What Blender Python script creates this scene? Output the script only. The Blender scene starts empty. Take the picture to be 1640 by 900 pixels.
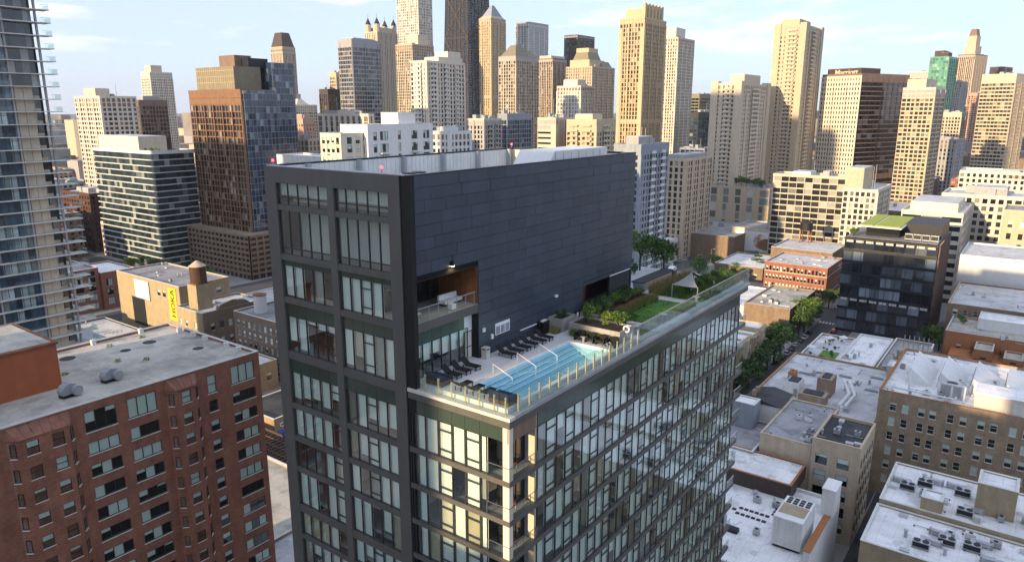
import bpy, math, random
from mathutils import Vector

# ------------------------------------------------------------------ camera, sky, sun, exposure
SC = bpy.context.scene
COL = SC.collection
rnd = random.Random(11)
R = math.radians

cam_d = bpy.data.cameras.new('camera')
cam_d.sensor_width = 36.0
cam_d.lens = 25.40
cam_d.clip_start = 0.5
cam_d.clip_end = 40000.0
cam = bpy.data.objects.new('camera', cam_d)
COL.objects.link(cam)
cam.location = (0, 0, 88)
cam.rotation_euler = (R(90 - 13.37), 0, R(36.34 - 90))
SC.camera = cam

SUN_EL, SUN_AZ = R(12.0), R(8.0)            # azimuth measured from -X towards +Y
sun_vec = Vector((-math.cos(SUN_EL) * math.cos(SUN_AZ), math.cos(SUN_EL) * math.sin(SUN_AZ), math.sin(SUN_EL)))
wd = bpy.data.worlds.new('World')
SC.world = wd
wd.use_nodes = True
nt = wd.node_tree
nt.nodes.clear()
sky = nt.nodes.new('ShaderNodeTexSky')
sky.sky_type = 'NISHITA'
sky.sun_disc = False
sky.sun_elevation = SUN_EL
sky.sun_rotation = math.atan2(sun_vec.x, sun_vec.y)
sky.altitude = 200
sky.air_density = 1.0
sky.dust_density = 0.4
sky.ozone_density = 4.0
# thin clouds over the whole sky dome, laid out on a flat layer overhead
tc = nt.nodes.new('ShaderNodeTexCoord')
sep = nt.nodes.new('ShaderNodeSeparateXYZ')
nt.links.new(tc.outputs['Generated'], sep.inputs[0])
mx = nt.nodes.new('ShaderNodeMath'); mx.operation = 'MAXIMUM'; mx.inputs[1].default_value = 0.02
nt.links.new(sep.outputs['Z'], mx.inputs[0])
ad = nt.nodes.new('ShaderNodeMath'); ad.operation = 'ADD'; ad.inputs[1].default_value = 0.10
nt.links.new(mx.outputs[0], ad.inputs[0])
dv = nt.nodes.new('ShaderNodeVectorMath'); dv.operation = 'SCALE'
iv = nt.nodes.new('ShaderNodeMath'); iv.operation = 'DIVIDE'; iv.inputs[0].default_value = 1.0
nt.links.new(ad.outputs[0], iv.inputs[1])
nt.links.new(tc.outputs['Generated'], dv.inputs[0])
nt.links.new(iv.outputs[0], dv.inputs['Scale'])
ns = nt.nodes.new('ShaderNodeTexNoise'); ns.inputs['Scale'].default_value = 1.15
ns.inputs['Detail'].default_value = 7.0; ns.inputs['Roughness'].default_value = 0.56
of = nt.nodes.new('ShaderNodeVectorMath'); of.operation = 'ADD'; of.inputs[1].default_value = (-9.1, -2.7, 0)
nt.links.new(dv.outputs[0], of.inputs[0])
nt.links.new(of.outputs[0], ns.inputs['Vector'])
cr = nt.nodes.new('ShaderNodeValToRGB')
cr.color_ramp.elements[0].position = 0.53; cr.color_ramp.elements[0].color = (0, 0, 0, 1)
cr.color_ramp.elements[1].position = 0.72; cr.color_ramp.elements[1].color = (1, 1, 1, 1)
nt.links.new(ns.outputs['Fac'], cr.inputs[0])
cm = nt.nodes.new('ShaderNodeMix'); cm.data_type = 'RGBA'
cm.inputs['B'].default_value = (2.35, 2.3, 2.3, 1)
fd = nt.nodes.new('ShaderNodeMapRange'); fd.inputs['From Min'].default_value = 0.035; fd.inputs['From Max'].default_value = 0.10
nt.links.new(sep.outputs['Z'], fd.inputs['Value'])          # low clouds dissolve into the haze near the horizon
cf = nt.nodes.new('ShaderNodeMath'); cf.operation = 'MULTIPLY'
nt.links.new(cr.outputs[0], cf.inputs[0]); nt.links.new(fd.outputs[0], cf.inputs[1]); nt.links.new(cf.outputs[0], cm.inputs['Factor'])
# an even veil of high thin cloud all round
vl = nt.nodes.new('ShaderNodeMix'); vl.data_type = 'RGBA'; vl.inputs['Factor'].default_value = 0.88
vl.inputs['B'].default_value = (1.24, 1.39, 1.80, 1)
nt.links.new(sky.outputs[0], vl.inputs['A'])
nt.links.new(vl.outputs['Result'], cm.inputs['A'])
bg = nt.nodes.new('ShaderNodeBackground'); bg.inputs['Strength'].default_value = 0.15
nt.links.new(cm.outputs['Result'], bg.inputs['Color'])
wo = nt.nodes.new('ShaderNodeOutputWorld')
nt.links.new(bg.outputs[0], wo.inputs['Surface'])

sun_d = bpy.data.lights.new('sun', 'SUN')
sun_d.energy = 2.1
sun_d.angle = R(0.6)
sun_d.color = (1.0, 0.74, 0.44)
sun = bpy.data.objects.new('sun', sun_d)
COL.objects.link(sun)
sun.location = (-200, 0, 300)
sun.rotation_euler = (-sun_vec).to_track_quat('-Z', 'Y').to_euler()

SC.view_settings.view_transform = 'Standard'
SC.view_settings.look = 'None'
SC.view_settings.exposure = 1.97
SC.view_settings.gamma = 1.0
SC.render.engine = 'CYCLES'
SC.cycles.max_bounces = 8
SC.cycles.diffuse_bounces = 3
SC.cycles.glossy_bounces = 4
SC.cycles.transparent_max_bounces = 16
SC.cycles.transmission_bounces = 4
SC.cycles.caustics_reflective = False
SC.cycles.caustics_refractive = False
SC.cycles.sample_clamp_indirect = 6.0
SC.cycles.use_denoising = True

# ------------------------------------------------------------------ materials
M = {}
def nodes_of(name):
    m = bpy.data.materials.new(name); m.use_nodes = True
    t = m.node_tree; b = t.nodes['Principled BSDF']
    M[name] = m
    return m, t, b
def N(t, kind, **kw):
    n = t.nodes.new('ShaderNode' + kind)
    for k, v in kw.items(): setattr(n, k, v)
    return n
def rgba(c): return (c[0], c[1], c[2], 1.0)
def noise(t, scale, detail=4, rough=.6, vec=None, coord='Object', stretch=None):
    n = N(t, 'TexNoise'); n.inputs['Scale'].default_value = scale
    n.inputs['Detail'].default_value = detail; n.inputs['Roughness'].default_value = rough
    c = N(t, 'TexCoord')
    if stretch:
        mp = N(t, 'Mapping'); mp.inputs['Scale'].default_value = stretch
        t.links.new(c.outputs[coord], mp.inputs['Vector']); t.links.new(mp.outputs[0], n.inputs['Vector'])
    else:
        t.links.new(c.outputs[coord], n.inputs['Vector'])
    return n
def ramp(t, src, p0, c0, p1, c1):
    r = N(t, 'ValToRGB'); e = r.color_ramp.elements
    e[0].position = p0; e[0].color = rgba(c0); e[1].position = p1; e[1].color = rgba(c1)
    t.links.new(src, r.inputs[0]); return r
def mixc(t, a, b, fac, mode='MIX'):
    m = N(t, 'Mix', data_type='RGBA', blend_type=mode)
    for sock, v in (('A', a), ('B', b), ('Factor', fac)):
        if hasattr(v, 'links') or hasattr(v, 'is_linked'): t.links.new(v, m.inputs[sock])
        else: m.inputs[sock].default_value = rgba(v) if isinstance(v, tuple) else v
    return m.outputs['Result']
def bumped(t, b, src, strength, dist=.05):
    n = N(t, 'Bump'); n.inputs['Strength'].default_value = strength; n.inputs['Distance'].default_value = dist
    t.links.new(src, n.inputs['Height']); t.links.new(n.outputs[0], b.inputs['Normal'])
def wall(name, col, rough=.8, var=.16, scale=.6, bump=0., spec=.3, streak=True, metal=0.):
    m, t, b = nodes_of(name)
    n1 = noise(t, scale, 6, .65)
    lo = tuple(max(0, c * (1 - var)) for c in col); hi = tuple(min(1, c * (1 + var)) for c in col)
    c = ramp(t, n1.outputs['Fac'], .3, lo, .7, hi).outputs[0]
    if streak:
        n2 = noise(t, 1.1, 3, .6, stretch=(1, 1, .06))
        f = ramp(t, n2.outputs['Fac'], .45, (1 - var * .9,) * 3, .62, (1, 1, 1)).outputs[0]
        c = mixc(t, c, f, 1.0, 'MULTIPLY')
    t.links.new(c, b.inputs['Base Color'])
    b.inputs['Roughness'].default_value = rough; b.inputs['Specular IOR Level'].default_value = spec
    b.inputs['Metallic'].default_value = metal
    if bump: bumped(t, b, noise(t, scale * 14, 4).outputs['Fac'], bump)
    return m
def brick(name, c1, c2, mortar, sc=1.0, var=.2):
    m, t, b = nodes_of(name)
    tcn = N(t, 'TexCoord'); mp = N(t, 'Mapping'); mp.inputs['Rotation'].default_value = (R(90), 0, 0)
    # fold the two wall directions into one running direction
    sx = N(t, 'SeparateXYZ'); t.links.new(tcn.outputs['Object'], sx.inputs[0])
    a = N(t, 'Math', operation='ADD'); t.links.new(sx.outputs['X'], a.inputs[0]); t.links.new(sx.outputs['Y'], a.inputs[1])
    cb = N(t, 'CombineXYZ'); t.links.new(a.outputs[0], cb.inputs['X']); t.links.new(sx.outputs['Z'], cb.inputs['Y'])
    bt = N(t, 'TexBrick'); bt.inputs['Scale'].default_value = sc
    bt.inputs['Color1'].default_value = rgba(c1); bt.inputs['Color2'].default_value = rgba(c2); bt.inputs['Mortar'].default_value = rgba(mortar)
    bt.inputs['Brick Width'].default_value = .42; bt.inputs['Row Height'].default_value = .16; bt.inputs['Mortar Size'].default_value = .012
    t.links.new(cb.outputs[0], bt.inputs['Vector'])
    n1 = noise(t, .35, 6, .7); f = ramp(t, n1.outputs['Fac'], .3, (1 - var,) * 3, .72, (1 + var * .4,) * 3)
    n2 = noise(t, .8, 3, .6, stretch=(1, 1, .25)); f2 = ramp(t, n2.outputs['Fac'], .36, (1 - var * .7,) * 3, .62, (1, 1, 1))
    c = mixc(t, bt.outputs['Color'], f.outputs[0], 1.0, 'MULTIPLY'); c = mixc(t, c, f2.outputs[0], 1.0, 'MULTIPLY')
    t.links.new(c, b.inputs['Base Color']); b.inputs['Roughness'].default_value = .88; b.inputs['Specular IOR Level'].default_value = .2
    bumped(t, b, bt.outputs['Fac'], -.25, .02)
    return m
def plain(name, col, rough=.5, metal=0., spec=.5, emit=None, es=0.):
    m, t, b = nodes_of(name)
    b.inputs['Base Color'].default_value = rgba(col); b.inputs['Roughness'].default_value = rough
    b.inputs['Metallic'].default_value = metal; b.inputs['Specular IOR Level'].default_value = spec
    if emit: b.inputs['Emission Color'].default_value = rgba(emit); b.inputs['Emission Strength'].default_value = es
    return m
def facade_glass(name, base, blind=(.5, .5, .46), p=.3, rough=.06, wob=.02, ior=1.7, metal=0.):
    """Window glass: every cell of the UV grid is one pane with its own tilt and its own blind or dark room."""
    m, t, b = nodes_of(name)
    uv = N(t, 'UVMap'); fl = N(t, 'VectorMath', operation='FLOOR'); t.links.new(uv.outputs[0], fl.inputs[0])
    oi = N(t, 'ObjectInfo'); ad = N(t, 'VectorMath', operation='ADD'); t.links.new(fl.outputs[0], ad.inputs[0])
    cb = N(t, 'CombineXYZ'); mu = N(t, 'Math', operation='MULTIPLY'); mu.inputs[1].default_value = 97.0
    t.links.new(oi.outputs['Random'], mu.inputs[0]); t.links.new(mu.outputs[0], cb.inputs['Z']); t.links.new(cb.outputs[0], ad.inputs[1])
    wn = N(t, 'TexWhiteNoise', noise_dimensions='3D'); t.links.new(ad.outputs[0], wn.inputs['Vector'])
    r = N(t, 'ValToRGB'); r.color_ramp.interpolation = 'CONSTANT'; e = r.color_ramp.elements
    e[0].position = 0; e[0].color = rgba(base); e[1].position = 1 - p; e[1].color = rgba(tuple(x * .45 for x in blind))
    k = e.new(1 - p * .55); k.color = rgba(tuple(x * .8 for x in blind))
    k = e.new(1 - p * .2); k.color = rgba(blind)
    k = e.new((1 - p) * .45); k.color = rgba(tuple(x * 1.9 + .004 for x in base))
    t.links.new(wn.outputs['Value'], r.inputs[0]); t.links.new(r.outputs[0], b.inputs['Base Color'])
    g = N(t, 'NewGeometry'); s = N(t, 'VectorMath', operation='SUBTRACT'); s.inputs[1].default_value = (.5, .5, .5)
    t.links.new(wn.outputs['Color'], s.inputs[0]); sc = N(t, 'VectorMath', operation='SCALE'); sc.inputs['Scale'].default_value = wob
    t.links.new(s.outputs[0], sc.inputs[0]); a2 = N(t, 'VectorMath', operation='ADD')
    t.links.new(g.outputs['Normal'], a2.inputs[0]); t.links.new(sc.outputs[0], a2.inputs[1])
    nn = N(t, 'VectorMath', operation='NORMALIZE'); t.links.new(a2.outputs[0], nn.inputs[0]); t.links.new(nn.outputs[0], b.inputs['Normal'])
    b.inputs['Roughness'].default_value = rough; b.inputs['IOR'].default_value = ior; b.inputs['Specular IOR Level'].default_value = .5
    b.inputs['Metallic'].default_value = metal
    return m
def clear_glass(name, tint, base_refl=.10, edge=.75, wob=0.):
    m = bpy.data.materials.new(name); m.use_nodes = True; M[name] = m
    t = m.node_tree; t.nodes.clear()
    o = N(t, 'OutputMaterial'); mx_ = N(t, 'MixShader'); tr = N(t, 'BsdfTransparent'); gl = N(t, 'BsdfGlossy')
    tr.inputs[0].default_value = rgba(tint); gl.inputs['Roughness'].default_value = .015; gl.inputs['Color'].default_value = (.92, .96, .97, 1)
    lw = N(t, 'LayerWeight'); lw.inputs['Blend'].default_value = .5
    pw = N(t, 'Math', operation='POWER'); pw.inputs[1].default_value = 2.3; t.links.new(lw.outputs['Facing'], pw.inputs[0])
    ma = N(t, 'Math', operation='MULTIPLY_ADD'); ma.inputs[1].default_value = edge; ma.inputs[2].default_value = base_refl
    t.links.new(pw.outputs[0], ma.inputs[0]); t.links.new(ma.outputs[0], mx_.inputs[0])
    if wob:
        n = noise(t, .7, 2, .5); bp = N(t, 'Bump'); bp.inputs['Strength'].default_value = wob; bp.inputs['Distance'].default_value = .02
        t.links.new(n.outputs['Fac'], bp.inputs['Height']); t.links.new(bp.outputs[0], gl.inputs['Normal'])
    t.links.new(tr.outputs[0], mx_.inputs[1]); t.links.new(gl.outputs[0], mx_.inputs[2]); t.links.new(mx_.outputs[0], o.inputs[0])
    return m
def roofmat(name, col, dirt, amt=.5, scale=.12, rough=.9):
    m, t, b = nodes_of(name)
    n1 = noise(t, scale, 8, .68); n2 = noise(t, 2.3, 5, .7); n3 = noise(t, .5, 2, .5, stretch=(1, .05, 1))
    f = ramp(t, n1.outputs['Fac'], .44, (0, 0, 0), .66, (amt,) * 3)
    c = mixc(t, col, dirt, f.outputs[0])
    g = ramp(t, n2.outputs['Fac'], .3, (.86,) * 3, .65, (1.04,) * 3); c = mixc(t, c, g.outputs[0], 1.0, 'MULTIPLY')
    g = ramp(t, n3.outputs['Fac'], .48, (1,) * 3, .6, (.93,) * 3); c = mixc(t, c, g.outputs[0], 1.0, 'MULTIPLY')
    bt = N(t, 'TexBrick'); bt.inputs['Scale'].default_value = 1.0; bt.inputs['Brick Width'].default_value = 9.0; bt.inputs['Row Height'].default_value = 2.4; bt.inputs['Mortar Size'].default_value = .035
    bt.inputs['Color1'].default_value = (1, 1, 1, 1); bt.inputs['Color2'].default_value = (.95, .95, .95, 1); bt.inputs['Mortar'].default_value = (.74, .74, .74, 1)
    tcn = N(t, 'TexCoord'); t.links.new(tcn.outputs['Object'], bt.inputs['Vector']); c = mixc(t, c, bt.outputs['Color'], 1.0, 'MULTIPLY')
    n4 = noise(t, .33, 2, .4); g = ramp(t, n4.outputs['Fac'], .60, (1,) * 3, .63, (.80,) * 3); c = mixc(t, c, g.outputs[0], 1.0, 'MULTIPLY')
    t.links.new(c, b.inputs['Base Color']); b.inputs['Roughness'].default_value = rough; b.inputs['Specular IOR Level'].default_value = .25
    bumped(t, b, n2.outputs['Fac'], .15, .02)
    return m
def leafmat(name, a, b_):
    m, t, b = nodes_of(name)
    oi = N(t, 'ObjectInfo'); n1 = noise(t, 1.1, 3, .6)
    c = ramp(t, n1.outputs['Fac'], .3, a, .7, b_)
    t.links.new(c.outputs[0], b.inputs['Base Color']); b.inputs['Roughness'].default_value = .6; b.inputs['Specular IOR Level'].default_value = .25
    b.inputs['Subsurface Weight'].default_value = 0.0
    return m

wall('frame_dark', (.105, .101, .090), .45, .10, .35, spec=.4)
wall('panel_blue', (.048, .064, .088), .36, .16, .5, spec=.5)
wall('panel_blue_b', (.043, .057, .079), .38, .16, .5, spec=.5)
wall('panel_blue_c', (.053, .070, .095), .34, .16, .5, spec=.5)
wall('black_metal', (.012, .012, .013), .45, .1, .6)
wall('joint_dark', (.008, .008, .009), .9, .1)
wall('concrete', (.36, .345, .31), .85, .14, .7, bump=.15)
wall('concrete_lt', (.52, .50, .45), .85, .10, .5, bump=.1)
wall('pale_ledge', (.62, .58, .50), .8, .08)
wall('deck_paver', (.56, .56, .56), .85, .07, .9, streak=False)
wall('interior', (.72, .70, .64), .9, .05)
wall('slab_grey', (.30, .30, .28), .8, .1)
wall('blind', (.84, .86, .81), .9, .03, .4, streak=False)
wall('wood_clad', (.26, .105, .04), .55, .3, 1.6)
wall('white_paint', (.74, .74, .72), .7, .07)
wall('white_trim', (.66, .66, .62), .8, .10)
wall('cream', (.58, .49, .37), .85, .10)
wall('cream_lt', (.66, .59, .48), .85, .08)
wall('tan_stone', (.53, .43, .31), .85, .12)
wall('sand', (.52, .42, .29), .85, .1)
wall('gold_stone', (.54, .42, .26), .8, .1)
wall('pinkish', (.50, .30, .22), .85, .12)
wall('brown_stone', (.22, .15, .11), .8, .15)
wall('grey_stone', (.36, .35, .34), .85, .12)
wall('bluegrey', (.28, .31, .35), .8, .12)
wall('dark_brown', (.075, .055, .045), .7, .15)
wall('near_black', (.018, .019, .022), .5, .15)
wall('copper_metal', (.23, .125, .065), .5, .15)
wall('olive_metal', (.23, .20, .13), .55, .12)
wall('green_glassy', (.10, .30, .19), .3, .1)
wall('orange_wall', (.38, .115, .045), .75, .1)
wall('bay_metal', (.30, .13, .085), .6, .22, 1.4)
wall('grey_metal', (.33, .34, .35), .5, .12, 1.0)
wall('galv', (.46, .47, .48), .4, .12, 1.2, metal=.35)
wall('rust', (.24, .10, .05), .8, .25)
wall('asphalt', (.085, .085, .088), .9, .18, .12, streak=False)
wall('pavement', (.27, .26, .25), .9, .12, .25, streak=False)
wall('road_paint', (.62, .62, .60), .8, .1, streak=False)
wall('yellow_paint', (.75, .52, .03), .7, .04)
wall('soil', (.045, .032, .022), .95, .3, 2., streak=False)
wall('mulch_red', (.16, .035, .02), .95, .4, 3., streak=False)
wall('blue_awning', (.02, .09, .42), .7, .08)
wall('screen_grey', (.035, .037, .04), .8, .08)
wall('navy_fabric', (.012, .022, .05), .9, .2)
wall('black_wicker', (.012, .012, .012), .75, .3, 3.)
wall('grey_fabric', (.30, .30, .29), .9, .1)
wall('bark', (.06, .042, .03), .9, .3, 3.)
wall('tank_wood', (.10, .055, .03), .85, .25, 1.)
wall('plaster_white', (.70, .69, .66), .85, .06)
wall('far_mass', (.25, .22, .20), .9, .3, .02, streak=False)
brick('brick_red', (.38, .148, .088), (.30, .108, .062), (.38, .26, .20), 1.0, .30)
brick('brick_pink', (.36, .13, .085), (.28, .10, .065), (.34, .22, .17), 1.0)
brick('brick_tan', (.42, .31, .20), (.32, .23, .145), (.42, .34, .26), 1.0, .28)
brick('brick_brown', (.28, .195, .13), (.21, .145, .095), (.31, .25, .19), 1.0, .25)
brick('brick_orange', (.42, .165, .065), (.36, .14, .055), (.40, .24, .14), 1.0, .12)
brick('brick_dark', (.105, .045, .035), (.08, .035, .028), (.13, .09, .07), 1.0)
brick('brick_yellow', (.42, .33, .20), (.36, .28, .165), (.40, .34, .25), 1.0, .2)
plain('mullion', (.030, .032, .033), .35)
plain('steel', (.62, .60, .56), .22, .9)
plain('brass_post', (.78, .66, .44), .32, .55)
plain('chrome', (.75, .75, .75), .15, 1.0)
plain('black_rubber', (.012, .012, .012), .8)
plain('red_lamp', (.5, .01, .01), .4, emit=(1, .03, .05), es=3)
plain('warm_lamp', (.9, .7, .35), .4, emit=(1, .72, .30), es=26)
plain('car_red', (.26, .012, .016), .25); plain('car_dark', (.02, .022, .026), .25); plain('car_silver', (.42, .43, .45), .3, .3); plain('car_white', (.7, .7, .7), .3)
plain('car_glass', (.015, .018, .02), .08, spec=.8)
plain('poster_white', (.72, .70, .67), .6); plain('purple', (.22, .03, .42), .6); plain('white_plastic', (.78, .78, .77), .45)
facade_glass('gl_dark', (.010, .012, .015), (.30, .29, .26), .13)
facade_glass('gl_blue', (.008, .020, .042), (.22, .27, .30), .14)
facade_glass('gl_teal', (.016, .026, .028), (.36, .37, .34), .24)
facade_glass('gl_brown', (.022, .017, .014), (.22, .17, .13), .20)
facade_glass('gl_black', (.006, .007, .009), (.12, .12, .13), .12, wob=.012)
facade_glass('gl_warm', (.035, .026, .016), (.42, .33, .21), .24)
facade_glass('gl_green', (.05, .15, .10), (.25, .45, .33), .35)
facade_glass('gl_band', (.014, .024, .028), (.30, .32, .30), .10, wob=.035)
facade_glass('gl_office', (.012, .015, .020), (.22, .26, .30), .36, wob=.05)
facade_glass('gl_pale', (.10, .115, .12), (.50, .50, .47), .45)
facade_glass('gl_shut', (.014, .015, .017), (.40, .38, .33), .22, rough=.12)
facade_glass('gl_tower', (.020, .040, .062), (.44, .52, .52), .36, wob=.06)
clear_glass('pane', (.88, .97, .925), .13, .80, wob=.05)
clear_glass('pane_fence', (.92, .97, .95), .03, .35)
m_, t_, b_ = nodes_of('spandrel_green')
b_.inputs['Base Color'].default_value = (.040, .062, .045, 1); b_.inputs['Roughness'].default_value = .12
roofmat('roof_white', (.86, .86, .85), (.48, .47, .44), .5)
roofmat('roof_lgrey', (.62, .625, .63), (.34, .34, .33), .6)
roofmat('roof_grey', (.36, .36, .365), (.18, .18, .18), .7)
roofmat('roof_conc', (.54, .51, .44), (.22, .205, .18), .8, .09)
roofmat('roof_dark', (.055, .056, .06), (.12, .12, .12), .5)
leafmat('leaf_dark', (.03, .07, .02), (.08, .145, .038))
leafmat('leaf_mid', (.045, .10, .018), (.12, .20, .04))
leafmat('leaf_light', (.08, .15, .022), (.21, .29, .055))
leafmat('leaf_straw', (.22, .17, .07), (.36, .26, .13))
leafmat('grass_green', (.055, .15, .018), (.11, .25, .035))
leafmat('sedum', (.24, .30, .03), (.40, .44, .06))
# pool tiles seen through clear water
m_, t_, b_ = nodes_of('pool_tile')
b_.inputs['Base Color'].default_value = (.50, .77, .85, 1); b_.inputs['Roughness'].default_value = .5
m_ = clear_glass('water', (.86, .96, .98), .035, .55)
t_ = m_.node_tree; gl_ = [n for n in t_.nodes if n.type == 'BSDF_GLOSSY'][0]
nz_ = noise(t_, 2.2, 3, .5); bp_ = N(t_, 'Bump'); bp_.inputs['Strength'].default_value = .12; bp_.inputs['Distance'].default_value = .05
t_.links.new(nz_.outputs['Fac'], bp_.inputs['Height']); t_.links.new(bp_.outputs[0], gl_.inputs['Normal'])
# photographic advert: soft warm and dark shapes only
m_, t_, b_ = nodes_of('advert')
nz_ = noise(t_, .16, 3, .5); c_ = ramp(t_, nz_.outputs['Fac'], .42, (.74, .66, .55), .60, (.30, .16, .09))
t_.links.new(c_.outputs[0], b_.inputs['Base Color']); b_.inputs['Roughness'].default_value = .6

# ------------------------------------------------------------------ lettering, turned into meshes while the scene is still empty
TXT = {}
def _letter(s, size, ext, bold, align):
    c = bpy.data.curves.new('lettering', 'FONT'); c.body = s; c.size = size; c.extrude = ext; c.offset = bold; c.align_x = align
    o = bpy.data.objects.new('lettering', c); COL.objects.link(o); dg = bpy.context.evaluated_depsgraph_get()
    TXT[s] = bpy.data.meshes.new_from_object(o.evaluated_get(dg)); bpy.data.objects.remove(o); bpy.data.curves.remove(c)
for a_ in (('Marriott', 5.6, .15, .07, 'CENTER'), ('COURTYARD', 2.6, .15, .03, 'CENTER'), ('HOKA', 3.9, .02, .05, 'LEFT'), ('CHASE', 1.7, .06, .03, 'CENTER'), ('Gino', 1.3, .02, .02, 'CENTER')): _letter(*a_)
def lettering(s, mat, parent, loc, rot):
    me = TXT[s]; me.materials.clear(); me.materials.append(M[mat]); o = bpy.data.objects.new('lettering', me); COL.objects.link(o)
    o.parent = parent; o.location = loc; o.rotation_euler = rot; return o

# ------------------------------------------------------------------ mesh helpers
KID = {}
class MB:
    def __init__(s): s.v = []; s.f = []; s.m = []; s.uv = None
    def add(s, vs, fs, m=0):
        k = len(s.v); s.v.extend(vs)
        for q in fs: s.f.append(tuple(i + k for i in q)); s.m.append(m)
        return s
    def box(s, x0, x1, y0, y1, z0, z1, m=0):
        if x1 < x0: x0, x1 = x1, x0
        if y1 < y0: y0, y1 = y1, y0
        return s.add([(x0, y0, z0), (x1, y0, z0), (x1, y1, z0), (x0, y1, z0), (x0, y0, z1), (x1, y0, z1), (x1, y1, z1), (x0, y1, z1)],
                     [(0, 3, 2, 1), (4, 5, 6, 7), (0, 1, 5, 4), (1, 2, 6, 5), (2, 3, 7, 6), (3, 0, 4, 7)], m)
    def frust(s, x0, x1, y0, y1, z0, z1, ix, iy, m=0):
        return s.add([(x0, y0, z0), (x1, y0, z0), (x1, y1, z0), (x0, y1, z0), (x0 + ix, y0 + iy, z1), (x1 - ix, y0 + iy, z1), (x1 - ix, y1 - iy, z1), (x0 + ix, y1 - iy, z1)],
                     [(0, 3, 2, 1), (4, 5, 6, 7), (0, 1, 5, 4), (1, 2, 6, 5), (2, 3, 7, 6), (3, 0, 4, 7)], m)
    def cyl(s, cx, cy, z0, z1, r0, r1=None, n=12, m=0):
        r1 = r0 if r1 is None else r1
        a = [(math.cos(2 * math.pi * i / n), math.sin(2 * math.pi * i / n)) for i in range(n)]
        vs = [(cx + r0 * c, cy + r0 * q, z0) for c, q in a] + [(cx + r1 * c, cy + r1 * q, z1) for c, q in a]
        fs = [(i, (i + 1) % n, n + (i + 1) % n, n + i) for i in range(n)] + [tuple(range(n - 1, -1, -1)), tuple(range(n, 2 * n))]
        return s.add(vs, fs, m)
    def tube(s, p0, p1, r, n=6, m=0, r1=None):
        p0 = Vector(p0); p1 = Vector(p1); d = (p1 - p0)
        if d.length < 1e-6: return s
        d.normalize(); a = d.orthogonal().normalized(); b = d.cross(a); r1 = r if r1 is None else r1
        vs = []
        for p, rr in ((p0, r), (p1, r1)):
            for i in range(n):
                t = 2 * math.pi * i / n; q = p + a * (rr * math.cos(t)) + b * (rr * math.sin(t)); vs.append(tuple(q))
        fs = [(i, (i + 1) % n, n + (i + 1) % n, n + i) for i in range(n)] + [tuple(range(n - 1, -1, -1)), tuple(range(n, 2 * n))]
        return s.add(vs, fs, m)
    def prism(s, poly, y0, y1, m=0):          # poly in XZ, extruded along Y
        n = len(poly); vs = [(x, y0, z) for x, z in poly] + [(x, y1, z) for x, z in poly]
        return s.add(vs, [(i, (i + 1) % n, n + (i + 1) % n, n + i) for i in range(n)] + [tuple(range(n - 1, -1, -1)), tuple(range(n, 2 * n))], m)
    def mesh(s, name, mats, off=(0, 0, 0), smooth=False):
        me = bpy.data.meshes.new(name)
        v = s.v if off == (0, 0, 0) else [(x - off[0], y - off[1], z - off[2]) for x, y, z in s.v]
        me.from_pydata(v, [], s.f)
        for q in ([mats] if isinstance(mats, str) else mats): me.materials.append(M[q])
        if any(s.m): me.polygons.foreach_set('material_index', s.m)
        if smooth: me.polygons.foreach_set('use_smooth', [True] * len(s.f))
        me.update(); return me
    def build(s, name, mats, parent=None, local=False, smooth=False, stuff=False, label=None):
        """vertices in world axes; a parented part is stored relative to its thing (local=True: already relative)"""
        off = (0, 0, 0)
        if parent is not None and not local:
            p = parent; off = Vector((0, 0, 0))
            while p is not None: off = off + p.location; p = p.parent
            off = tuple(off)
        o = bpy.data.objects.new(name, s.mesh(name, mats, off, smooth)); COL.objects.link(o)
        if parent is not None: o.parent = parent; KID.setdefault(parent.name, []).append(o)
        if stuff: o['kind'] = 'stuff'
        if label: o['label'] = label
        return o
def B(x0, x1, y0, y1, z0, z1): return MB().box(x0, x1, y0, y1, z0, z1)
def tag(o, label, cat, group=None):
    o['label'] = label; o['category'] = cat
    if group: o['group'] = group
    return o
def thing(name, label, cat, loc=(0, 0, 0), rz=0., group=None):
    o = bpy.data.objects.new(name, None); COL.objects.link(o); o.empty_display_size = .5
    o.location = loc; o.rotation_euler = (0, 0, rz)
    return tag(o, label, cat, group)
def inst(name, me, parent, loc, rz=0., world=True):
    o = bpy.data.objects.new(name, me); COL.objects.link(o)
    if parent is not None:
        o.parent = parent; KID.setdefault(parent.name, []).append(o)
        if world: loc = (loc[0] - parent.location.x, loc[1] - parent.location.y, loc[2] - parent.location.z)
    o.location = loc; o.rotation_euler = (0, 0, rz); return o
def copy_thing(o, loc, rz=0., label=None, group=None, scale=None):
    def rec(src, par):
        c = src.copy(); COL.objects.link(c); c.parent = par
        for ch in KID.get(src.name, []): rec(ch, c)
        return c
    c = rec(o, None); c.location = loc; c.rotation_euler = (0, 0, rz)
    if scale: c.scale = scale if isinstance(scale, tuple) else (scale,) * 3
    if label: c['label'] = label
    if group: c['group'] = group
    return c
def structure(o): o['kind'] = 'structure'; return o
def uvbox(name, mat, x0, x1, y0, y1, z0, z1, bx, by, fl, parent, local=True):
    """glass body of a tower; its UV grid counts bays across and floors up"""
    mb = B(x0, x1, y0, y1, z0, z1); o = mb.build(name, mat, parent, local=local); me = o.data
    uvl = me.uv_layers.new(name='UVMap')
    for p in me.polygons:
        nx, ny, nz = p.normal
        for li in p.loop_indices:
            x, y, z = me.vertices[me.loops[li].vertex_index].co
            u = (y - y0) / by + (40 if nx > 0 else 20) if abs(nx) > .5 else (x - x0) / bx + (80 if ny > 0 else 0)
            uvl.data[li].uv = (u, (z - z0) / fl if abs(nz) < .5 else 0)
    return o

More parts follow.
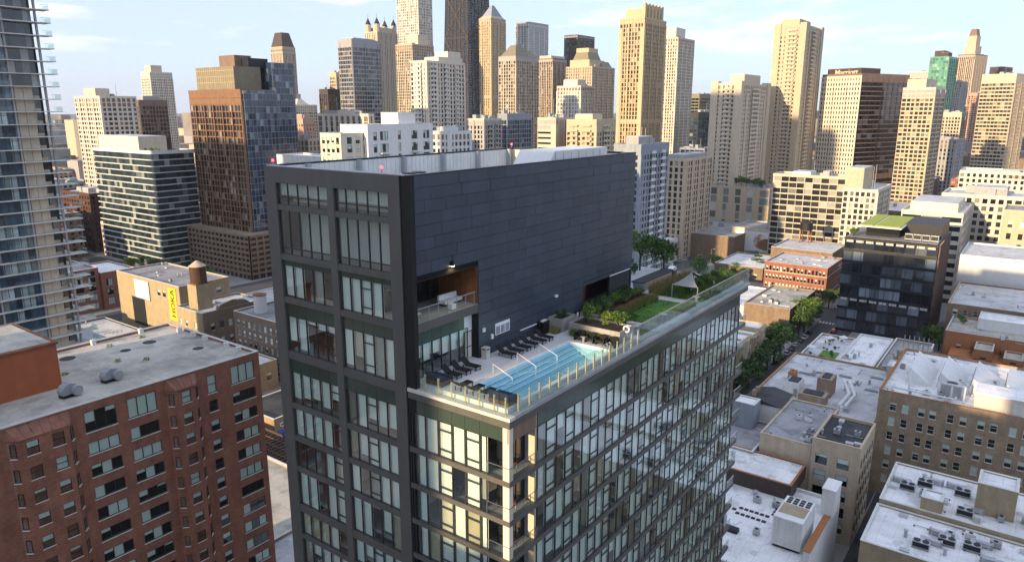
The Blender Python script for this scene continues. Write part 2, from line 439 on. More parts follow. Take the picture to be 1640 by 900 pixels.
# ------------------------------------------------------------------ builders for buildings
def tower(name, label, cat, x, y, wx, wy, h, rot=0., wall='cream', glass='gl_dark', fl=3.2, bx=3.4, by=None, pier=.9, band=1.1, t=.35,
          roof='roof_lgrey', pent=(), bal=(), crown=0., z0=0., wallx=None, base=None, tp=None, group=None):
    """near corner at (x, y); wx runs along +X (face to -Y), wy along +Y (face to -X)"""
    o = thing(name, label, cat, (x, y, 0), R(rot), group)
    nx = max(1, round(wx / bx)); ny = max(1, round(wy / (by or bx))); bx = wx / nx; byy = wy / ny
    nf = max(1, round((h - z0) / fl)); fl = (h - z0) / nf
    tp = t + .06 if tp is None else tp
    uvbox('glazing', glass, 0, wx, 0, wy, z0, h - .05, bx, byy, fl, o)
    if band > 0:
        mb = MB()
        for k in range(nf + 1):
            zc = z0 + k * fl
            mb.box(-t, wx + t, -t, wy + t, max(z0, zc - band / 2), min(h, zc + band / 2))
        mb.build('floor_bands', wall, o, True, stuff=True)
    if pier > 0:
        mb = MB()
        for k in range(nx + 1):
            for ya, yb in ((-tp, .1), (wy - .1, wy + tp)):
                c = k * bx; mb.box(max(-tp, c - pier / 2), min(wx + tp, c + pier / 2), ya, yb, z0, h - .01)
        for k in range(1, ny):
            for xa, xb in ((-tp, .1), (wx - .1, wx + tp)):
                c = k * byy; mb.box(xa, xb, c - pier / 2, c + pier / 2, z0, h - .01)
        mb.build('piers', wallx or wall, o, True, stuff=True)
    ph = max(1.2, crown); mb = MB(); e = tp + .04
    for a in ((-e, wx + e, -e, .3), (-e, wx + e, wy - .3, wy + e), (-e, .3, .3, wy - .3), (wx - .3, wx + e, .3, wy - .3)): mb.box(*a, h - .3, h + ph)
    mb.build('parapet', wall, o, True)
    B(.3, wx - .3, .3, wy - .3, h - .04, h + .15).build('roof', roof, o, True)
    for p in pent:
        a, b, c, d, hh, mat = p[:6]; zz = h + .1 + (p[6] if len(p) > 6 else 0)
        q = B(a * wx, b * wx, c * wy, d * wy, zz, zz + hh)
        r = q.build('penthouse', mat, o, True)
        B(a * wx + .25, b * wx - .25, c * wy + .25, d * wy - .25, zz + hh + .004, zz + hh + .25).build('penthouse_cap', 'roof_lgrey', r, True)
    rr = random.Random(int(x * 3 + y * 7 + h)); mb = MB()      # heavier piers, plant storeys and roof plant set each tower apart
    if pier > 0:
        n = rr.choice((3, 4, 5)); hp = h - rr.choice((0, fl, 2 * fl))
        for k in range(0, nx + 1, n): mb.box(max(-tp - .3, k * bx - pier * .75), min(wx + tp + .3, k * bx + pier * .75), -tp - .35, -tp + .02, z0, hp)
        for k in range(0, ny + 1, n): mb.box(-tp - .35, -tp + .02, max(-tp - .3, k * byy - pier * .75), min(wy + tp + .3, k * byy + pier * .75), z0, hp)
        mb.build('main_piers', wallx or wall, o, True, stuff=True)
    if nf > 16 and pier > .2:
        mb = MB(); e2 = t + .025
        for k in {nf - 1, rr.choice((nf // 2, nf // 3, nf - 2))}: mb.box(-e2, wx + e2, -e2, wy + e2, z0 + k * fl + .4, z0 + (k + 1) * fl - .3)
        mb.build('plant_storey', rr.choice(('grey_stone', 'brown_stone', wall)), o, True, stuff=True)
    mb = MB()
    for k in range(rr.randint(3, 6)):
        a, b = rr.uniform(.08, .8) * wx, rr.uniform(.08, .8) * wy; mb.box(a, a + rr.uniform(1.5, .18 * wx + 2), b, b + rr.uniform(1.5, .18 * wy + 2), h + .1, h + rr.uniform(1.8, 3.8))
    for k in range(rr.randint(0, 2)): a, b = rr.uniform(.2, .8) * wx, rr.uniform(.2, .8) * wy; mb.box(a, a + .2, b, b + .2, h, h + rr.uniform(6, 14))
    mb.build('roof_plant', 'grey_metal', o, True, stuff=True)
    for bl in bal:
        face, u0, u1, dep, bmat = bl[:5]
        mb = MB()
        for k in range(1, nf):
            zc = z0 + k * fl
            if face == 'S':
                mb.box(u0 * wx, u1 * wx, -tp - dep, 0, zc - .16, zc + .1); mb.box(u0 * wx, u1 * wx, -tp - dep - .06, -tp - dep + .02, zc + .1, zc + 1.1)
            elif face == 'W':
                mb.box(-tp - dep, 0, u0 * wy, u1 * wy, zc - .16, zc + .1); mb.box(-tp - dep - .06, -tp - dep + .02, u0 * wy, u1 * wy, zc + .1, zc + 1.1)
            elif face == 'E':
                mb.box(wx, wx + tp + dep, u0 * wy, u1 * wy, zc - .16, zc + .1); mb.box(wx + tp + dep - .02, wx + tp + dep + .06, u0 * wy, u1 * wy, zc + .1, zc + 1.1)
        mb.build('balconies', bmat, o, True, stuff=True)
    if base:
        bh, bm, ex = base
        B(-ex, wx + ex, -ex, wy + ex, z0, z0 + bh).build('podium', bm, o, True)
    return o

WINC = {}
def window_mesh(w, h, kind, fr='mullion'):
    """double-hung or plain window facing -Y, bottom centre at the origin, set in its opening"""
    key = (round(w, 2), round(h, 2), kind, fr)
    if key in WINC: return WINC[key]
    mb = MB(); f = .06
    mb.box(-w / 2, w / 2, .02, .10, 0, f); mb.box(-w / 2, w / 2, .02, .10, h - f, h)
    mb.box(-w / 2, -w / 2 + f, .02, .10, f, h - f); mb.box(w / 2 - f, w / 2, .02, .10, f, h - f)
    nd = 0
    if kind[0] == 'T':                                  # three lights side by side
        for k in (1, 2): mb.box(-w / 2 + w * k / 3 - .03, -w / 2 + w * k / 3 + .03, .02, .10, f, h - f)
        nd = 3
    elif kind[0] == 'G':                                # grid of three by two
        for k in (1, 2): mb.box(-w / 2 + w * k / 3 - .03, -w / 2 + w * k / 3 + .03, .02, .10, f, h - f)
        mb.box(-w / 2 + f, w / 2 - f, .025, .095, h * .55, h * .55 + .06); nd = 3
    elif kind[0] == 'D':                                # sash
        mb.box(-w / 2 + f, w / 2 - f, .02, .09, h * .5 - .03, h * .5 + .03); nd = 1
    elif kind[0] == 'P': nd = 1
    mb.box(-w / 2 - .08, w / 2 + .08, -.07, .05, -.12, -.003, 2)      # sill
    seed = int(kind[1:] or 0); r = random.Random(seed * 31 + 5)
    mb.add([(-w / 2 + f, .06, f), (w / 2 - f, .06, f), (w / 2 - f, .06, h - f), (-w / 2 + f, .06, h - f)], [(0, 1, 2, 3)], 1)
    for k in range(nd):                                 # blinds behind the glass
        a = -w / 2 + w * k / nd + .05; b = -w / 2 + w * (k + 1) / nd - .05
        q = r.random(); low = 0 if q < .42 else (h * r.uniform(.25, .75) if q < .68 else None)
        if kind[0] == 'D': low = None if seed % 4 == 3 else (h * .5 if seed % 4 < 2 else 0.0 if seed % 8 == 2 else h * .7)
        if low is not None: mb.box(a, b, .13, .15, f + low, h - f, 3)
    me = mb.mesh('window', [fr, 'pane', 'white_trim', 'blind']); WINC[key] = me
    return me

def lowrise(name, label, cat, x0, x1, y0, y1, h, wallm='brick_tan', roofm='roof_white', west=(), south=(), parapet=.6, trim='white_trim', fr='mullion',
            t=.35, wm=None, sm=None, kinds='D', z0=0., group=None, band=None):
    """west / south: columns of windows (centre, width, [(sill, height), ...]); centre is y for west, x for south"""
    o = thing(name, label, cat, (x0, y0, z0), 0, group)
    top = h + parapet
    B(x0 + t, x1, y0 + t, y1, z0, h - .02).build('inner_block', 'joint_dark' if (west or south) else wallm, o)
    def face(cols, a0, a1, put):
        cols = sorted(cols); u = a0
        for c, w, ws in cols:
            if c - w / 2 > u + .001: put(u, c - w / 2, z0, top)
            z = z0
            for s_, hh in sorted(ws):
                if s_ > z + .001: put(c - w / 2, c + w / 2, z, s_)
                z = s_ + hh
            put(c - w / 2, c + w / 2, z, top); u = c + w / 2
        if a1 > u + .001: put(u, a1, z0, top)
    mw = MB(); face(west, y0, y1, lambda a, b, c, d: mw.box(x0, x0 + t, a, b, c, d)); mw.build('wall', wm or wallm, o)
    ms = MB(); face(south, x0 + t, x1, lambda a, b, c, d: ms.box(a, b, y0, y0 + t, c, d)); ms.build('wall', sm or wallm, o)
    mb = MB(); mb.box(x1 - t, x1, y0 + t, y1, h - .5, top); mb.box(x0 + t, x1 - t, y1 - t, y1, h - .5, top); mb.build('wall', wallm, o)
    mb = MB(); c = .06                                                     # coping
    mb.box(x0 - c, x0 + t + c, y0 - c, y1 + c, top, top + .10); mb.box(x1 - t - c, x1 + c, y0 - c, y1 + c, top, top + .10)
    mb.box(x0 + t + c, x1 - t - c, y0 - c, y0 + t + c, top, top + .10); mb.box(x0 + t + c, x1 - t - c, y1 - t - c, y1 + c, top, top + .10)
    mb.build('coping', trim, o)
    B(x0 + t, x1 - t, y0 + t, y1 - t, h - .02, h + .05).build('roof', roofm, o)
    if band:
        for zb in band:
            mb = MB(); mb.box(x0 - .12, x0, y0 - .12, y1, zb, zb + .35); mb.box(x0, x1, y0 - .12, y0, zb, zb + .35); mb.build('string_course', trim, o)
    r = random.Random(int(abs(x0 * 7 + y0 * 13 + h)))
    for cols, rz in ((west, -R(90)), (south, 0)):
        for c, w, ws in cols:
            for s_, hh in ws:
                me = window_mesh(w, hh, kinds[0] + str(r.randrange(12)) if w < 2.6 else ('T' + str(r.randrange(10))), fr)
                loc = (x0, c, s_) if rz else (c, y0, s_)
                inst('window', me, o, loc, rz)
    return o
def cols(a0, a1, n, w, sills, h, jit=0.):
    st = (a1 - a0) / n
    return [(a0 + st * (k + .5), w, [(s, h) for s in sills]) for k in range(n)]

def leaf_blob(mb, c, rad, n, size, r, m=0, shell=.55):
    for _ in range(n):
        while True:
            p = Vector((r.uniform(-1, 1), r.uniform(-1, 1), r.uniform(-1, 1)))
            if shell * r.random() < p.length < 1: break
        q = Vector((c[0] + p.x * rad[0], c[1] + p.y * rad[1], c[2] + p.z * rad[2]))
        a = Vector((r.gauss(0, 1), r.gauss(0, 1), r.gauss(0, 1))).normalized(); b = a.orthogonal().normalized()
        if r.random() < .5: b = a.cross(b)
        s1 = size * r.uniform(.6, 1.3); s2 = s1 * r.uniform(.5, .9); a = a * s1; b = b * s2
        mb.add([tuple(q - a), tuple(q + b), tuple(q + a), tuple(q - b)], [(0, 1, 2, 3)], m)
TREES = []
def make_tree_meshes():
    for k, (hh, rr, lm) in enumerate(((9., 3.6, 'leaf_dark'), (10.5, 4.0, 'leaf_mid'), (8., 3.2, 'leaf_dark'))):
        r = random.Random(50 + k); tr = MB(); cr = MB()
        tr.tube((0, 0, 0), (.1, .05, hh * .45), .24, 8, 0, .16)
        for i in range(11):
            a = r.uniform(0, 6.28); z = hh * r.uniform(.45, .86); d = rr * r.uniform(.35, .75) * (1.15 - abs(z / hh - .6))
            p = (math.cos(a) * d, math.sin(a) * d, z)
            tr.tube((.1, .05, hh * r.uniform(.3, .45)), p, .10, 5, 0, .04)
            q = r.uniform(.34, .55) * rr
            leaf_blob(cr, p, (q, q, q * .75), 170, .26, r, i % 3)
        leaf_blob(cr, (0, 0, hh * .72), (rr * .7, rr * .7, hh * .24), 280, .28, r, 0)
        TREES.append((tr.mesh('trunk', 'bark', smooth=True), cr.mesh('crown', [lm, 'leaf_mid', 'leaf_dark' if k != 1 else 'leaf_light'])))
make_tree_meshes()
def tree(x, y, z, k, label, s=1., group='street trees', name='street_tree'):
    o = thing(name, label, 'tree', (x, y, z), rnd.uniform(0, 6.28), group); o.scale = (s * rnd.uniform(.9, 1.1), s * rnd.uniform(.9, 1.1), s)
    for nm, me in (('trunk', TREES[k][0]), ('crown', TREES[k][1])):
        q = bpy.data.objects.new(nm, me); COL.objects.link(q); q.parent = o
    return o
def hvac(w=2.2, d=1.1, h=1.3):
    o = thing('rooftop_condenser', 'x', 'air conditioner', (0, 0, 0))
    mb = MB(); mb.box(-w / 2, w / 2, -d / 2, d / 2, .2, h); mb.build('casing', 'galv', o, True)
    B(-w / 2 + .1, w / 2 - .1, -d / 2 - .03, -d / 2 - .004, .35, h - .15).build('coil_grille', 'near_black', o, True)
    for sx in (-1, 1):
        m2 = MB(); m2.cyl(sx * w / 4, 0, h + .004, h + .10, d * .40, None, 14); m2.build('fan', 'near_black', o, True)
    mb = MB()
    for sx in (-1, 1): mb.box(sx * w / 2 - .1 * sx, sx * w / 2, -d / 2, d / 2, 0, .2)
    mb.build('skid', 'grey_metal', o, True)
    return o
def stick_vent(x, y, z, label, r=.3, h=1.0, mat='galv', group=None):
    o = thing('roof_vent', label, 'vent', (x, y, z), 0, group)
    MB().cyl(0, 0, 0, h, r, None, 10).build('duct', mat, o, True, smooth=False)
    MB().cyl(0, 0, h + .12, h + .3, r * 1.5, r * .9, 10).build('cowl', mat, o, True)
    MB().cyl(0, 0, h, h + .12, r * .5, None, 8).build('neck', mat, o, True)
    return o
def text(s, mat, parent, loc, rot):
    p = parent.location; return lettering(s, mat, parent, (loc[0] - p.x, loc[1] - p.y, loc[2] - p.z), rot)
ORD = ['first', 'second', 'third', 'fourth', 'fifth', 'sixth', 'seventh', 'eighth', 'ninth', 'tenth', 'eleventh', 'twelfth', 'thirteenth', 'fourteenth', 'fifteenth', 'sixteenth', 'seventeenth', 'eighteenth', 'nineteenth', 'twentieth']

# ------------------------------------------------------------------ ground, streets, pavements
gm = MB().add([(-6000, -6000, 0), (14000, -6000, 0), (14000, 14000, 0), (-6000, 14000, 0)], [(0, 1, 2, 3)])
structure(gm.build('ground', 'asphalt'))
def block(x0, x1, y0, y1):
    return structure(B(x0, x1, y0, y1, -.05, .14).build('pavement', 'pavement'))
for (ya, yb) in [(-140, -25), (-8, 55), (70, 152), (170, 238), (255, 309), (327, 420), (438, 560), (580, 760)]:
    for (xa, xb) in [(-140, -25), (-8, 88), (107, 186), (200, 320), (341, 410), (428, 520), (540, 640), (660, 790), (810, 960)]:
        if yb == 55 and xa == 107: xb = 410
        if yb == 55 and xa in (200, 341): continue
        block(xa, xb, ya, yb)
structure(B(141.6, 175.4, 17.05, 22.3, .10, .16).build('alley', 'roof_dark')); structure(B(107.2, 124, 17.3, 22.3, .10, .16).build('alley', 'roof_dark')); structure(B(163.2, 179, 22.5, 25, .10, .158).build('alley', 'roof_dark'))
# painted markings on the street beside the brick blocks
mk = MB()
for k in range(26): mk.box(120 + k * 9, 124 + k * 9, 62.4, 62.6, -.01, .006)
structure(mk.build('lane_marking', 'yellow_paint'))
mk = MB()
for k in range(11): mk.box(314.0, 317.0, 55.9 + k * 1.3, 56.6 + k * 1.3, -.01, .008)
for k in range(11): mk.box(343.5, 346.5, 55.9 + k * 1.3, 56.6 + k * 1.3, -.01, .008)
structure(mk.build('crosswalk_marking', 'road_paint'))
mk = MB()
for k in range(30): mk.box(300 + k * 9, 304 + k * 9, 160.9, 161.1, -.01, .006)
structure(mk.build('lane_marking', 'yellow_paint'))

# ------------------------------------------------------------------ the dark framed apartment tower with the roof pool
XF, YD, YP, YB = 37.48, 27.79, 36.80, 53.85     # front plane, street-side plane, panel wall plane, back plane
XE, XP = 87.0, 72.85                            # far end of the building, far end of the panel block
ZD, ZT = 67.40, 83.32                           # pool deck, parapet top
TW = thing('apartment_tower', 'dark metal framed glass apartment tower with a roof pool in the foreground', 'apartment tower', (XF, YD, 0))
tw_z = [81.98, 80.15, 79.69, 75.88, 75.36, 72.05, 71.53, 67.09, 66.37, 62.12, 61.62, 58.92, 58.44, 55.82, 55.34, 51.92, 51.22, 48.82, 48.40]
rows = [(tw_z[i + 1], tw_z[i]) for i in range(0, 18, 2)]
beams = [(tw_z[i + 1], tw_z[i]) for i in range(1, 17, 2)] + [(48.40, 48.82)]
z = 48.40
while z > 6:
    rows.append((z - 2.66, z)); beams.append((z - 3.14, z - 2.66)); z -= 3.14
rows = rows[:9] + rows[9:]
# frame columns and beams
for ya, yb in ((52.38, YB), (45.03, 45.83), (37.77, 38.97)):
    B(XF, XF + .55, ya, yb, 0, 81.98).build('frame_column', 'frame_dark', TW)
k = 0
for ya, yb in ((YB, 52.0), (52.0, 49.2), (49.2, 46.4), (46.4, 43.6), (43.6, 40.8), (40.8, 37.77)):
    B(XF, XF + .55, yb + .006, ya - .006, 81.98, ZT).build('fascia_panel', 'frame_dark', TW)
for za, zb in beams:
    for ya, yb in ((45.83, 52.38), (38.97, 45.03)):
        B(XF + .04, XF + .55, ya, yb, za, zb).build('frame_beam', 'frame_dark', TW)
B(XF + .10, XF + .55, YP, 37.77, 0, ZT).build('corner_fin', 'black_metal', TW)
# glass panes: frame, glass
PANE = {}
def pane_mesh(w, h, op):
    key = (round(w, 3), round(h, 3), op)
    if key not in PANE:
        mb = MB(); f = .045
        mb.box(0, f, -.05, .07, 0, h); mb.box(w - f, w, -.05, .07, 0, h)
        mb.box(f, w - f, -.03, .06, 0, f); mb.box(f, w - f, -.03, .06, h - f, h)
        if op:
            for zc in (h * .22, h * .76): mb.box(f, w - f, -.045, .065, zc - .04, zc + .04)
        mb.add([(f, 0, f), (w - f, 0, f), (w - f, 0, h - f), (f, 0, h - f)], [(0, 1, 2, 3)], 1)
        PANE[key] = mb.mesh('window_pane', ['mullion', 'pane'])
    return PANE[key]
SOLID = {}
def solid_mesh(name, mat, w, d, h):
    key = (name, mat, round(w, 3), round(d, 3), round(h, 3))
    if key not in SOLID: SOLID[key] = B(0, w, 0, d, 0, h).mesh(name, mat)
    return SOLID[key]
def put(face, u, z0, plane, me, name, off=0.):
    """face W: u is the larger y of the piece; face S: u is its smaller x.  off pushes the piece into the building"""
    return inst(name, me, TW, (plane + off, u, z0), -R(90)) if face == 'W' else inst(name, me, TW, (u, plane + off, z0), 0)
LOWB = {}
def seen_row(x, y, z):
    # only pieces that the street side shows are single objects; the storeys below are joined
    v = Vector((x, y, z - 88)); F_ = Vector((.8055, .5926, 0)); w_ = v.dot(F_) * .9729 - v.z * .2313
    yy = 450 - 1157 * (v.dot(F_) * .2313 + v.z * .9729) / w_
    return yy < 915
low_glass, low_blind, low_sp = MB(), MB(), MB()
def glazed(face, u, w, z0, z1, plane, span=0., op=False, blind=None, spmat='spandrel_green'):
    """one bay of one storey: pane, spandrel above it, roller blind behind it"""
    x, y = (plane, u - w / 2) if face == 'W' else (u + w / 2, plane)
    hh = z1 - z0 - span
    if not seen_row(x, y, z1):
        if face == 'W': low_glass.box(plane, plane + .03, u - w + .05, u - .05, z0, z1); low_blind.box(plane + .2, plane + .22, u - w + .05, u - .05, z0 + .3, z1)
        else: low_glass.box(u + .05, u + w - .05, plane, plane + .03, z0, z1); low_blind.box(u + .05, u + w - .05, plane + .2, plane + .22, z0 + .3, z1)
        return
    put(face, u, z0, plane, pane_mesh(w, hh, op), 'window_pane')
    if span > 0: put(face, u - .01 if face == 'W' else u + .01, z0 + hh, plane, solid_mesh('spandrel_panel', spmat, w - .02, .08, span), 'spandrel_panel', .004)
    if blind is None:
        q = rnd.random(); blind = 1.0 if q < .66 else (rnd.uniform(.45, .92) if q < .86 else 0.)
    if blind > 0.02:
        bh = (hh - .06) * blind
        put(face, u - .06 if face == 'W' else u + .06, z0 + hh - .02 - bh, plane, solid_mesh('roller_blind', 'blind' if rnd.random() < .86 else rnd.choice(('sand', 'grey_stone', 'cream_lt')), w - .12, .02, round(bh, 1)), 'roller_blind', .18)
PXF = XF + .22
nb = 5
for ri, (za, zb) in enumerate(rows):
    for bi, (ya, yb) in enumerate(((45.83, 52.38), (38.97, 45.03))):
        w = (yb - ya) / nb
        for k in range(nb):
            span = {2: .45, 3: 1.2, 4: 1.25}.get(ri, 0.)
            if ri == 3 and bi == 1: span = 1.0
            bl = None
            if ri in (0, 1): bl = 0.
            op = (ri >= 2) and ((bi == 1 and k == 2) or (bi == 0 and k == 4))
            if ri == 3 and bi == 0: bl = (.72, .92, .12, .2, .2)[k]
            if ri == 3 and bi == 1: bl = (.93, .66, .98, 1., 1.)[k]
            if ri == 4 and bi == 0: bl = (.86, .78, .7, .85, .5)[k]
            if ri == 4 and bi == 1: bl = (0., 1., .68, .8, .75)[k]
            if ri == 2 and bi == 0: bl = (.97, .98, 0., .93, 0.)[k]
            if ri == 2 and bi == 1: bl = (.99, .99, .99, .99, 0.)[k]
            if ri == 6 and bi == 0: bl = (0., 0., 0., 1., 1.)[k]
            glazed('W', yb - k * w, w, za, zb, PXF, span, op, bl)
        if ri in (0, 1):                         # transoms of the two mechanical storeys
            zz = za + (.62 if ri == 0 else .55)
            B(PXF - .06, PXF + .08, ya, yb, zz, zz + .08).build('transom', 'mullion', TW)
# storeys below the deck: slab edges 61.73 and down
SLB = [61.73 - 3.14 * k for k in range(19)]
wx_front = [37.55, 37.28, 35.91, 34.62, 33.24, 31.96, 30.56, 29.90]
wx_side = [41.1, 42.29, 43.74]
while wx_side[-1] < 84: wx_side.append(wx_side[-1] + 1.315)
FPX, SPY = XF + .10, YD + .10
for fi in range(len(SLB)):
    zlo = SLB[fi] + .42
    zhi = 66.23 if fi == 0 else SLB[fi - 1]
    span = 1.13 if fi == 0 else 0.
    zc = SLB[fi]
    if zc < 0: break
    # slab edge bands, front and street side
    for a, b in ((YD + .0, 31.96), (31.97, 34.62), (34.63, 37.60)):
        B(XF, XF + .5, a, b, zc, zlo).build('slab_edge', 'frame_dark', TW)
    xa = XF + .5
    for xb in (46.3, 55.5, 64.7, 73.9, 82., XE):
        B(xa + .005, xb, YD, YD + .5, zc, zlo).build('slab_edge', 'frame_dark', TW); xa = xb
    for k in range(len(wx_front) - 1):
        u = wx_front[k]; w = u - wx_front[k + 1]
        bl = None
        if fi == 0: bl = 1.
        glazed('W', u, w, zlo, zhi, FPX, span, k in (3, 5), bl)
    for k in range(len(wx_side) - 1):
        u = wx_side[k]; w = wx_side[k + 1] - u
        glazed('S', u, w, zlo, zhi, SPY, span, k % 5 in (1, 3), None)
    # corner balconies at both ends of the street side
    show = seen_row(XF, YD, zhi)
    for end in (0, 1):
        x0, x1 = (XF, 41.1) if end == 0 else (wx_side[-1], XE)
        if end == 0:
            B(XF + .03, XF + .50, YD + .05, YD + .62, zlo, zhi).build('corner_column', 'cream_lt', TW)
            B(40.94, 41.08, YD + .75, 30.0, zlo, zhi).build('balcony_wall', 'grey_stone', TW); B(40.90, 41.09, YD + .17, YD + .74, zlo, zhi).build('balcony_wall', 'cream', TW)
            B(38.75, 40.93, 28.95, 29.0, zlo, zhi).build('balcony_glazing', 'car_glass', TW); B(38.75, 38.8, 29.01, 29.9, zlo, zhi).build('balcony_glazing', 'car_glass', TW)
            for xm in (38.75, 39.8, 40.85): B(xm, xm + .07, 28.9, 28.945, zlo, zhi).build('balcony_mullion', 'mullion', TW)
            if fi == 0:
                for q, (a, b) in enumerate(((XF + .01, 38.3), (38.31, 39.3), (39.31, 40.9))):
                    B(a, b, YD + .1, YD + .2, 65.1, 66.23).build('spandrel_panel', 'brown_stone', TW)
                for a, b in ((27.95, 28.9), (28.91, 29.9)): B(XF + .1, XF + .2, a, b, 65.1, 66.23).build('spandrel_panel', 'spandrel_green', TW)
        else:
            B(XE - 2.4, XE - 2.26, YD + .62, 30.4, zlo, zhi).build('balcony_wall', 'interior', TW)
            B(x0 + .1, x0 + .22, YD + .17, 30.4, zlo, zhi).build('balcony_wall', 'concrete_lt', TW)
        g = MB(); g.add([(x0 + .05, YD + .04, zlo + .05), (x1 - .05, YD + .04, zlo + .05), (x1 - .05, YD + .04, zlo + 1.0), (x0 + .05, YD + .04, zlo + 1.0)], [(0, 1, 2, 3)])
        if end == 0: g.add([(XF + .04, 29.9, zlo + .05), (XF + .04, YD + .05, zlo + .05), (XF + .04, YD + .05, zlo + 1.0), (XF + .04, 29.9, zlo + 1.0)], [(0, 1, 2, 3)])
        gr = g.build('balcony_guard', 'pane_fence', TW)
        m2 = MB(); m2.box(x0 + .02, x1 - .02, YD + .02, YD + .07, zlo + 1.0, zlo + 1.06)
        n = 4
        for q in range(n + 1):
            xx = x0 + .05 + (x1 - x0 - .12) * q / n; m2.box(xx, xx + .03, YD + .025, YD + .065, zlo, zlo + 1.0)
        if end == 0:
            m2.box(XF + .02, XF + .07, YD + .08, 29.9, zlo + 1.0, zlo + 1.06); m2.box(XF + .02, XF + .06, 29.86, 29.9, zlo, zlo + 1.0)
        m2.build('guard_rail', 'steel', gr)
    # interior of the storey
    B(XF + .55, XE - .1, YD + .55, YB - .2, zc + .02, zlo - .03).build('floor_slab', 'slab_grey', TW)
low_glass.build('lower_storey_glass', 'car_glass', TW, stuff=True); low_blind.build('lower_storey_blinds', 'blind', TW, stuff=True)
for za, zb in beams[:7]:
    B(XF + .56, XF + 9., 37.9, YB - .3, za + .03, zb - .03).build('floor_slab', 'slab_grey', TW)
B(XF + 7.5, XE - 4.5, YD + 6.5, YB - 5.0, 2, 66.2).build('interior_core', 'interior', TW)
B(XF + 6.5, XP - .6, 42.3, YB - .6, 67.45, 80.8).build('interior_core', 'interior', TW)
B(XF + 2.3, XF + 2.5, 39.0, YB - 1.6, 75.9, 79.8).build('plant_room_wall', 'plaster_white', TW); B(XF + 1.6, XF + 1.7, 39.0, YB - 1.6, 80.2, 80.9).build('plant_room_wall', 'plaster_white', TW)
for fi in range(12):                              # party walls between flats
    zlo = SLB[fi] + .42; zhi = (66.2 if fi == 0 else SLB[fi - 1]) - .02
    for xx in (49.1, 58.6, 67.8, 77.0): B(xx, xx + .2, YD + .5, YD + 6.4, zlo, zhi).build('party_wall', 'interior', TW)
    for yy in (45.3, 37.9): B(XF + .9, XF + 7.4, yy, yy + .2, zlo, zhi).build('party_wall', 'interior', TW)
# outer walls that the photograph does not look at
B(XF + .2, XE, YB - .25, YB, 0, 67.0).build('rear_wall', 'frame_dark', TW)
B(XE - .3, XE - .05, YD + 3.0, YB - .26, 0, 67.0).build('end_wall', 'frame_dark', TW)
# deck edge, ledge, fascia
for ya, yb in ((YD + .02, 30.2), (30.21, 32.6), (32.61, 35.0), (35.01, 37.6)):
    B(XF + .02, XF + .5, ya, yb, 66.23, 66.80).build('fascia_panel', 'frame_dark', TW)
xa = XF + .52
for xb in (44, 51, 58, 65, 72, 79, XE):
    B(xa, xb - .01, YD + .02, YD + .5, 66.23, 66.80).build('fascia_panel', 'frame_dark', TW); xa = xb
B(XF - .06, XF + .62, YD - .06, 37.6, 66.80, 67.05).build('deck_ledge', 'pale_ledge', TW)
B(XF + .62, XE + .8, YD - .06, YD + .62, 66.80, 67.05).build('deck_ledge', 'grey_metal', TW)
# deck slab with a hole for the pool
PX0, PX1, PY0, PY1 = 40.35, 53.75, 28.75, 33.10
dk = MB()
dk.box(XF + .62, PX0 - .005, YD + .62, 37.55, 66.0, ZD); dk.box(PX1 + .005, XE, YD + .62, 37.0, 66.0, ZD)
dk.box(PX0 - .004, PX1 + .004, PY1 + .005, 37.55, 66.0, ZD); dk.box(PX0 - .004, PX1 + .004, YD + .62, PY0 - .005, 66.0, ZD); dk.box(XP, XE, 37.001, YB - .3, 66.0, ZD)
dk.build('roof_deck', 'deck_paver', TW)
j = MB()
for q in range(0, 31):
    xx = 38.4 + q * 1.2
    if xx < 58: j.box(xx, xx + .012, PY1 + .2, 36.8, ZD, ZD + .003)
for q in range(1, 4): j.box(38.2, 58, PY1 + .2 + q * .9, PY1 + .212 + q * .9, ZD, ZD + .003)
j.build('paver_joints', 'grey_stone', TW, stuff=True)
pool = B(PX0, PX1, PY0, PY1, 66.05, 66.15).build('pool_basin', 'pool_tile', TW)
pb = MB(); e_ = .04; pb.box(PX0, PX1, PY0, PY0 + e_, 66.15, ZD - .10); pb.box(PX0, PX1, PY1 - e_, PY1, 66.15, ZD - .10); pb.box(PX0, PX0 + e_, PY0 + e_, PY1 - e_, 66.15, ZD - .10); pb.box(PX1 - e_, PX1, PY0 + e_, PY1 - e_, 66.15, ZD - .10)
pb.build('pool_side', 'pool_tile', pool)
for q in range(4):
    B(PX0 + .05, PX1 - .05, PY1 - .42 * (q + 1), PY1 - .42 * q - .001, 66.15, ZD - .32 - .22 * q).build('pool_step', 'pool_tile', pool)
    B(PX0 + .05, PX1 - .05, PY1 - .42 * (q + 1) - .002, PY1 - .42 * (q + 1) + .07, ZD - .32 - .22 * q, ZD - .314 - .22 * q).build('step_edge', 'blue_awning', pool)
MB().add([(PX0, PY0, ZD - .14), (PX1, PY0, ZD - .14), (PX1, PY1, ZD - .14), (PX0, PY1, ZD - .14)], [(0, 1, 2, 3)]).build('pool_water', 'water', pool)
cp = MB(); c = .16
cp.box(PX0 - c, PX1 + c, PY0 - c, PY0, ZD - .1, ZD + .02); cp.box(PX0 - c, PX1 + c, PY1, PY1 + c, ZD - .1, ZD + .02)
cp.box(PX0 - c, PX0, PY0, PY1, ZD - .1, ZD + .02); cp.box(PX1, PX1 + c, PY0, PY1, ZD - .1, ZD + .02)
cp.build('pool_coping', 'white_paint', pool)
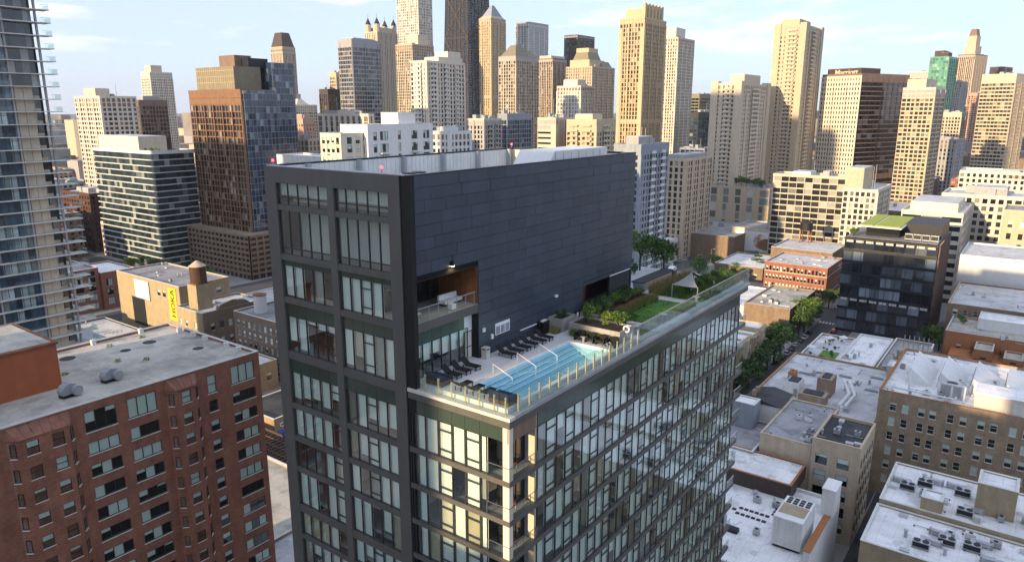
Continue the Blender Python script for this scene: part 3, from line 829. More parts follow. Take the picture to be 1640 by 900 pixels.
for xx in (43.1, 46.4, 49.6):
    h_ = MB(); h_.tube((xx + .02, 33.6, ZD), (xx + .02, 33.6, ZD + .8), .02); h_.tube((xx + .02, 33.6, ZD + .8), (xx + .02, 31.7, ZD + .05), .02); h_.tube((xx + .02, 31.7, ZD + .05), (xx + .02, 31.7, ZD - 1.0), .02)
    h_.build('pool_handrail', 'white_plastic', pool)
ld = MB()
for dx in (0, .55):
    p = [(52.6 + dx, 28.45, ZD), (52.6 + dx, 28.45, ZD + .8), (52.6 + dx, 28.6, ZD + .95), (52.6 + dx, 28.85, ZD + .8), (52.6 + dx, 28.9, ZD - 1.0)]
    for a, b in zip(p, p[1:]): ld.tube(a, b, .03)
ld.build('pool_ladder', 'chrome', pool)
# glass fence
def fpost(x, y, wide):
    mb = MB(); mb.box(x - .05 - wide, x + .05 + wide, y - .04, y + .04, 66.75, 68.40)
    o = mb.build('fence_post', 'brass_post', TW)
    m2 = MB()
    for zz in (67.2, 68.25): m2.tube((x - .14, y, zz), (x + .14, y, zz), .035)
    m2.build('glass_clamp', 'chrome', o)
fy = [37.3, 36.0, 34.65, 33.35, 32.0, 30.7, 29.35, 28.35]
for y in fy: fpost(XF + .30, y, 0)
fx = [39.0 + 1.33 * q for q in range(15)]
for q, x in enumerate(fx): fpost(x, YD + .30, .05 if q % 2 == 0 else 0)
ye = [37.55] + [(a + b) / 2 for a, b in zip(fy, fy[1:])] + [YD + .1]
for a, b in zip(ye, ye[1:]):
    B(XF + .16, XF + .18, b + .02, a - .02, 66.9, 68.75).build('fence_glass', 'pane_fence', TW)
xe = [XF + .2] + [(a + b) / 2 for a, b in zip(fx, fx[1:])]
while xe[-1] < XE - 1: xe.append(xe[-1] + 1.45)
for a, b in zip(xe, xe[1:]):
    B(a + .02, b - .02, YD + .12, YD + .14, 66.9, 68.75 if a < 58 else 68.95).build('fence_glass', 'pane_fence', TW)
B(58.2, XE, YD + .09, YD + .17, 68.96, 69.02).build('fence_rail', 'grey_metal', TW)
for y in range(12):
    B(XE - .03, XE - .01, YD + .2 + y * 1.45, YD + 1.6 + y * 1.45, 66.9, 68.95).build('fence_glass', 'pane_fence', TW)
# the tall block: panel wall with two recesses
ZR0, ZR1, XR = 72.2, 75.5, 45.3                  # terrace recess
X2, Z2 = 62.35, 70.75                            # low recess at the garden end
z = ZD; zc = .93; r2 = random.Random(3); ri = 0
back = MB()
back.box(XF + .56, XR, YP + .06, YP + .3, ZR1 + .02, ZT - .05); back.box(XR + .02, X2, YP + .06, YP + .3, ZD, ZT - .05); back.box(X2, XP - .02, YP + .06, YP + .3, Z2 + .02, ZT - .05)
back.build('backing_wall', 'joint_dark', TW)
zlist = []
q = ZT
while q > ZD + .05: zlist.append((max(ZD, q - zc), q)); q -= zc
for za, zb in zlist:
    ri += 1
    def run(x0, x1):
        x = x0
        first = r2.uniform(.8, 3.4)
        while x < x1 - .05:
            w = first if x == x0 else r2.choice((2.4, 3.0, 3.6, 3.6))
            xx = min(x1, x + w)
            if x1 - xx < .5: xx = x1
            dz = r2.uniform(0, .02)
            pm = MB().box(x + .013, xx - .013, YP - dz, YP + .05, za + .013, zb - .013)
            pm.v = [(a_, b_ + (r2.uniform(-.012, .012) if b_ < YP + .03 else 0), c_) for a_, b_, c_ in pm.v]     # each sheet sits a little out of true
            pm.build('wall_panel', ('panel_blue', 'panel_blue', 'panel_blue_b', 'panel_blue_c')[r2.randrange(4)], TW)
            x = xx
    if za >= ZR1 - .45: run(XF + .56, XP)
    elif za >= Z2 - .6: run(XR, XP)
    else: run(XR, X2)
B(XF + .56, XR, YP - .015, YP + .055, ZR1 - .1, ZR1).build('recess_lintel', 'black_metal', TW)
B(X2, XP, YP - .015, YP + .055, Z2 - .1, Z2).build('recess_lintel', 'black_metal', TW)
B(XP, XP + .25, YP + .02, YB, ZD, ZT).build('end_wall', 'panel_blue_b', TW)
B(XF + .56, XP, YB - .3, YB, 67.0, ZT - .02).build('back_wall', 'panel_blue_b', TW)
B(XF + .0, XP + .1, YB - .42, YB + .05, ZT - .02, ZT + .06).build('parapet_cap', 'black_metal', TW)
B(XF + .0, XP + .25, YP - .05, YP + .35, ZT - .02, ZT + .06).build('parapet_cap', 'black_metal', TW)
B(XP - .1, XP + .3, YP + .36, YB - .43, ZT, ZT + .06).build('parapet_cap', 'black_metal', TW)
B(XF - .02, XF + .6, YP + .36, YB - .43, ZT, ZT + .06).build('parapet_cap', 'grey_metal', TW)
B(XF + .56, XP, YP + .3, YB - .3, 80.9, 81.1).build('roof', 'roof_white', TW)
# ribbed screen wall inside the parapet
sc_ = MB()
for q in range(58): sc_.box(XF + .8 + q * .6, XF + 1.36 + q * .6, YB - .40, YB - .31, 81.1, ZT - .1)
sc_.build('screen_ribs', 'white_trim', TW, stuff=True)
for q in range(6): B(XF + 4 + q * 6, XF + 4.35 + q * 6, YB - .9, YB - .42, 81.1, ZT - .03).build('screen_post', 'grey_metal', TW)
B(XP - .45, XP - .1, YP + .4, YB - .5, 81.1, ZT - .15).build('inner_parapet', 'cream_lt', TW)
B(XF + .57, XF + .7, YP + .4, YB - .5, 81.1, ZT - .05).build('inner_parapet', 'white_trim', TW)
# terrace recess behind the panel wall
B(XF + .57, XR, YP + .02, 41.2, ZR0 - .25, ZR0).build('terrace_floor', 'slab_grey', TW)
B(XF + .57, XR - .02, YP, YP + .3, ZR0 - .75, ZR0 - .02).build('terrace_edge', 'frame_dark', TW)
for q in range(18):
    B(XR - .12 + (q % 2) * .02, XR - .01, YP + .08 + q * .235, YP + .30 + q * .235, ZR0 - .9, ZR1 - .02).build('wood_board', 'wood_clad', TW)
B(XF + .57, XR, 41.2, 41.35, ZR0, ZR1).build('terrace_back_wall', 'near_black', TW)
for q in range(5):
    put('S', XF + .8 + q * 1.45, ZR0, 41.05, pane_mesh(1.40, 3.2, False), 'window_pane')
B(XF + .6, XR, YP + .3, 41.2, ZR1 + .04, ZR1 + .2).build('terrace_soffit', 'wood_clad', TW)
tr = MB(); tr.box(XF + .6, XR - .2, YP + .12, YP + .16, ZR0 + 1.02, ZR0 + 1.08)
for q in range(7): tr.box(XF + .8 + q * 1.1, XF + .84 + q * 1.1, YP + .12, YP + .16, ZR0, ZR0 + 1.02)
trr = tr.build('terrace_rail', 'grey_metal', TW)
MB().add([(XF + .8, YP + .14, ZR0 + .08), (XR - .3, YP + .14, ZR0 + .08), (XR - .3, YP + .14, ZR0 + .98), (XF + .8, YP + .14, ZR0 + .98)], [(0, 1, 2, 3)]).build('rail_glass', 'pane_fence', trr)
# storefront under the terrace
SFY = 37.55
B(XF + .57, XR, SFY + 4.5, SFY + 4.7, ZD, ZR0 - .25).build('lounge_wall', 'interior', TW)
B(XF + .57, XR, SFY, SFY + 4.5, ZD - .1, ZD + .004).build('lounge_floor', 'slab_grey', TW)
for q in range(6):
    u = XF + .62 + q * 1.1
    put('S', u, ZD, SFY, pane_mesh(1.1, 2.75, False), 'window_pane')
    put('S', u + .01, ZD + 2.76, SFY, solid_mesh('spandrel_panel', 'spandrel_green', 1.08, .08, ZR0 - .75 - ZD - 2.78), 'spandrel_panel', .004)
    put('S', u + .06, ZD + (1.55 if q in (0, 2) else 1.2), SFY, solid_mesh('roller_blind', 'blind', .98, .02, 1.0 if q in (0, 2) else 1.4), 'roller_blind', .2)
B(XR - 1.0, XR - .02, SFY, SFY + .1, ZD + 2.4, ZR0 - .76).build('door_transom', 'blind', TW)
dr = B(XR - .98, XR - .08, SFY, SFY + .06, ZD + .02, ZD + 2.36).build('door', 'interior', TW)
mb = MB(); mb.box(XR - 1.04, XR - .98, SFY - .04, SFY + .1, ZD, ZD + 2.4); mb.box(XR - .08, XR - .02, SFY - .04, SFY + .1, ZD, ZD + 2.4); mb.box(XR - .98, XR - .08, SFY - .04, SFY + .1, ZD + 2.34, ZD + 2.4)
mb.build('door_frame', 'mullion', dr)
MB().tube((XR - .9, SFY - .06, ZD + 1.05), (XR - .15, SFY - .06, ZD + 1.05), .03).build('handle', 'steel', dr)
B(XR - .02, XR + .25, YP + .06, SFY + .2, ZD, ZR0 - .8).build('recess_return', 'black_metal', TW)
# low recess at the garden end
B(X2, XP, YP + 2.6, YP + 2.8, ZD, Z2).build('recess_back_wall', 'near_black', TW)
for q in range(9): B(X2 + 2.3 + q * .28, X2 + 2.56 + q * .28, YP + 2.5, YP + 2.58, ZD, Z2).build('wood_board', 'wood_clad', TW)
for q in range(10): B(X2 + .05, X2 + .13, YP + .10 + q * .25, YP + .33 + q * .25, ZD, Z2).build('wood_board', 'dark_brown', TW)
B(XP - 4.9, XP - .3, YP + .02, YP + .08, ZD + 1.05, Z2 - .45).build('outdoor_screen', 'screen_grey', TW)
B(XP - 4.95, XP - .25, YP - .05, YP + .1, Z2 - .44, Z2 - .34).build('screen_housing', 'white_plastic', TW)
for xx in (XP - .3, XP - 4.95): B(xx, xx + .12, YP + .1, YP + .3, ZD, Z2 - .45).build('screen_post', 'black_metal', TW)
# far end canopy, seen past the panel block
B(XP + .26, XP + 7.2, 46.6, 52.0, 76.2, 78.0).build('entrance_canopy', 'white_paint', TW)
B(XP + .26, XP + 3.0, 47.0, 52.0, ZD, 76.19).build('stair_box', 'car_glass', TW)
# wall fittings
def fit(name, label, cat, x, z, w, h, d, mat, y=YP):
    o = B(x, x + w, y - .03 - d, y - .03, z, z + h).build(name, mat); return tag(o, label, cat)
wl = thing('wall_lamp', 'small lit wall lamp above the terrace recess', 'wall lamp', (42.0, YP - .02, 76.0))
MB().box(-.14, .14, -.14, 0, .12, .40).frust(-.16, .16, -.22, -.02, .02, .14, .04, .04).build('housing', 'black_metal', wl, True)
MB().box(-.10, .10, -.18, -.06, -.02, .016).build('bulb', 'warm_lamp', wl, True)
ld_ = bpy.data.lights.new('lamp_light', 'SPOT'); ld_.energy = 30; ld_.color = (1, .75, .35); ld_.spot_size = R(130); ld_.shadow_soft_size = .1
lo_ = bpy.data.objects.new('lamp_light', ld_); COL.objects.link(lo_); lo_.parent = wl; lo_.location = (0, -.25, -.06)
sb = thing('notice_board', 'three white framed notices on the dark panel wall', 'notice board', (47.5, YP - .03, ZD + 1.45))
B(0, 2.1, -.04, 0, 0, 1.05).build('frame', 'white_plastic', sb, True)
for q in range(3): B(.08 + q * .68, .64 + q * .68, -.055, -.041, .08, .78).build('poster', 'bluegrey', sb, True)
fit('alarm_box', 'white box on the dark panel wall beside the storefront door', 'box', 45.75, ZD + 2.2, .28, .34, .12, 'white_plastic')
fit('phone_box', 'white and red emergency phone box on the panel wall', 'phone box', 46.9, ZD + 1.3, .24, .42, .12, 'white_plastic')
fit('wall_light', 'white twin flood light high on the panel wall', 'light', 56.9, ZD + 2.9, .36, .22, .2, 'white_plastic')
tag(B(51.2, 56.8, YP - .12, YP - .03, ZD + .95, ZD + 1.03).build('wall_rail', 'white_plastic'), 'long white rail low along the panel wall', 'rail')
# ------------------------------------------------------------------ rooftop plant inside the parapet
ah = thing('air_handler', 'big white air handling unit with sloped end on the tower roof', 'air handler', (55.5, 39.0, 81.1))
MB().prism([(2.4, .3), (15.0, .3), (15.0, 2.9), (4.6, 2.9)], 0, 4.2).build('casing', 'white_paint', ah, True)
for q in range(7): B(4.7 + q * 1.45, 4.75 + q * 1.45, -.03, -.004, .5, 2.7).build('seam', 'grey_stone', ah, True)
B(2.6, 14.8, .3, 3.9, 0, .3).build('skid', 'grey_metal', ah, True)
hv = hvac(2.4, 1.6, 1.4); hv.location = (46.6, 45.0, 81.1); tag(hv, 'galvanised condenser with two fans on the tower roof', 'air conditioner')
pipe = MB(); pipe.tube((44, 49, 81.6), (52, 49, 81.6), .28, 10); pipe.tube((52, 49, 81.6), (52, 44, 81.6), .28, 10); pipe.tube((44, 49, 81.6), (44, 49, 81.1), .28, 10)
tag(pipe.build('roof_duct', 'galv', smooth=True), 'round galvanised duct lying along the tower roof', 'duct')
for (x, y, lab) in ((XF + .3, 52.9, 'red obstruction light at the left corner of the tower parapet'), (XF + .4, 39.9, 'red obstruction light on the front edge of the tower parapet'), (XP, YB - .2, 'red obstruction light at the rear corner of the tower parapet')):
    o = thing('obstruction_light', lab, 'light', (x, y, ZT + .06))
    MB().cyl(0, 0, 0, .32, .03, None, 6).build('stem', 'grey_metal', o, True); MB().cyl(0, 0, .32, .52, .10, .08, 10).build('lamp', 'red_lamp', o, True)
# ------------------------------------------------------------------ furniture and planting on the roof deck
def lounger():
    o = thing('sun_lounger', 'x', 'sun lounger', (0, 0, 0))
    # foot at y=0, head at y=1.95
    B(-.32, .32, 0, 1.25, .30, .37).build('seat', 'black_wicker', o, True)
    MB().add([(-.32, 1.25, .30), (.32, 1.25, .30), (.32, 1.85, .78), (-.32, 1.85, .78), (-.32, 1.22, .37), (.32, 1.22, .37), (.32, 1.80, .84), (-.32, 1.80, .84)],
             [(0, 3, 2, 1), (4, 5, 6, 7), (0, 1, 5, 4), (1, 2, 6, 5), (2, 3, 7, 6), (3, 0, 4, 7)]).build('backrest', 'black_wicker', o, True)
    for sx in (-.28, .28):
        for yy in (.12, 1.45): B(sx - .03, sx + .03, yy - .03, yy + .03, 0, .298).build('leg', 'black_wicker', o, True)
    return o
L0 = lounger()
xs_ = [47.05, 48.2, 49.35, 50.55, 51.75, 52.9]
for q, x in enumerate(xs_):
    lab = ['nearest', 'second', 'third', 'fourth', 'fifth', 'farthest'][q] + ' black lounger of the row along the panel wall'
    if q == 0: o = L0; o.location = (x, 34.35, ZD); tag(o, lab, 'sun lounger', 'sun loungers on the pool deck')
    else: o = copy_thing(L0, (x, 34.35, ZD), 0, lab, 'sun loungers on the pool deck')
for q, x in enumerate((40.6, 41.75, 42.95)):
    copy_thing(L0, (x, 34.9, ZD), 0, ['nearest', 'middle', 'farthest'][q] + ' of three black loungers in front of the storefront glass', 'sun loungers on the pool deck')
for q, (x, y) in enumerate(((38.55, 33.5), (38.5, 32.3), (38.45, 31.2))):
    copy_thing(L0, (x + 1.6, y, ZD), R(90), ['leftmost', 'middle', 'rightmost'][q] + ' lounger behind the front glass fence', 'sun loungers on the pool deck')
def daybed(x, y, lab, rz):
    o = thing('daybed', lab, 'daybed', (x, y, ZD), rz)
    B(-.9, .9, -.65, .65, .12, .40).build('base', 'tank_wood', o, True); B(-.87, .87, -.62, .62, .41, .60).build('cushion', 'navy_fabric', o, True)
    B(-.87, .87, .48, .64, .61, .98).build('back_cushion', 'navy_fabric', o, True)
    for sx in (-.8, .8):
        for sy in (-.55, .55): B(sx - .04, sx + .04, sy - .04, sy + .04, 0, .118).build('leg', 'tank_wood', o, True)
daybed(39.0, 35.7, 'dark blue daybed behind the front fence beside the storefront', R(90))
daybed(38.95, 29.4, 'wooden daybed with blue cushion at the near corner of the pool', R(90))
bn = thing('litter_bin', 'pale grey litter bin against the panel wall near the storefront door', 'bin', (45.65, 36.35, ZD))
B(-.26, .26, -.26, .26, 0, .72).build('body', 'concrete_lt', bn, True); B(-.29, .29, -.29, .29, .92, .98).build('lid', 'concrete_lt', bn, True)
for a in (-.24, .24):
    for b in (-.24, .24): B(a - .03, a + .03, b - .03, b + .03, .72, .92).build('lid_post', 'concrete_lt', bn, True)
cb = thing('towel_cabinet', 'black towel cabinet against the panel wall past the loungers', 'cabinet', (54.3, 36.3, ZD))
B(-.5, .5, -.35, .35, 0, 1.15).build('body', 'black_metal', cb, True); B(-.55, .55, -.4, .4, 1.154, 1.2).build('top', 'black_metal', cb, True)
for q in (-.2, .2): B(q - .12, q + .12, -.15, .1, 1.204, 1.34).build('towel', 'white_plastic', cb, True)
def armchair():
    o = thing('armchair', 'x', 'armchair', (0, 0, 0))
    B(-.36, .36, -.36, .36, .2, .42).build('seat', 'black_wicker', o, True); B(-.36, .36, .24, .38, .42, .82).build('backrest', 'black_wicker', o, True)
    for sx in (-1, 1): B(sx * .36, sx * .46, -.38, .38, 0, .62).build('arm', 'black_wicker', o, True)
    return o
A0 = armchair()
for q, y in enumerate((32.5, 31.4, 30.3, 29.2)):
    lab = ['leftmost', 'second from left', 'third from left', 'rightmost'][q] + ' black armchair below the concrete planter'
    if q == 0: o = A0; tag(o, lab, 'armchair', 'armchairs below the planter')
    else: o = copy_thing(A0, (0, 0, 0), 0, lab, 'armchairs below the planter')
    o.location = (54.75, y, ZD); o.rotation_euler = (0, 0, R(-90))
st = tag(MB().cyl(54.5, 31.95, ZD, ZD + .45, .17, .2, 12).box(54.25, 54.75, 31.7, 32.2, ZD + .45, ZD + .5).build('side_table', 'grey_metal'), 'small side table between the armchairs below the planter', 'side table')
lb = thing('life_ring', 'white life ring on a post beside the pool fence', 'life ring', (56.6, 28.75, ZD))
MB().cyl(0, 0, 0, 1.5, .04, None, 8).build('post', 'steel', lb, True)
rg = MB()
for q in range(14):
    a, b = 2 * math.pi * q / 14, 2 * math.pi * (q + 1) / 14
    rg.tube((-.06, math.cos(a) * .28, 1.25 + math.sin(a) * .28), (-.06, math.cos(b) * .28, 1.25 + math.sin(b) * .28), .075, 7)
rg.build('ring', 'white_plastic', lb, True)
# concrete planters
def planter(lab, x0, x1, y0, y1, h, soil='soil'):
    o = thing('concrete_planter', lab, 'planter', (x0, y0, ZD)); t = .14
    mb = MB(); mb.box(x0, x0 + t, y0, y1, ZD, ZD + h); mb.box(x1 - t, x1, y0, y1, ZD, ZD + h); mb.box(x0 + t, x1 - t, y0, y0 + t, ZD, ZD + h); mb.box(x0 + t, x1 - t, y1 - t, y1, ZD, ZD + h)
    mb.build('wall', 'concrete', o); B(x0 + t, x1 - t, y0 + t, y1 - t, ZD, ZD + h - .15).build('soil', soil, o); return o
planter('long board-marked concrete planter behind the armchairs', 55.6, 58.3, 28.9, 34.3, 1.15)
planter('small concrete planter against the panel wall', 55.6, 58.0, 35.0, 36.6, 1.25)
planter('low planter bed below the outdoor screen', 61.5, 72.5, 33.6, 36.6, .45)
B(64.5, 71, 34.0, 34.6, ZD + .3, ZD + .36).build('mulch_strip', 'mulch_red')['kind'] = 'stuff'
SHR = []
for k in range(3):
    r = random.Random(80 + k); mb = MB()
    for q in range(9):
        a = r.uniform(0, 6.28); d = r.uniform(.1, .55); leaf_blob(mb, (math.cos(a) * d, math.sin(a) * d, r.uniform(.4, 1.25)), (.38, .38, .33), 70, .085, r)
    st_ = MB()
    for q in range(6):
        a = r.uniform(0, 6.28); st_.tube((0, 0, 0), (math.cos(a) * .4, math.sin(a) * .4, 1.0), .025, 5)
    SHR.append((mb.mesh('foliage', ['leaf_light', 'leaf_mid', 'leaf_dark'][k]), st_.mesh('stem', 'bark')))
def shrub(x, y, z, k, s, lab, group='shrubs on the roof garden'):
    o = thing('shrub', lab, 'shrub', (x, y, z), rnd.uniform(0, 6.28), group); o.scale = (s, s, s * rnd.uniform(.85, 1.05))
    for nm, me in (('foliage', SHR[k][0]), ('stem', SHR[k][1])):
        q = bpy.data.objects.new(nm, me); COL.objects.link(q); q.parent = o
for (x, y, k, s, lab) in ((57.2, 33.3, 0, 1.15, 'bright green shrub at the wall end of the long planter'), (57.3, 31.3, 0, 1.05, 'bright green shrub in the middle of the long planter'),
                          (57.3, 29.9, 1, 1.2, 'round green shrub at the fence end of the long planter'), (58.8, 34.0, 1, 1.0, 'green shrub behind the long planter near the gate')):
    shrub(x, y, ZD + (.95 if x < 58 else 0), k, s, lab)
for q, (x, y) in enumerate(((56.2, 35.8), (57.2, 35.8))): shrub(x, y, ZD + 1.1, 2, .55, ['dark low shrub at the near end', 'dark low shrub at the far end'][q] + ' of the small wall planter')
for q, (x, y, s) in enumerate(((62.3, 36.0, .9), (64.0, 36.1, .8), (65.8, 36.1, .8), (67.5, 36.0, .85), (69.2, 36.0, .8), (70.9, 36.1, .85))):
    shrub(x, y, ZD + .3, 2 if q % 2 else 1, s, ORD[q] + ' low clipped shrub from the planter end in the bed below the outdoor screen')
for q in range(14):
    r_ = random.Random(q + 700); shrub(61.8 + q * .78, 35.2 + r_.uniform(-.5, .3), ZD + .25, q % 3, r_.uniform(.6, .95), ORD[q] + ' bushy green shrub of the second row below the outdoor screen')
for q in range(10):
    r_ = random.Random(q + 800); shrub(59.6 + (q % 5) * .75, 31.2 + (q // 5) * 1.7 + r_.uniform(-.3, .3), ZD, (q + 1) % 3, r_.uniform(.6, .9), ORD[q] + ' shrub of the bed between the long planter and the lawn')
for q in range(18):
    r_ = random.Random(q + 900); shrub(74.6 + q * .68, 30.3 + r_.uniform(-1.6, 2.4), ZD, (q + 1) % 3, r_.uniform(.5, .85), ORD[q] + ' shrub of the meadow bed around the shade sail')
for q, (x, y, s) in enumerate(((75.2, 39.8, 1.0), (76.8, 40.8, 1.1), (78.5, 40.2, 1.0), (80.2, 41.5, 1.1), (82., 40.9, 1.0), (76., 42.5, 1.2), (79., 43., 1.2), (82., 43.4, 1.2))):
    shrub(x, y, ZD, 2, s, ORD[q] + ' dark hedge shrub past the panel block beside the bar counter')
def grasses(name, lab, x0, x1, y0, y1, n, h, mats, seed, lean=.25, z=ZD):
    r = random.Random(seed); mb = MB()
    for _ in range(n):
        x, y = r.uniform(x0, x1), r.uniform(y0, y1); hh = h * r.uniform(.6, 1.15); a = r.uniform(0, 6.28); w = .018 * r.uniform(.8, 2.0)
        dx, dy = math.cos(a), math.sin(a); l = hh * lean * r.uniform(.2, 1.6); k = r.randrange(len(mats))
        mb.add([(x - dy * w, y + dx * w, z), (x + dy * w, y - dx * w, z), (x + dx * l, y + dy * l, z + hh)], [(0, 1, 2)], k)
    o = mb.build(name, mats); o['label'] = lab; o['category'] = 'grass'; o['kind'] = 'stuff'; return o
grasses('ornamental_grass', 'green ornamental grass behind the armchairs below the planter', 55.15, 55.55, 29.2, 33.9, 1500, .75, ['leaf_light', 'leaf_mid'], 1)
grasses('ornamental_grass', 'tuft of yellow green grass at the foot of the small planter', 54.7, 55.5, 35.1, 36.3, 700, .6, ['leaf_light', 'leaf_straw'], 2)
grasses('ornamental_grass', 'straw coloured grass strip along the roof lawn', 63.5, 71.8, 32.7, 33.5, 3800, .95, ['leaf_straw', 'leaf_light', 'leaf_mid'], 3)
grasses('ornamental_grass', 'tall straw coloured grass bank beside the shade sail', 73.9, 83.5, 33.4, 35.0, 4500, 1.3, ['leaf_straw', 'leaf_straw', 'leaf_mid'], 4)
grasses('ornamental_grass', 'green meadow grass around the shade sail', 73.9, 86.6, 28.5, 33.4, 11000, .6, ['leaf_mid', 'leaf_light', 'leaf_dark'], 5)
grasses('ornamental_grass', 'green grass bed along the glass fence by the roof lawn', 59.0, 72.2, 28.5, 29.5, 3600, .6, ['leaf_mid', 'leaf_dark'], 6)
lawn = B(63.0, 72.2, 29.5, 32.7, ZD, ZD + .06).build('lawn', 'grass_green'); lawn['label'] = 'clipped rectangular lawn on the roof garden'; lawn['category'] = 'lawn'; lawn['kind'] = 'stuff'
grasses('turf', 'short turf blades on the roof lawn', 63.0, 72.2, 29.5, 32.7, 5000, .07, ['grass_green'], 7, .5, ZD + .06)
gt = thing('garden_gate', 'dark metal gate with a white notice beside the planters', 'gate', (58.6, 35.2, ZD))
mb = MB(); mb.box(-.5, -.44, -.03, .03, 0, 1.5); mb.box(.44, .5, -.03, .03, 0, 1.5); mb.box(-.44, .44, -.02, .02, 1.42, 1.5); mb.box(-.44, .44, -.02, .02, .05, .12)
for q in range(7): mb.box(-.36 + q * .12, -.34 + q * .12, -.012, .012, .12, 1.42)
mb.build('bars', 'black_metal', gt, True); B(-.12, .18, -.06, -.025, .9, 1.25).build('notice', 'white_plastic', gt, True)
# long bar table, grill, shade sail, tables
tb = thing('bar_table', 'long grey bar counter with pale slatted front on the roof garden', 'bar counter', (75.0, 35.8, ZD))
MB().prism([(-.2, 0), (7.6, 0), (7.6, 1.0), (-.6, 1.0)], .2, 1.5).build('counter_body', 'bluegrey', tb, True)
B(-.75, 7.7, .05, 1.6, 1.004, 1.10).build('counter_top', 'screen_grey', tb, True)
for q in range(18): B(.1 + q * .41, .38 + q * .41, .12, .18, .12, .95).build('slat', 'sand', tb, True)
B(75.4, 83, 34.9, 35.6, ZD, ZD + .02).build('path', 'pavement')['kind'] = 'structure'
B(72.3, 73.8, 28.6, 36.6, ZD, ZD + .03).build('path', 'concrete_lt')['kind'] = 'structure'
gr = thing('barbecue_grill', 'stainless steel barbecue grill at the end of the bar counter', 'grill', (83.6, 36.4, ZD))
B(-.6, .6, -.35, .35, 0, .9).build('cart', 'near_black', gr, True); MB().prism([(-.6, .9), (.6, .9), (.6, 1.15), (.3, 1.35), (-.3, 1.35), (-.6, 1.15)], -.35, .35).build('hood', 'chrome', gr, True)
sl = thing('shade_sail', 'grey fabric shade sail on slender poles over the roof garden', 'shade sail', (76.5, 30.9, ZD))
poles = [(0, 0, 2.7), (-2.6, 1.2, 1.6), (-2.9, -1.9, 1.7), (2.4, -1.7, 1.4), (3.2, 1.3, 1.6)]
for a, b, c in poles: MB().tube((a, b, 0), (a, b, c), .05, 8).build('pole', 'grey_metal', sl, True)
def sail(p0, p1, p2):
    mb = MB(); n = 8; P = [Vector(p) for p in (p0, p1, p2)]; idx = {}; c0 = (P[0] + P[1] + P[2]) / 3
    for i in range(n + 1):
        for j in range(n + 1 - i):
            u, v = i / n, j / n; w = 1 - u - v; q = P[0] * w + P[1] * u + P[2] * v
            s = min(1, 9 * u * v * w + 2.2 * (u * v + v * w + w * u) * (1 - 9 * u * v * w) * .35); pull = .22 * (u * v + v * w + w * u)
            q = q + (c0 - q) * pull; q.z -= .35 * (u * v + v * w + w * u); idx[i, j] = len(mb.v); mb.v.append(tuple(q))
    for i in range(n):
        for j in range(n - i):
            mb.f.append((idx[i, j], idx[i + 1, j], idx[i, j + 1])); mb.m.append(0)
            if i + j < n - 1: mb.f.append((idx[i + 1, j], idx[i + 1, j + 1], idx[i, j + 1])); mb.m.append(0)
    return mb
sail((0, 0, 2.65), (-2.6, 1.2, 1.55), (-2.9, -1.9, 1.65)).build('fabric', 'grey_fabric', sl, True)
sail((0, 0, 2.65), (2.4, -1.7, 1.35), (3.2, 1.3, 1.55)).build('fabric', 'grey_fabric', sl, True)
def cafe(x, y, lab):
    o = thing('garden_table', lab, 'table', (x, y, ZD)); MB().cyl(0, 0, .72, .76, .42, None, 16).build('top', 'grey_stone', o, True); MB().cyl(0, 0, 0, .72, .04, None, 8).build('stem', 'galv', o, True); MB().cyl(0, 0, 0, .03, .25, None, 12).build('foot', 'galv', o, True)
for x, lab in ((60.2, 'round table by the fence nearest the long planter'), (64.8, 'round table by the fence beside the lawn'), (73.2, 'round table by the fence at the garden path'), (79.0, 'round table by the fence beyond the shade sail')): cafe(x, 28.95 if x != 60.2 else 30.2, lab)
for q, (x, y) in enumerate(((84.6, 41.4), (85.2, 38.3))):
    tree(x, y, ZD, 1 if q == 0 else 0, ['left', 'right'][q] + ' young tree at the far end of the roof terrace', .52, 'trees on the roof terrace', 'terrace_tree')
# terrace furniture in the recess and on the corner balconies
sf = thing('terrace_sofa', 'white cushioned sofa in the terrace recess', 'sofa', (43.0, 38.3, ZR0))
B(-.2, 2.0, 0, .8, .2, .45).build('seat', 'white_plastic', sf, True); B(-.2, 2.0, .65, .85, .45, .85).build('backrest', 'white_plastic', sf, True); B(-.1, 1.9, .08, .7, 0, .196).build('base', 'near_black', sf, True)
ct = thing('terrace_stool', 'white cube side table on the terrace', 'side table', (42.6, 37.4, ZR0)); B(-.25, .25, -.25, .25, .05, .5).build('body', 'white_plastic', ct, True); B(-.2, .2, -.2, .2, 0, .046).build('base', 'near_black', ct, True)
tc_ = thing('terrace_chair', 'white chair at the left end of the terrace', 'chair', (38.9, 37.9, ZR0))
B(-.3, .3, -.3, .3, .36, .46).build('seat', 'white_plastic', tc_, True); B(-.3, .3, .22, .3, .46, .95).build('backrest', 'white_plastic', tc_, True)
for a in (-.26, .26):
    for b in (-.26, .26): B(a - .02, a + .02, b - .02, b + .02, 0, .356).build('leg', 'steel', tc_, True)
for fi, lab in ((0, 'top'), (1, 'second'), (2, 'third')):
    zf = SLB[fi] + .42
    o = thing('balcony_chair', 'wooden chair on the %s corner balcony of the glass tower' % lab, 'chair', (39.3, 28.9, zf), R(40 * fi), 'chairs on the corner balconies')
    B(-.28, .28, -.28, .28, .36, .44).build('seat', 'wood_clad', o, True); B(-.28, .28, .22, .28, .44, .85).build('backrest', 'wood_clad', o, True)
    for a in (-.24, .24):
        for b in (-.24, .24): B(a - .025, a + .025, b - .025, b + .025, 0, .356).build('leg', 'sand', o, True)
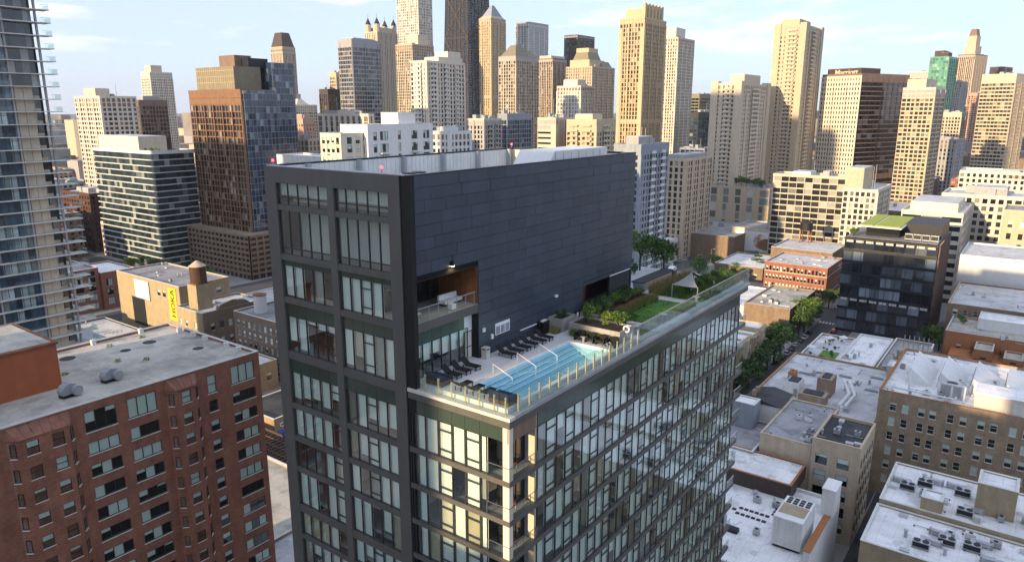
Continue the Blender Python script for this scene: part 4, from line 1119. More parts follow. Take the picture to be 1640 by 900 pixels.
# bicycle behind the window of the left face
bz = 62.16
bk = thing('bicycle', 'dark bicycle leaning behind a window of the left glass bays', 'bicycle', (38.35, 43.7, bz), -R(90))
for cx in (-.52, .52):
    w = MB()
    for q in range(16):
        a, b = 2 * math.pi * q / 16, 2 * math.pi * (q + 1) / 16
        w.tube((cx + math.cos(a) * .33, 0, .35 + math.sin(a) * .33), (cx + math.cos(b) * .33, 0, .35 + math.sin(b) * .33), .022, 5)
    wo_ = w.build('wheel', 'black_rubber', bk, True)
    s_ = MB()
    for q in range(6): a = math.pi * q / 6; s_.tube((cx - math.cos(a) * .31, 0, .35 - math.sin(a) * .31), (cx + math.cos(a) * .31, 0, .35 + math.sin(a) * .31), .006, 4)
    s_.build('spokes', 'chrome', wo_, True)
fm = MB()
for a, b in (((-.52, .35), (-.18, .85)), ((-.18, .85), (.35, .82)), ((.35, .82), (-.05, .33)), ((-.05, .33), (-.52, .35)), ((-.05, .33), (-.2, .95)), ((.35, .95), (.52, .35))): fm.tube((a[0], 0, a[1]), (b[0], 0, b[1]), .02, 6)
fm.build('frame', 'near_black', bk, True); B(-.32, -.08, -.06, .06, .95, 1.0).build('saddle', 'black_rubber', bk, True); MB().tube((.35, -.25, .98), (.35, .25, .98), .018, 6).build('handlebar', 'near_black', bk, True)
# furniture glimpsed behind the windows
fr_ = random.Random(21)
spots = [(38.9, 50.2, 67.15), (38.8, 48.1, 67.15), (38.8, 41.5, 67.15), (38.8, 50.5, 58.95), (38.9, 47.5, 62.17), (38.9, 50.8, 62.17), (38.6, 35.3, SLB[1] + .42), (38.6, 33.7, SLB[1] + .42), (38.6, 33.6, SLB[2] + .42)]
for q, (x, y, zz) in enumerate(spots):
    o = thing('dining_table', 'dark table behind the ' + ['upper left bay glass, left one', 'upper left bay glass, middle one', 'upper right bay glass', 'lower left bay glass', 'left bay glass level with the bicycle, right one', 'left bay glass level with the bicycle, left one', 'front glass two storeys below the pool, left one', 'front glass two storeys below the pool, right one', 'front glass three storeys below the pool'][q], 'table', (x, y, zz), 0, 'tables behind the windows')
    B(-.4, .4, -.7, .7, .68, .74).build('top', 'dark_brown', o, True)
    for a in (-.34, .34):
        for b in (-.6, .6): B(a - .03, a + .03, b - .03, b + .03, 0, .676).build('leg', 'near_black', o, True)

# ------------------------------------------------------------------ skyline towers
tower('apartment_tower', 'white gridded slab tower with sunlit left face behind the banded glass block', 'apartment tower', 236.6, 513.9, 23.6, 36.3, 95.3, 0, wall='cream_lt', glass='gl_dark', fl=3.1, bx=3.3, by=3.3, pier=1.0, band=1.2, pent=((.1,.5,.3,.75,6,'cream'),))
tower('apartment_tower', 'brown reflective glass slab right of the white gridded tower', 'apartment tower', 293.2, 575.0, 22.5, 7.7, 93.7, 0, wall='brown_stone', glass='gl_brown', fl=3.2, bx=2.6, pier=.4, band=.9, pent=((.2,.8,.2,.8,4,'grey_stone'),))
tower('office_tower', 'tall white gridded tower with dark right side far left on the skyline', 'office tower', 486.2, 917.8, 28.3, 21.4, 131.9, 0, wall='cream_lt', glass='gl_dark', fl=3.3, bx=2.3, pier=.9, band=1.3, pent=((.1,.6,.1,.8,9,'cream'),))
BG = tower('apartment_block', 'banded glass apartment block with white roof edge left of the copper tower', 'apartment block', 203.5, 390.3, 23.4, 67.9, 64.4, 0, wall='white_trim', glass='gl_band', fl=3.35, bx=2.9, pier=0, band=.42, t=.8, tp=.3, crown=1.6, roof='roof_grey', pent=((.06,.75,.25,.93,8.5,'cream_lt'),))
CT = tower('apartment_tower', 'copper brown gridded tower with blue glass side behind the water tank', 'apartment tower', 225.6, 338.6, 19.5, 47.9, 96.7, 0, wall='copper_metal', wallx='copper_metal', glass='gl_dark', fl=3.3, bx=2.9, by=2.75, pier=.45, band=.55, t=.25, roof='roof_dark')
SL = tower('office_tower', 'slender stone tower with tapered dark crown left on the skyline', 'office tower', 852.0, 1140.1, 27.1, 33.0, 196.2, 0, wall='tan_stone', glass='gl_dark', fl=3.6, bx=3.0, pier=1.4, band=.7, t=.2, tp=.6)
tower('apartment_tower', 'grey tower with pale grid below the slender crowned tower', 'apartment tower', 778.0, 1033.3, 24.0, 40.5, 111.2, 0, wall='grey_stone', glass='gl_dark', fl=3.4, bx=3.0, pier=1.0, band=1.0, wallx='cream_lt')
DM = tower('apartment_tower', 'white tower with dark bands and low dome left of centre', 'apartment tower', 519.6, 682.7, 31.8, 16.6, 91.4, 0, wall='cream_lt', glass='gl_dark', fl=3.3, bx=3.0, pier=.8, band=1.1)
tower('apartment_block', 'pink brick block in front of the domed white tower', 'apartment block', 392.2, 504.2, 11.6, 20.7, 79.4, 0, wall='pinkish', glass='gl_dark', fl=3.2, bx=3.0, pier=1.7, band=1.7, t=.2, pent=((.2,.8,.2,.8,4,'pinkish'),))
tower('apartment_block', 'low cream block beside the pink brick block', 'apartment block', 280.7, 356.9, 8.3, 14.1, 69.6, 0, wall='cream', glass='gl_dark', fl=3.2, bx=3.2, pier=1.2, band=1.2)
tower('apartment_block', 'white block with vertical slots of dark windows left of the white cubes', 'apartment block', 297.5, 322.5, 3.9, 44.6, 84.1, 0, wall='cream_lt', glass='gl_dark', fl=3.2, by=5.0, bx=4, pier=2.6, band=.3, t=.3, pent=((.0,1,.25,.6,3,'cream_lt'),))
tower('office_tower', 'dark banded glass tower left of the lantern tower', 'office tower', 463.8, 520.4, 34.3, 18.5, 146.5, 0, wall='grey_metal', glass='gl_brown', fl=3.9, bx=3.0, pier=.25, band=.9, t=.25, crown=3, pent=((.1,.9,.1,.9,4,'grey_metal'),))
tower('office_block', 'small dark block left of the dark banded tower', 'office block', 477.2, 572.6, 15.5, 12.1, 105.7, 0, wall='dark_brown', glass='gl_brown', fl=3.6, bx=3.0, pier=.8, band=.6)
tower('office_block', 'beige block peeping out behind the dark banded tower', 'office block', 554.2, 649.7, 19.8, 10.5, 126.3, 0, wall='sand', glass='gl_warm', fl=3.6, bx=3.0, pier=.8, band=1.2)
LN = tower('office_tower', 'tall limestone tower topped by four dark lanterns', 'office tower', 921.4, 967.5, 48.2, 29.8, 217.3, 0, wall='cream', glass='gl_warm', fl=3.9, bx=4.0, pier=2.2, band=.6, t=.25, tp=.8)
PK = tower('apartment_tower', 'very tall pale glass tower cut off by the top of the picture', 'apartment tower', 785.5, 741.0, 27.9, 41.2, 273.0, 0, wall='cream_lt', glass='gl_pale', fl=3.6, bx=3.6, pier=.9, band=.8, t=.3)
tower('office_block', 'grey glass block below the pale glass tower', 'office block', 709.2, 681.4, 40.3, 29.3, 168.5, 0, wall='sand', glass='gl_teal', fl=3.6, bx=3.4, pier=1.0, band=.7, pent=((.5,1,.3,1,14,'cream'),))
CO = tower('apartment_tower', 'white condominium tower with dark vertical strips in the centre', 'apartment tower', 369.5, 342.4, 38.6, 14.3, 118.3, 0, wall='cream_lt', glass='gl_dark', fl=3.0, bx=3.3, by=2.8, pier=1.5, band=.9, t=.3, pent=((.35,1.0,.1,1,4,'cream_lt'),(.6,.95,.1,.9,4,'cream_lt',4),), bal=(('S',.08,.2,1.2,'white_trim'),('S',.42,.52,1.2,'white_trim'),('S',.72,.82,1.2,'white_trim'),('W',.3,.7,1.2,'white_trim')))
PY = tower('office_tower', 'stone tower with a dark pyramid roof right of the black tower', 'office tower', 833.9, 649.9, 33.1, 20.0, 209.9, 0, wall='sand', wallx='gold_stone', glass='gl_warm', fl=3.7, bx=3.2, pier=1.6, band=.8, t=.2, tp=.6)
tower('office_tower', 'pale gridded tower with dark top band centre skyline', 'office tower', 1036.0, 728.6, 60.0, 25.7, 226.2, 0, wall='grey_stone', wallx='white_trim', glass='gl_dark', fl=3.8, bx=3.2, pier=1.3, band=1.0, crown=3)
GR = tower('apartment_tower', 'glass and stone tower with green hipped roof centre right of the black tower', 'apartment tower', 591.1, 430.3, 38.6, 20.5, 136.9, 0, wall='grey_stone', wallx='sand', glass='gl_teal', fl=3.2, bx=3.0, pier=.9, band=.8)
tower('apartment_tower', 'dark gridded tower with cream top behind the green roofed one', 'apartment tower', 786.7, 516.0, 32.1, 21.6, 148.5, 0, wall='brown_stone', wallx='tan_stone', glass='gl_dark', fl=3.2, bx=2.8, pier=.7, band=.8, pent=((.0,1,.1,.9,4,'cream'),))
tower('office_tower', 'brown flat-topped tower behind the stepped golden tower', 'office tower', 1170.9, 714.9, 60.3, 27.8, 217.0, 0, wall='dark_brown', glass='gl_brown', fl=3.9, bx=3.5, pier=1.2, band=.9)
SG = tower('apartment_tower', 'stepped golden stone tower with mansard shoulders', 'apartment tower', 768.7, 448.7, 54.9, 35.5, 135.9, 0, wall='sand', glass='gl_warm', fl=3.3, bx=3.2, pier=1.3, band=.9)
tower('apartment_tower', 'pale glass mid-rise in front of the stepped golden tower', 'apartment tower', 534.0, 322.0, 21.6, 22.8, 105.7, 0, wall='cream_lt', glass='gl_pale', fl=3.1, bx=2.8, pier=.8, band=.7, pent=((.1,.7,.2,.8,6,'cream_lt'),))
tower('apartment_block', 'plain white block with grey side behind the tower roof', 'apartment block', 387.5, 251.3, 16.1, 13.2, 81.6, 0, wall='cream', glass='gl_dark', fl=3.2, by=9, bx=3, pier=4.0, band=2.0, t=.2)
tower('apartment_block', 'golden block with rows of balconies behind the tower roof', 'apartment block', 384.4, 220.5, 23.2, 20.1, 80.8, 0, wall='sand', glass='gl_warm', fl=3.0, bx=3.4, pier=1.3, band=1.0, bal=(('W',.15,.45,1.2,'sand'),('W',.6,.9,1.2,'sand'),('S',.3,.6,1.2,'cream')), pent=((.1,.6,.2,.8,4,'cream'),))
tower('apartment_block', 'cream rounded block left of the green roofed tower', 'apartment block', 385.0, 306.4, 18.5, 14.6, 80.7, 0, wall='cream', wallx='grey_stone', glass='gl_dark', fl=3.1, bx=3.0, pier=1.3, band=.8, bal=(('S',.2,.4,1.0,'grey_stone'),('S',.6,.8,1.0,'grey_stone')))
tower('apartment_block', 'blue glass low block behind the roof screen in the centre', 'apartment block', 427.6, 319.0, 29.8, 7.9, 83.6, 0, wall='bluegrey', glass='gl_blue', fl=3.3, bx=3.0, pier=.3, band=.6)
tower('apartment_block', 'white low block with square windows right of the white cubes', 'apartment block', 254.2, 222.4, 14.3, 10.4, 76.9, 0, wall='white_trim', glass='gl_dark', fl=3.1, bx=2.9, pier=1.2, band=1.3, pent=((.1,.6,.2,.7,3,'white_trim'),))
GO = tower('apartment_tower', 'tall golden stone tower with notched crown right of centre', 'apartment tower', 537.5, 268.0, 38.6, 20.6, 156.3, 0, wall='gold_stone', glass='gl_warm', fl=3.2, bx=2.6, by=2.6, pier=.8, band=.55, t=.2, tp=.5, pent=((.1,.9,.1,.9,8,'gold_stone'),))
GL = tower('apartment_tower', 'gold lit gridded tower with glinting top beside the tall golden tower', 'apartment tower', 736.8, 328.0, 42.7, 16.8, 159.3, 0, wall='cream', wallx='cream_lt', glass='gl_warm', fl=3.2, bx=2.8, pier=1.0, band=.9, pent=((.05,.6,.2,.9,11,'cream_lt'),))
tower('office_block', 'dark banded office block in the gap right of the golden towers', 'office block', 886.8, 362.7, 54.4, 9.8, 105.4, 0, wall='olive_metal', glass='gl_black', fl=3.8, bx=5, pier=.3, band=1.2)
tower('office_block', 'dark low office block below the gap right of the golden towers', 'office block', 705.2, 288.6, 46.9, 7.9, 83.8, 0, wall='near_black', glass='gl_blue', fl=3.8, bx=5, pier=.3, band=.9)
PS = tower('apartment_tower', 'shorter concrete twin tower with stacked balconies', 'apartment tower', 490.4, 172.3, 60.9, 18.9, 103.7, 0, wall='cream', glass='gl_dark', fl=2.95, bx=3.2, by=3.0, pier=1.8, band=1.5, t=.3, pent=((.2,.75,.1,.6,7,'cream'),), bal=(('W',.28,.55,1.3,'cream_lt'),('S',.35,.6,1.3,'cream_lt')))
PL = tower('apartment_tower', 'tallest concrete tower with stacked balconies right of centre', 'apartment tower', 566.8, 154.8, 48.0, 20.8, 146.2, 0, wall='sand', glass='gl_dark', fl=2.95, bx=3.2, by=3.0, pier=1.8, band=1.5, t=.3, pent=((.0,.6,.2,.8,5,'sand'),), bal=(('W',.25,.55,1.3,'cream'),('S',.35,.6,1.3,'cream')))
tower('apartment_block', 'orange lit brick sliver between the two concrete balcony towers', 'apartment block', 663.8, 201.3, 14.6, 8.8, 71.9, 0, wall='copper_metal', glass='gl_warm', fl=3.2, bx=3, pier=1.3, band=1.2)
MA = tower('hotel_tower', 'hotel tower with cream gridded face, dark side and lettered roof block', 'hotel', 600.9, 120.6, 61.6, 32.5, 111.4, -22, wall='brown_stone', wallx='near_black', glass='gl_black', fl=3.5, bx=7, by=2.6, pier=.3, band=.8, t=.2, crown=2.5)
tower('apartment_block', 'pale green gridded block in front of the lettered hotel', 'apartment block', 614.0, 129.6, 40.1, 10.0, 70.1, 0, wall='cream_lt', glass='gl_teal', fl=3.1, bx=2.8, pier=1.0, band=1.0, pent=((.1,.9,.2,.9,3,'cream'),))
tower('apartment_tower', 'narrow cream tower with warm windows right of the lettered hotel', 'apartment tower', 613.8, 73.2, 25.5, 21.2, 102.0, -8, wall='cream_lt', wallx='sand', glass='gl_warm', fl=3.1, bx=3.0, by=3.0, pier=.7, band=.8, t=.25, pent=((.0,1,.3,.9,7,'cream'),))
GN = tower('office_tower', 'green glass tower with dark roof boxes at right', 'office tower', 1079.9, 118.4, 40.4, 21.0, 150.8, -8, wall='green_glassy', glass='gl_green', fl=3.8, bx=3.0, pier=.2, band=.4, t=.12, pent=((.1,.5,.1,.5,6,'dark_brown'),(.3,.9,.45,.95,9,'dark_brown')))
ST = tower('office_tower', 'brown tower with a stepped stone cap at far right', 'office tower', 1588.6, 133.6, 60.0, 27.6, 183.1, -14, wall='brown_stone', wallx='tan_stone', glass='gl_brown', fl=3.8, bx=3.2, pier=1.2, band=.6, t=.2, tp=.6)
tower('office_tower', 'grey ornate tower below the green glass tower', 'office tower', 1179.6, 110.6, 30.0, 19.6, 123.4, -8, wall='grey_stone', glass='gl_dark', fl=3.4, bx=2.6, pier=1.2, band=.8)
tower('office_block', 'white gridded block right of the narrow cream tower', 'office block', 908.6, 81.3, 25.3, 20.0, 83.5, -8, wall='cream', glass='gl_brown', fl=3.5, bx=3.0, pier=.9, band=1.1)
tower('office_block', 'grey stone block with arched base right of the narrow cream tower', 'office block', 758.1, 68.8, 29.5, 15.9, 61.1, -8, wall='grey_stone', glass='gl_dark', fl=3.6, bx=3.2, pier=1.6, band=1.0)
tower('office_tower', 'broad banded tower with warm windows at the right edge', 'office tower', 875.4, 37.1, 45.0, 29.0, 120.4, -14, wall='cream', wallx='tan_stone', glass='gl_warm', fl=3.7, bx=3.4, by=3.4, pier=.35, band=1.3, t=.35)
tower('office_tower', 'dark slab tower behind the broad banded tower at right', 'office tower', 1862.0, 104.7, 60.0, 22.9, 172.5, -14, wall='dark_brown', glass='gl_brown', fl=3.8, bx=3.4, pier=1.0, band=.8)
tower('office_block', 'low teal and cream block left of the green glass tower', 'office block', 1298.7, 164.6, 50.0, 30.6, 142.6, -8, wall='cream_lt', glass='gl_teal', fl=3.8, bx=3.4, pier=.4, band=1.2)
tower('apartment_block', 'small dark reddish tower behind the broad banded tower', 'apartment block', 1338.8, 97.3, 40.0, 16.6, 111.1, -8, wall='pinkish', glass='gl_brown', fl=3.2, bx=3.4, pier=1.2, band=1.2)
CY = tower('hotel_block', 'long cream hotel block with lettering at the right edge', 'hotel', 555.4, -25.1, 30.0, 70.9, 48.2, 0, wall='cream_lt', glass='gl_dark', fl=3.4, by=3.2, bx=3.4, pier=1.5, band=1.3, t=.3, roof='roof_white')
tower('hotel_block', 'wide hotel block with cream bands and dark windows in front of the lettered hotel', 'hotel', 433.8, 89.1, 18.0, 39.5, 50.3, 0, wall='cream', glass='gl_shut', fl=3.3, by=4.2, bx=4, pier=.25, band=.7, t=.4, roof='roof_lgrey', pent=((.1,.8,.5,.75,2.5,'white_trim'),))
tower('hotel_block', 'cream gridded corner block right of the wide banded hotel', 'hotel', 429.2, 72.2, 40.0, 16.6, 44.6, 0, wall='cream_lt', glass='gl_shut', fl=3.3, by=3.0, bx=3.4, pier=.9, band=.9, t=.35, pent=((.0,.6,.45,1.0,12,'tan_stone'),))
tower('office_block', 'cream block with curved glass corner right of the grey gridded block', 'office block', 401.9, 170.4, 40.6, 14.1, 58.7, 0, wall='tan_stone', glass='gl_dark', fl=3.6, bx=3.4, by=3.4, pier=1.5, band=1.0, t=.3, pent=((.1,.9,.1,.9,3,'grey_stone'),))
tower('apartment_block', 'blue grey block with recessed balconies right of the tower roof', 'apartment block', 295.6, 146.7, 28.8, 12.8, 71.6, 0, wall='bluegrey', glass='gl_dark', fl=3.1, bx=3.0, pier=1.2, band=1.1, pent=((.1,.6,.2,.7,4,'grey_stone'),), bal=(('S',.3,.45,1.2,'white_trim'),('S',.65,.8,1.2,'white_trim'),('W',.3,.6,1.2,'white_trim')))
tower('shopping_podium', 'beige podium with pale glass panels below the shorter balcony tower', 'podium', 478.5, 144.2, 21.5, 40.9, 36.6, 0, wall='sand', glass='gl_pale', fl=5.5, by=9, bx=9, pier=4.5, band=1.0, t=.2, roof='roof_grey')
tower('office_block', 'maroon dark block in the gap below the golden towers', 'office block', 505.8, 199.1, 14.4, 8.5, 50.0, 0, wall='brick_dark', glass='gl_dark', fl=3.6, bx=3.4, pier=1.4, band=.8)
tower('office_block', 'blue dark glass block with white roof in the gap below the golden towers', 'office block', 585.1, 232.2, 19.4, 21.0, 55.2, 0, wall='bluegrey', glass='gl_blue', fl=3.8, bx=4, pier=.3, band=1.0, roof='roof_white')

# crowns and special features
def crown_box(o, name, mat, *a): return B(*a).build(name, mat, o, True)
# copper tower: olive crown, blue glass rear volume, brick podium
CTx, CTy, CTh = 19.5, 47.9, 96.7
uvbox('glazing', 'gl_blue', 19.8, 34, .6, 44, 0, 112, 2.2, 2.6, 3.3, CT)
mb = MB()
for k in range(34): mb.box(19.9, 34.15, .45, 44.1, 3.3 * k, 3.3 * k + .22)
for k in range(8): mb.box(20.2 + 2 * k, 20.3 + 2 * k, .40, .62, 0, 112)
mb.build('blue_glass_mullions', 'bluegrey', CT, True, stuff=True)
uvbox('glazing', 'gl_blue', .6, 20.3, -.9, 6, 0, 97.2, 2.2, 2.6, 3.3, CT)
mb = MB()
for k in range(30): mb.box(.5, 20.4, -1.05, 6, 3.3 * k, 3.3 * k + .2)
for k in range(10): mb.box(.9 + 2.15 * k, 1.0 + 2.15 * k, -1.1, -.85, 0, 97.3)
mb.build('blue_glass_mullions', 'bluegrey', CT, True, stuff=True)
crown_box(CT, 'crown', 'olive_metal', 1.0, 17, 6, 41, 98, 109.5)
mb = MB()
for k in range(18): mb.box(.85, .99, 6.5 + 1.9 * k, 6.7 + 1.9 * k, 98.5, 109)
for k in range(3): mb.box(.9, .99, 6, 41, 101.5 + 3 * k, 101.7 + 3 * k)
mb.build('crown_fins', 'sand', CT, True, stuff=True)
crown_box(CT, 'penthouse', 'brown_stone', 6, 16, 12, 26, 109.5, 115.5); crown_box(CT, 'penthouse', 'near_black', 10, 22, 6, 15, 109.5, 114)
pd = MB(); pd.box(-7.6, 36, -8.0, 50, 0, 22.5); pdo = pd.build('podium', 'car_glass', CT, True)
mb = MB()
for k in range(8): mb.box(-8.0, 36.2, -8.4, 50.4, 2.6 + 2.85 * k, 3.9 + 2.85 * k)
mb.build('podium_bands', 'brick_brown', CT, True, stuff=True)
mb = MB()
for k in range(16): mb.box(-8.1, -7.5, -8.5 + 3.85 * k, -7.5 + 3.85 * k, 0, 23.6)
for k in range(11): mb.box(-8.1 + 4.2 * k, -7.1 + 4.2 * k, -8.5, -8.0, 0, 23.6)
mb.build('podium_piers', 'brick_brown', CT, True, stuff=True)
# banded glass block: rooftop garden and plant
crown_box(BG, 'penthouse', 'dark_brown', 9.0, 22, 20, 56, 66.1, 72.5); 
mb = MB(); r_ = random.Random(4)
for k in range(24): leaf_blob(mb, (r_.uniform(1, 8), r_.uniform(2, 40), 66.4), (.8, .8, .6), 24, .3, r_)
mb.build('roof_garden', 'leaf_mid', BG, True, stuff=True)
# slender tower crown
h = 196.2; MB().frust(0, 27, 0, 33, h, h + 26, 5.5, 6.5).build('crown', 'dark_brown', SL, True); crown_box(SL, 'shoulder', 'tan_stone', -1, 28, -1, 34, h - 10, h - 8)
MB().frust(5, 22, 1, 15, 92.5, 99, 6, 5).build('dome', 'cream_lt', DM, True)
# lanterns
h = 217.3
crown_box(LN, 'shoulder', 'cream', 10, 46, 3, 27, h + 1, h + 9)
for ax, ay in ((4, 4), (44, 4), (4, 26), (44, 26)):
    MB().cyl(ax, ay, h, h + 14, 5.0, None, 8).build('lantern', 'sand', LN, True)
    MB().cyl(ax, ay, h + 14.02, h + 25, 5.2, .3, 8).build('lantern_roof', 'near_black', LN, True)
    MB().cyl(ax, ay, h + 25, h + 31, .25, None, 5).build('finial', 'near_black', LN, True)
# pyramid
MB().frust(-1, 34, -1, 21, 209.9, 214, 5, 3).build('crown', 'sand', PY, True); MB().frust(4, 29, 2, 18, 214.02, 229, 10, 6.5).build('pyramid_roof', 'bluegrey', PY, True)
# green hipped roof
MB().frust(1, 25, 1, 19.5, 138.1, 149, 9, 6).build('hipped_roof', 'olive_metal', GR, True); MB().frust(22, 38, 1, 19.5, 138.1, 145, 4, 6).build('hipped_roof', 'olive_metal', GR, True)
# stepped golden tower
h = 135.9
crown_box(SG, 'setback_block', 'sand', 4, 40, 6, 33, h, h + 9); MB().frust(7, 37, 9, 31, h + 9.02, h + 18, 3, 3).build('mansard', 'olive_metal', SG, True); crown_box(SG, 'setback_block', 'gold_stone', 12, 34, 12, 29, h + 18.02, h + 23)
MB().frust(28, 54, 2, 20, h + .1, h + 8, 4, 4).build('mansard', 'olive_metal', SG, True)
# tall golden tower notches
for a in (-.8, 36.4): crown_box(GO, 'corner_buttress', 'gold_stone', a, a + 3, -.8, 2.2, 0, 150)
crown_box(GO, 'corner_buttress', 'gold_stone', -.8, 2.2, 18.6, 21.4, 0, 150)
for k in range(6): crown_box(GO, 'crown_block', 'gold_stone', 2 + k * 6, 5 + k * 6, .5, 3, 157.5, 168)
# hotel with lettering: cream grid on the left face
h = 111.4; mb = MB(); n = 14; fw_ = 32.5 / n
for k in range(n + 1): mb.box(-.62, -.22, k * fw_ - .62, k * fw_ + .62, 0, h + 1)
for k in range(33): mb.box(-.58, -.22, 0, 32.5, k * 3.48 - .75, k * 3.48 + .75)
mb.build('cream_grid', 'cream_lt', MA, True, stuff=True)
sgn = crown_box(MA, 'roof_sign_block', 'dark_brown', 2, 26, 2, 30, h + .2, h + 6.4)
lettering('Marriott', 'cream_lt', MA, (1.7, 14, h + 1.7), (R(90), 0, -R(90)))
# long cream hotel lettering
lettering('COURTYARD', 'brown_stone', CY, (-.75, 38, 45.5), (R(90), 0, -R(90)))
# stepped cap
h = 183.1; crown_box(ST, 'setback_block', 'tan_stone', 12, 40, 5, 24, h, h + 16); crown_box(ST, 'setback_block', 'tan_stone', 16, 36, 7, 22, h + 16.02, h + 34); MB().frust(18, 34, 8, 21, h + 34.02, h + 46, 2, 2).build('cap', 'brown_stone', ST, True)
# concrete balcony towers: projecting blind piers
for o_, wy_, wx_, hh, mt in ((PS, 18.9, 60.9, 103.7, 'cream'), (PL, 20.8, 48.0, 146.2, 'sand')):
    crown_box(o_, 'corner_pier', mt, -1.2, 4.5, -1.2, 3.2, 0, hh + 2.5); crown_box(o_, 'corner_pier', mt, -1.0, 5, wy_ - 4.0, wy_ + .9, 0, hh + 2.5); crown_box(o_, 'corner_pier', mt, wx_ - 6, wx_ + .8, -1.1, 3.5, 0, hh + 2.5)
# very tall black tapered tower with crossed braces
HK = thing('office_tower', 'black tapering tower with crossed bracing cut off by the top of the picture', 'office tower', (951, 793, 0))
hw, hd, HT = 66, 50, 335
MB().frust(-8, hw, -10, hd, 0, HT, 12, 9).build('glazing', 'gl_black', HK, True)
mb = MB()
for k in range(86):
    z = k * 3.9; f_ = z / HT; mb.box(-8 + 12 * f_ - .35, hw - 12 * f_ + .35, -10 + 9 * f_ - .35, hd - 9 * f_ + .35, z, z + 1.7)
mb.build('floor_bands', 'near_black', HK, True, stuff=True)
mb = MB()
def hp(u, v, face):
    f_ = v / HT; a, b, c, d = -8 + 12 * f_, hw - 12 * f_, -10 + 9 * f_, hd - 9 * f_
    return (a + (b - a) * u, c - .5, v) if face == 'S' else (a - .5, c + (d - c) * u, v)
for face in 'SW':
    for k in range(5):
        z0_, z1_ = k * 67, (k + 1) * 67
        mb.tube(hp(0, z0_, face), hp(1, z1_, face), .9, 4); mb.tube(hp(1, z0_, face), hp(0, z1_, face), .9, 4); mb.tube(hp(0, z1_, face), hp(1, z1_, face), .9, 4)
    for k in range(7): mb.tube(hp(k / 6, 0, face), hp(k / 6, HT, face), .7, 4)
mb.build('crossed_braces', 'dark_brown', HK, True, stuff=True)
# unseen towers added to the west, sized and gapped to cast chosen shade
for (x, y, wx_, wy_, hh, lab, wl_) in ((-150, 61.8, 30, 62, 122, 'unseen broad concrete tower added west of the brick block to cast shade', 'cream'), (-150, 44, 28, 17.5, 88, 'unseen low brick tower added beside the broad concrete tower to cast shade', 'brick_brown'),
        (-150, -70, 30, 112, 102, 'unseen long office slab added behind the camera to cast shade', 'grey_stone'), (-90, 232, 32, 40, 215, 'unseen tall slim tower added at left to shade the balcony towers', 'cream_lt'), (-90, 372, 34, 56, 130, 'unseen tower added far left to shade the copper tower', 'tan_stone')):
    tower('office_tower', lab, 'office tower', x, y, wx_, wy_, hh, 0, wall=wl_, glass='gl_dark', fl=3.6, bx=4.2, pier=1.3, band=1.2)

# ------------------------------------------------------------------ glass apartment tower at the left edge
GT = thing('apartment_tower', 'tall glass apartment tower with white slab edges at the left edge', 'apartment tower', (52, 205.3, 0))
gx0, gx1, gy0, gy1, fl_ = 44., 82.5, 205.3, 228., 3.06
uv_o = uvbox('glazing', 'gl_tower', 44 - 52, 74.5 - 52, .9, 22, 26, 150, 1.5, 1.5, fl_, GT)
uvbox('glazing', 'gl_teal', 74.6 - 52, 81.5 - 52, 2.2, 20, 26, 150, 1.7, 1.5, fl_, GT)
GP = {}
def gpane(w, h):
    if (w, h) not in GP:
        mb = MB(); mb.box(0, .06, -.05, .02, 0, h); mb.box(w - .06, w, -.05, .02, 0, h); mb.box(.06, w - .06, -.04, .02, h * .72, h * .72 + .06); GP[w, h] = mb.mesh('window_frame', 'mullion')
    return GP[w, h]
for k in range(41):
    z = 26 + k * fl_
    x1_ = gx1 if k > 14 else gx1 + 1.2
    sl_ = B(gx0, x1_, gy0 - .35, gy1, z, z + .20).build('slab_edge', 'white_trim', GT)
    # projecting balcony at the right end
    bal_ = B(x1_ + .01, x1_ + 2.3, gy0 - .6, gy0 + 3.0, z + .02, z + .22).build('balcony', 'white_trim', GT)
    gb = MB(); gb.box(x1_ + .1, x1_ + 2.25, gy0 - .57, gy0 - .54, z + .24, z + 1.25); gb.box(x1_ + 2.22, x1_ + 2.25, gy0 - .5, gy0 + 2.9, z + .24, z + 1.25); gb.build('balcony_glass', 'pane_fence', bal_)
    rl = MB(); rl.box(x1_ + .1, x1_ + 2.28, gy0 - .6, gy0 - .52, z + 1.25, z + 1.31); rl.build('balcony_rail', 'galv', bal_)
    if 2 < k < 30:
        for q in range(9):
            xx = 60.8 + q * 1.5
            inst('window_frame', gpane(1.5, fl_ - .3), GT, (xx, gy0 + .86, z + .28))
    # inset balconies along the face
    gb = MB(); gb.box(68.2, 73.6, gy0 - .3, gy0 - .27, z + .28, z + 1.28); gb.build('balcony_glass', 'pane_fence', GT)
for xx in (44.2, 55.2, 64.6, 74.1, 81.6): B(xx, xx + .45, gy0 + .35, gy0 + .95, 0, 152).build('column', 'grey_stone', GT)
for k in range(22):                               # cream stone strip on the lower storeys
    z = 26 + k * fl_
    for a, b in ((75.0, 76.9), (77.0, 79.0)):
        B(a, b, gy0 + 1.2, gy0 + 2.3, z + .27, z + fl_ - .01).build('stone_panel', 'cream', GT)
    B(79.2, 80.6, gy0 + 1.6, gy0 + 2.3, z + .27, z + 1.0).build('stone_panel', 'tan_stone', GT)
B(gx0, gx1 + 6, gy0 - 4, gy1, 0, 25.9).build('podium', 'car_glass', GT)
mb = MB()
for k in range(5): mb.box(gx0, gx1 + 6.3, gy0 - 4.4, gy1, 5 * k + 3.2, 5 * k + 4.0)
mb.build('podium_bands', 'white_trim', GT, stuff=True)

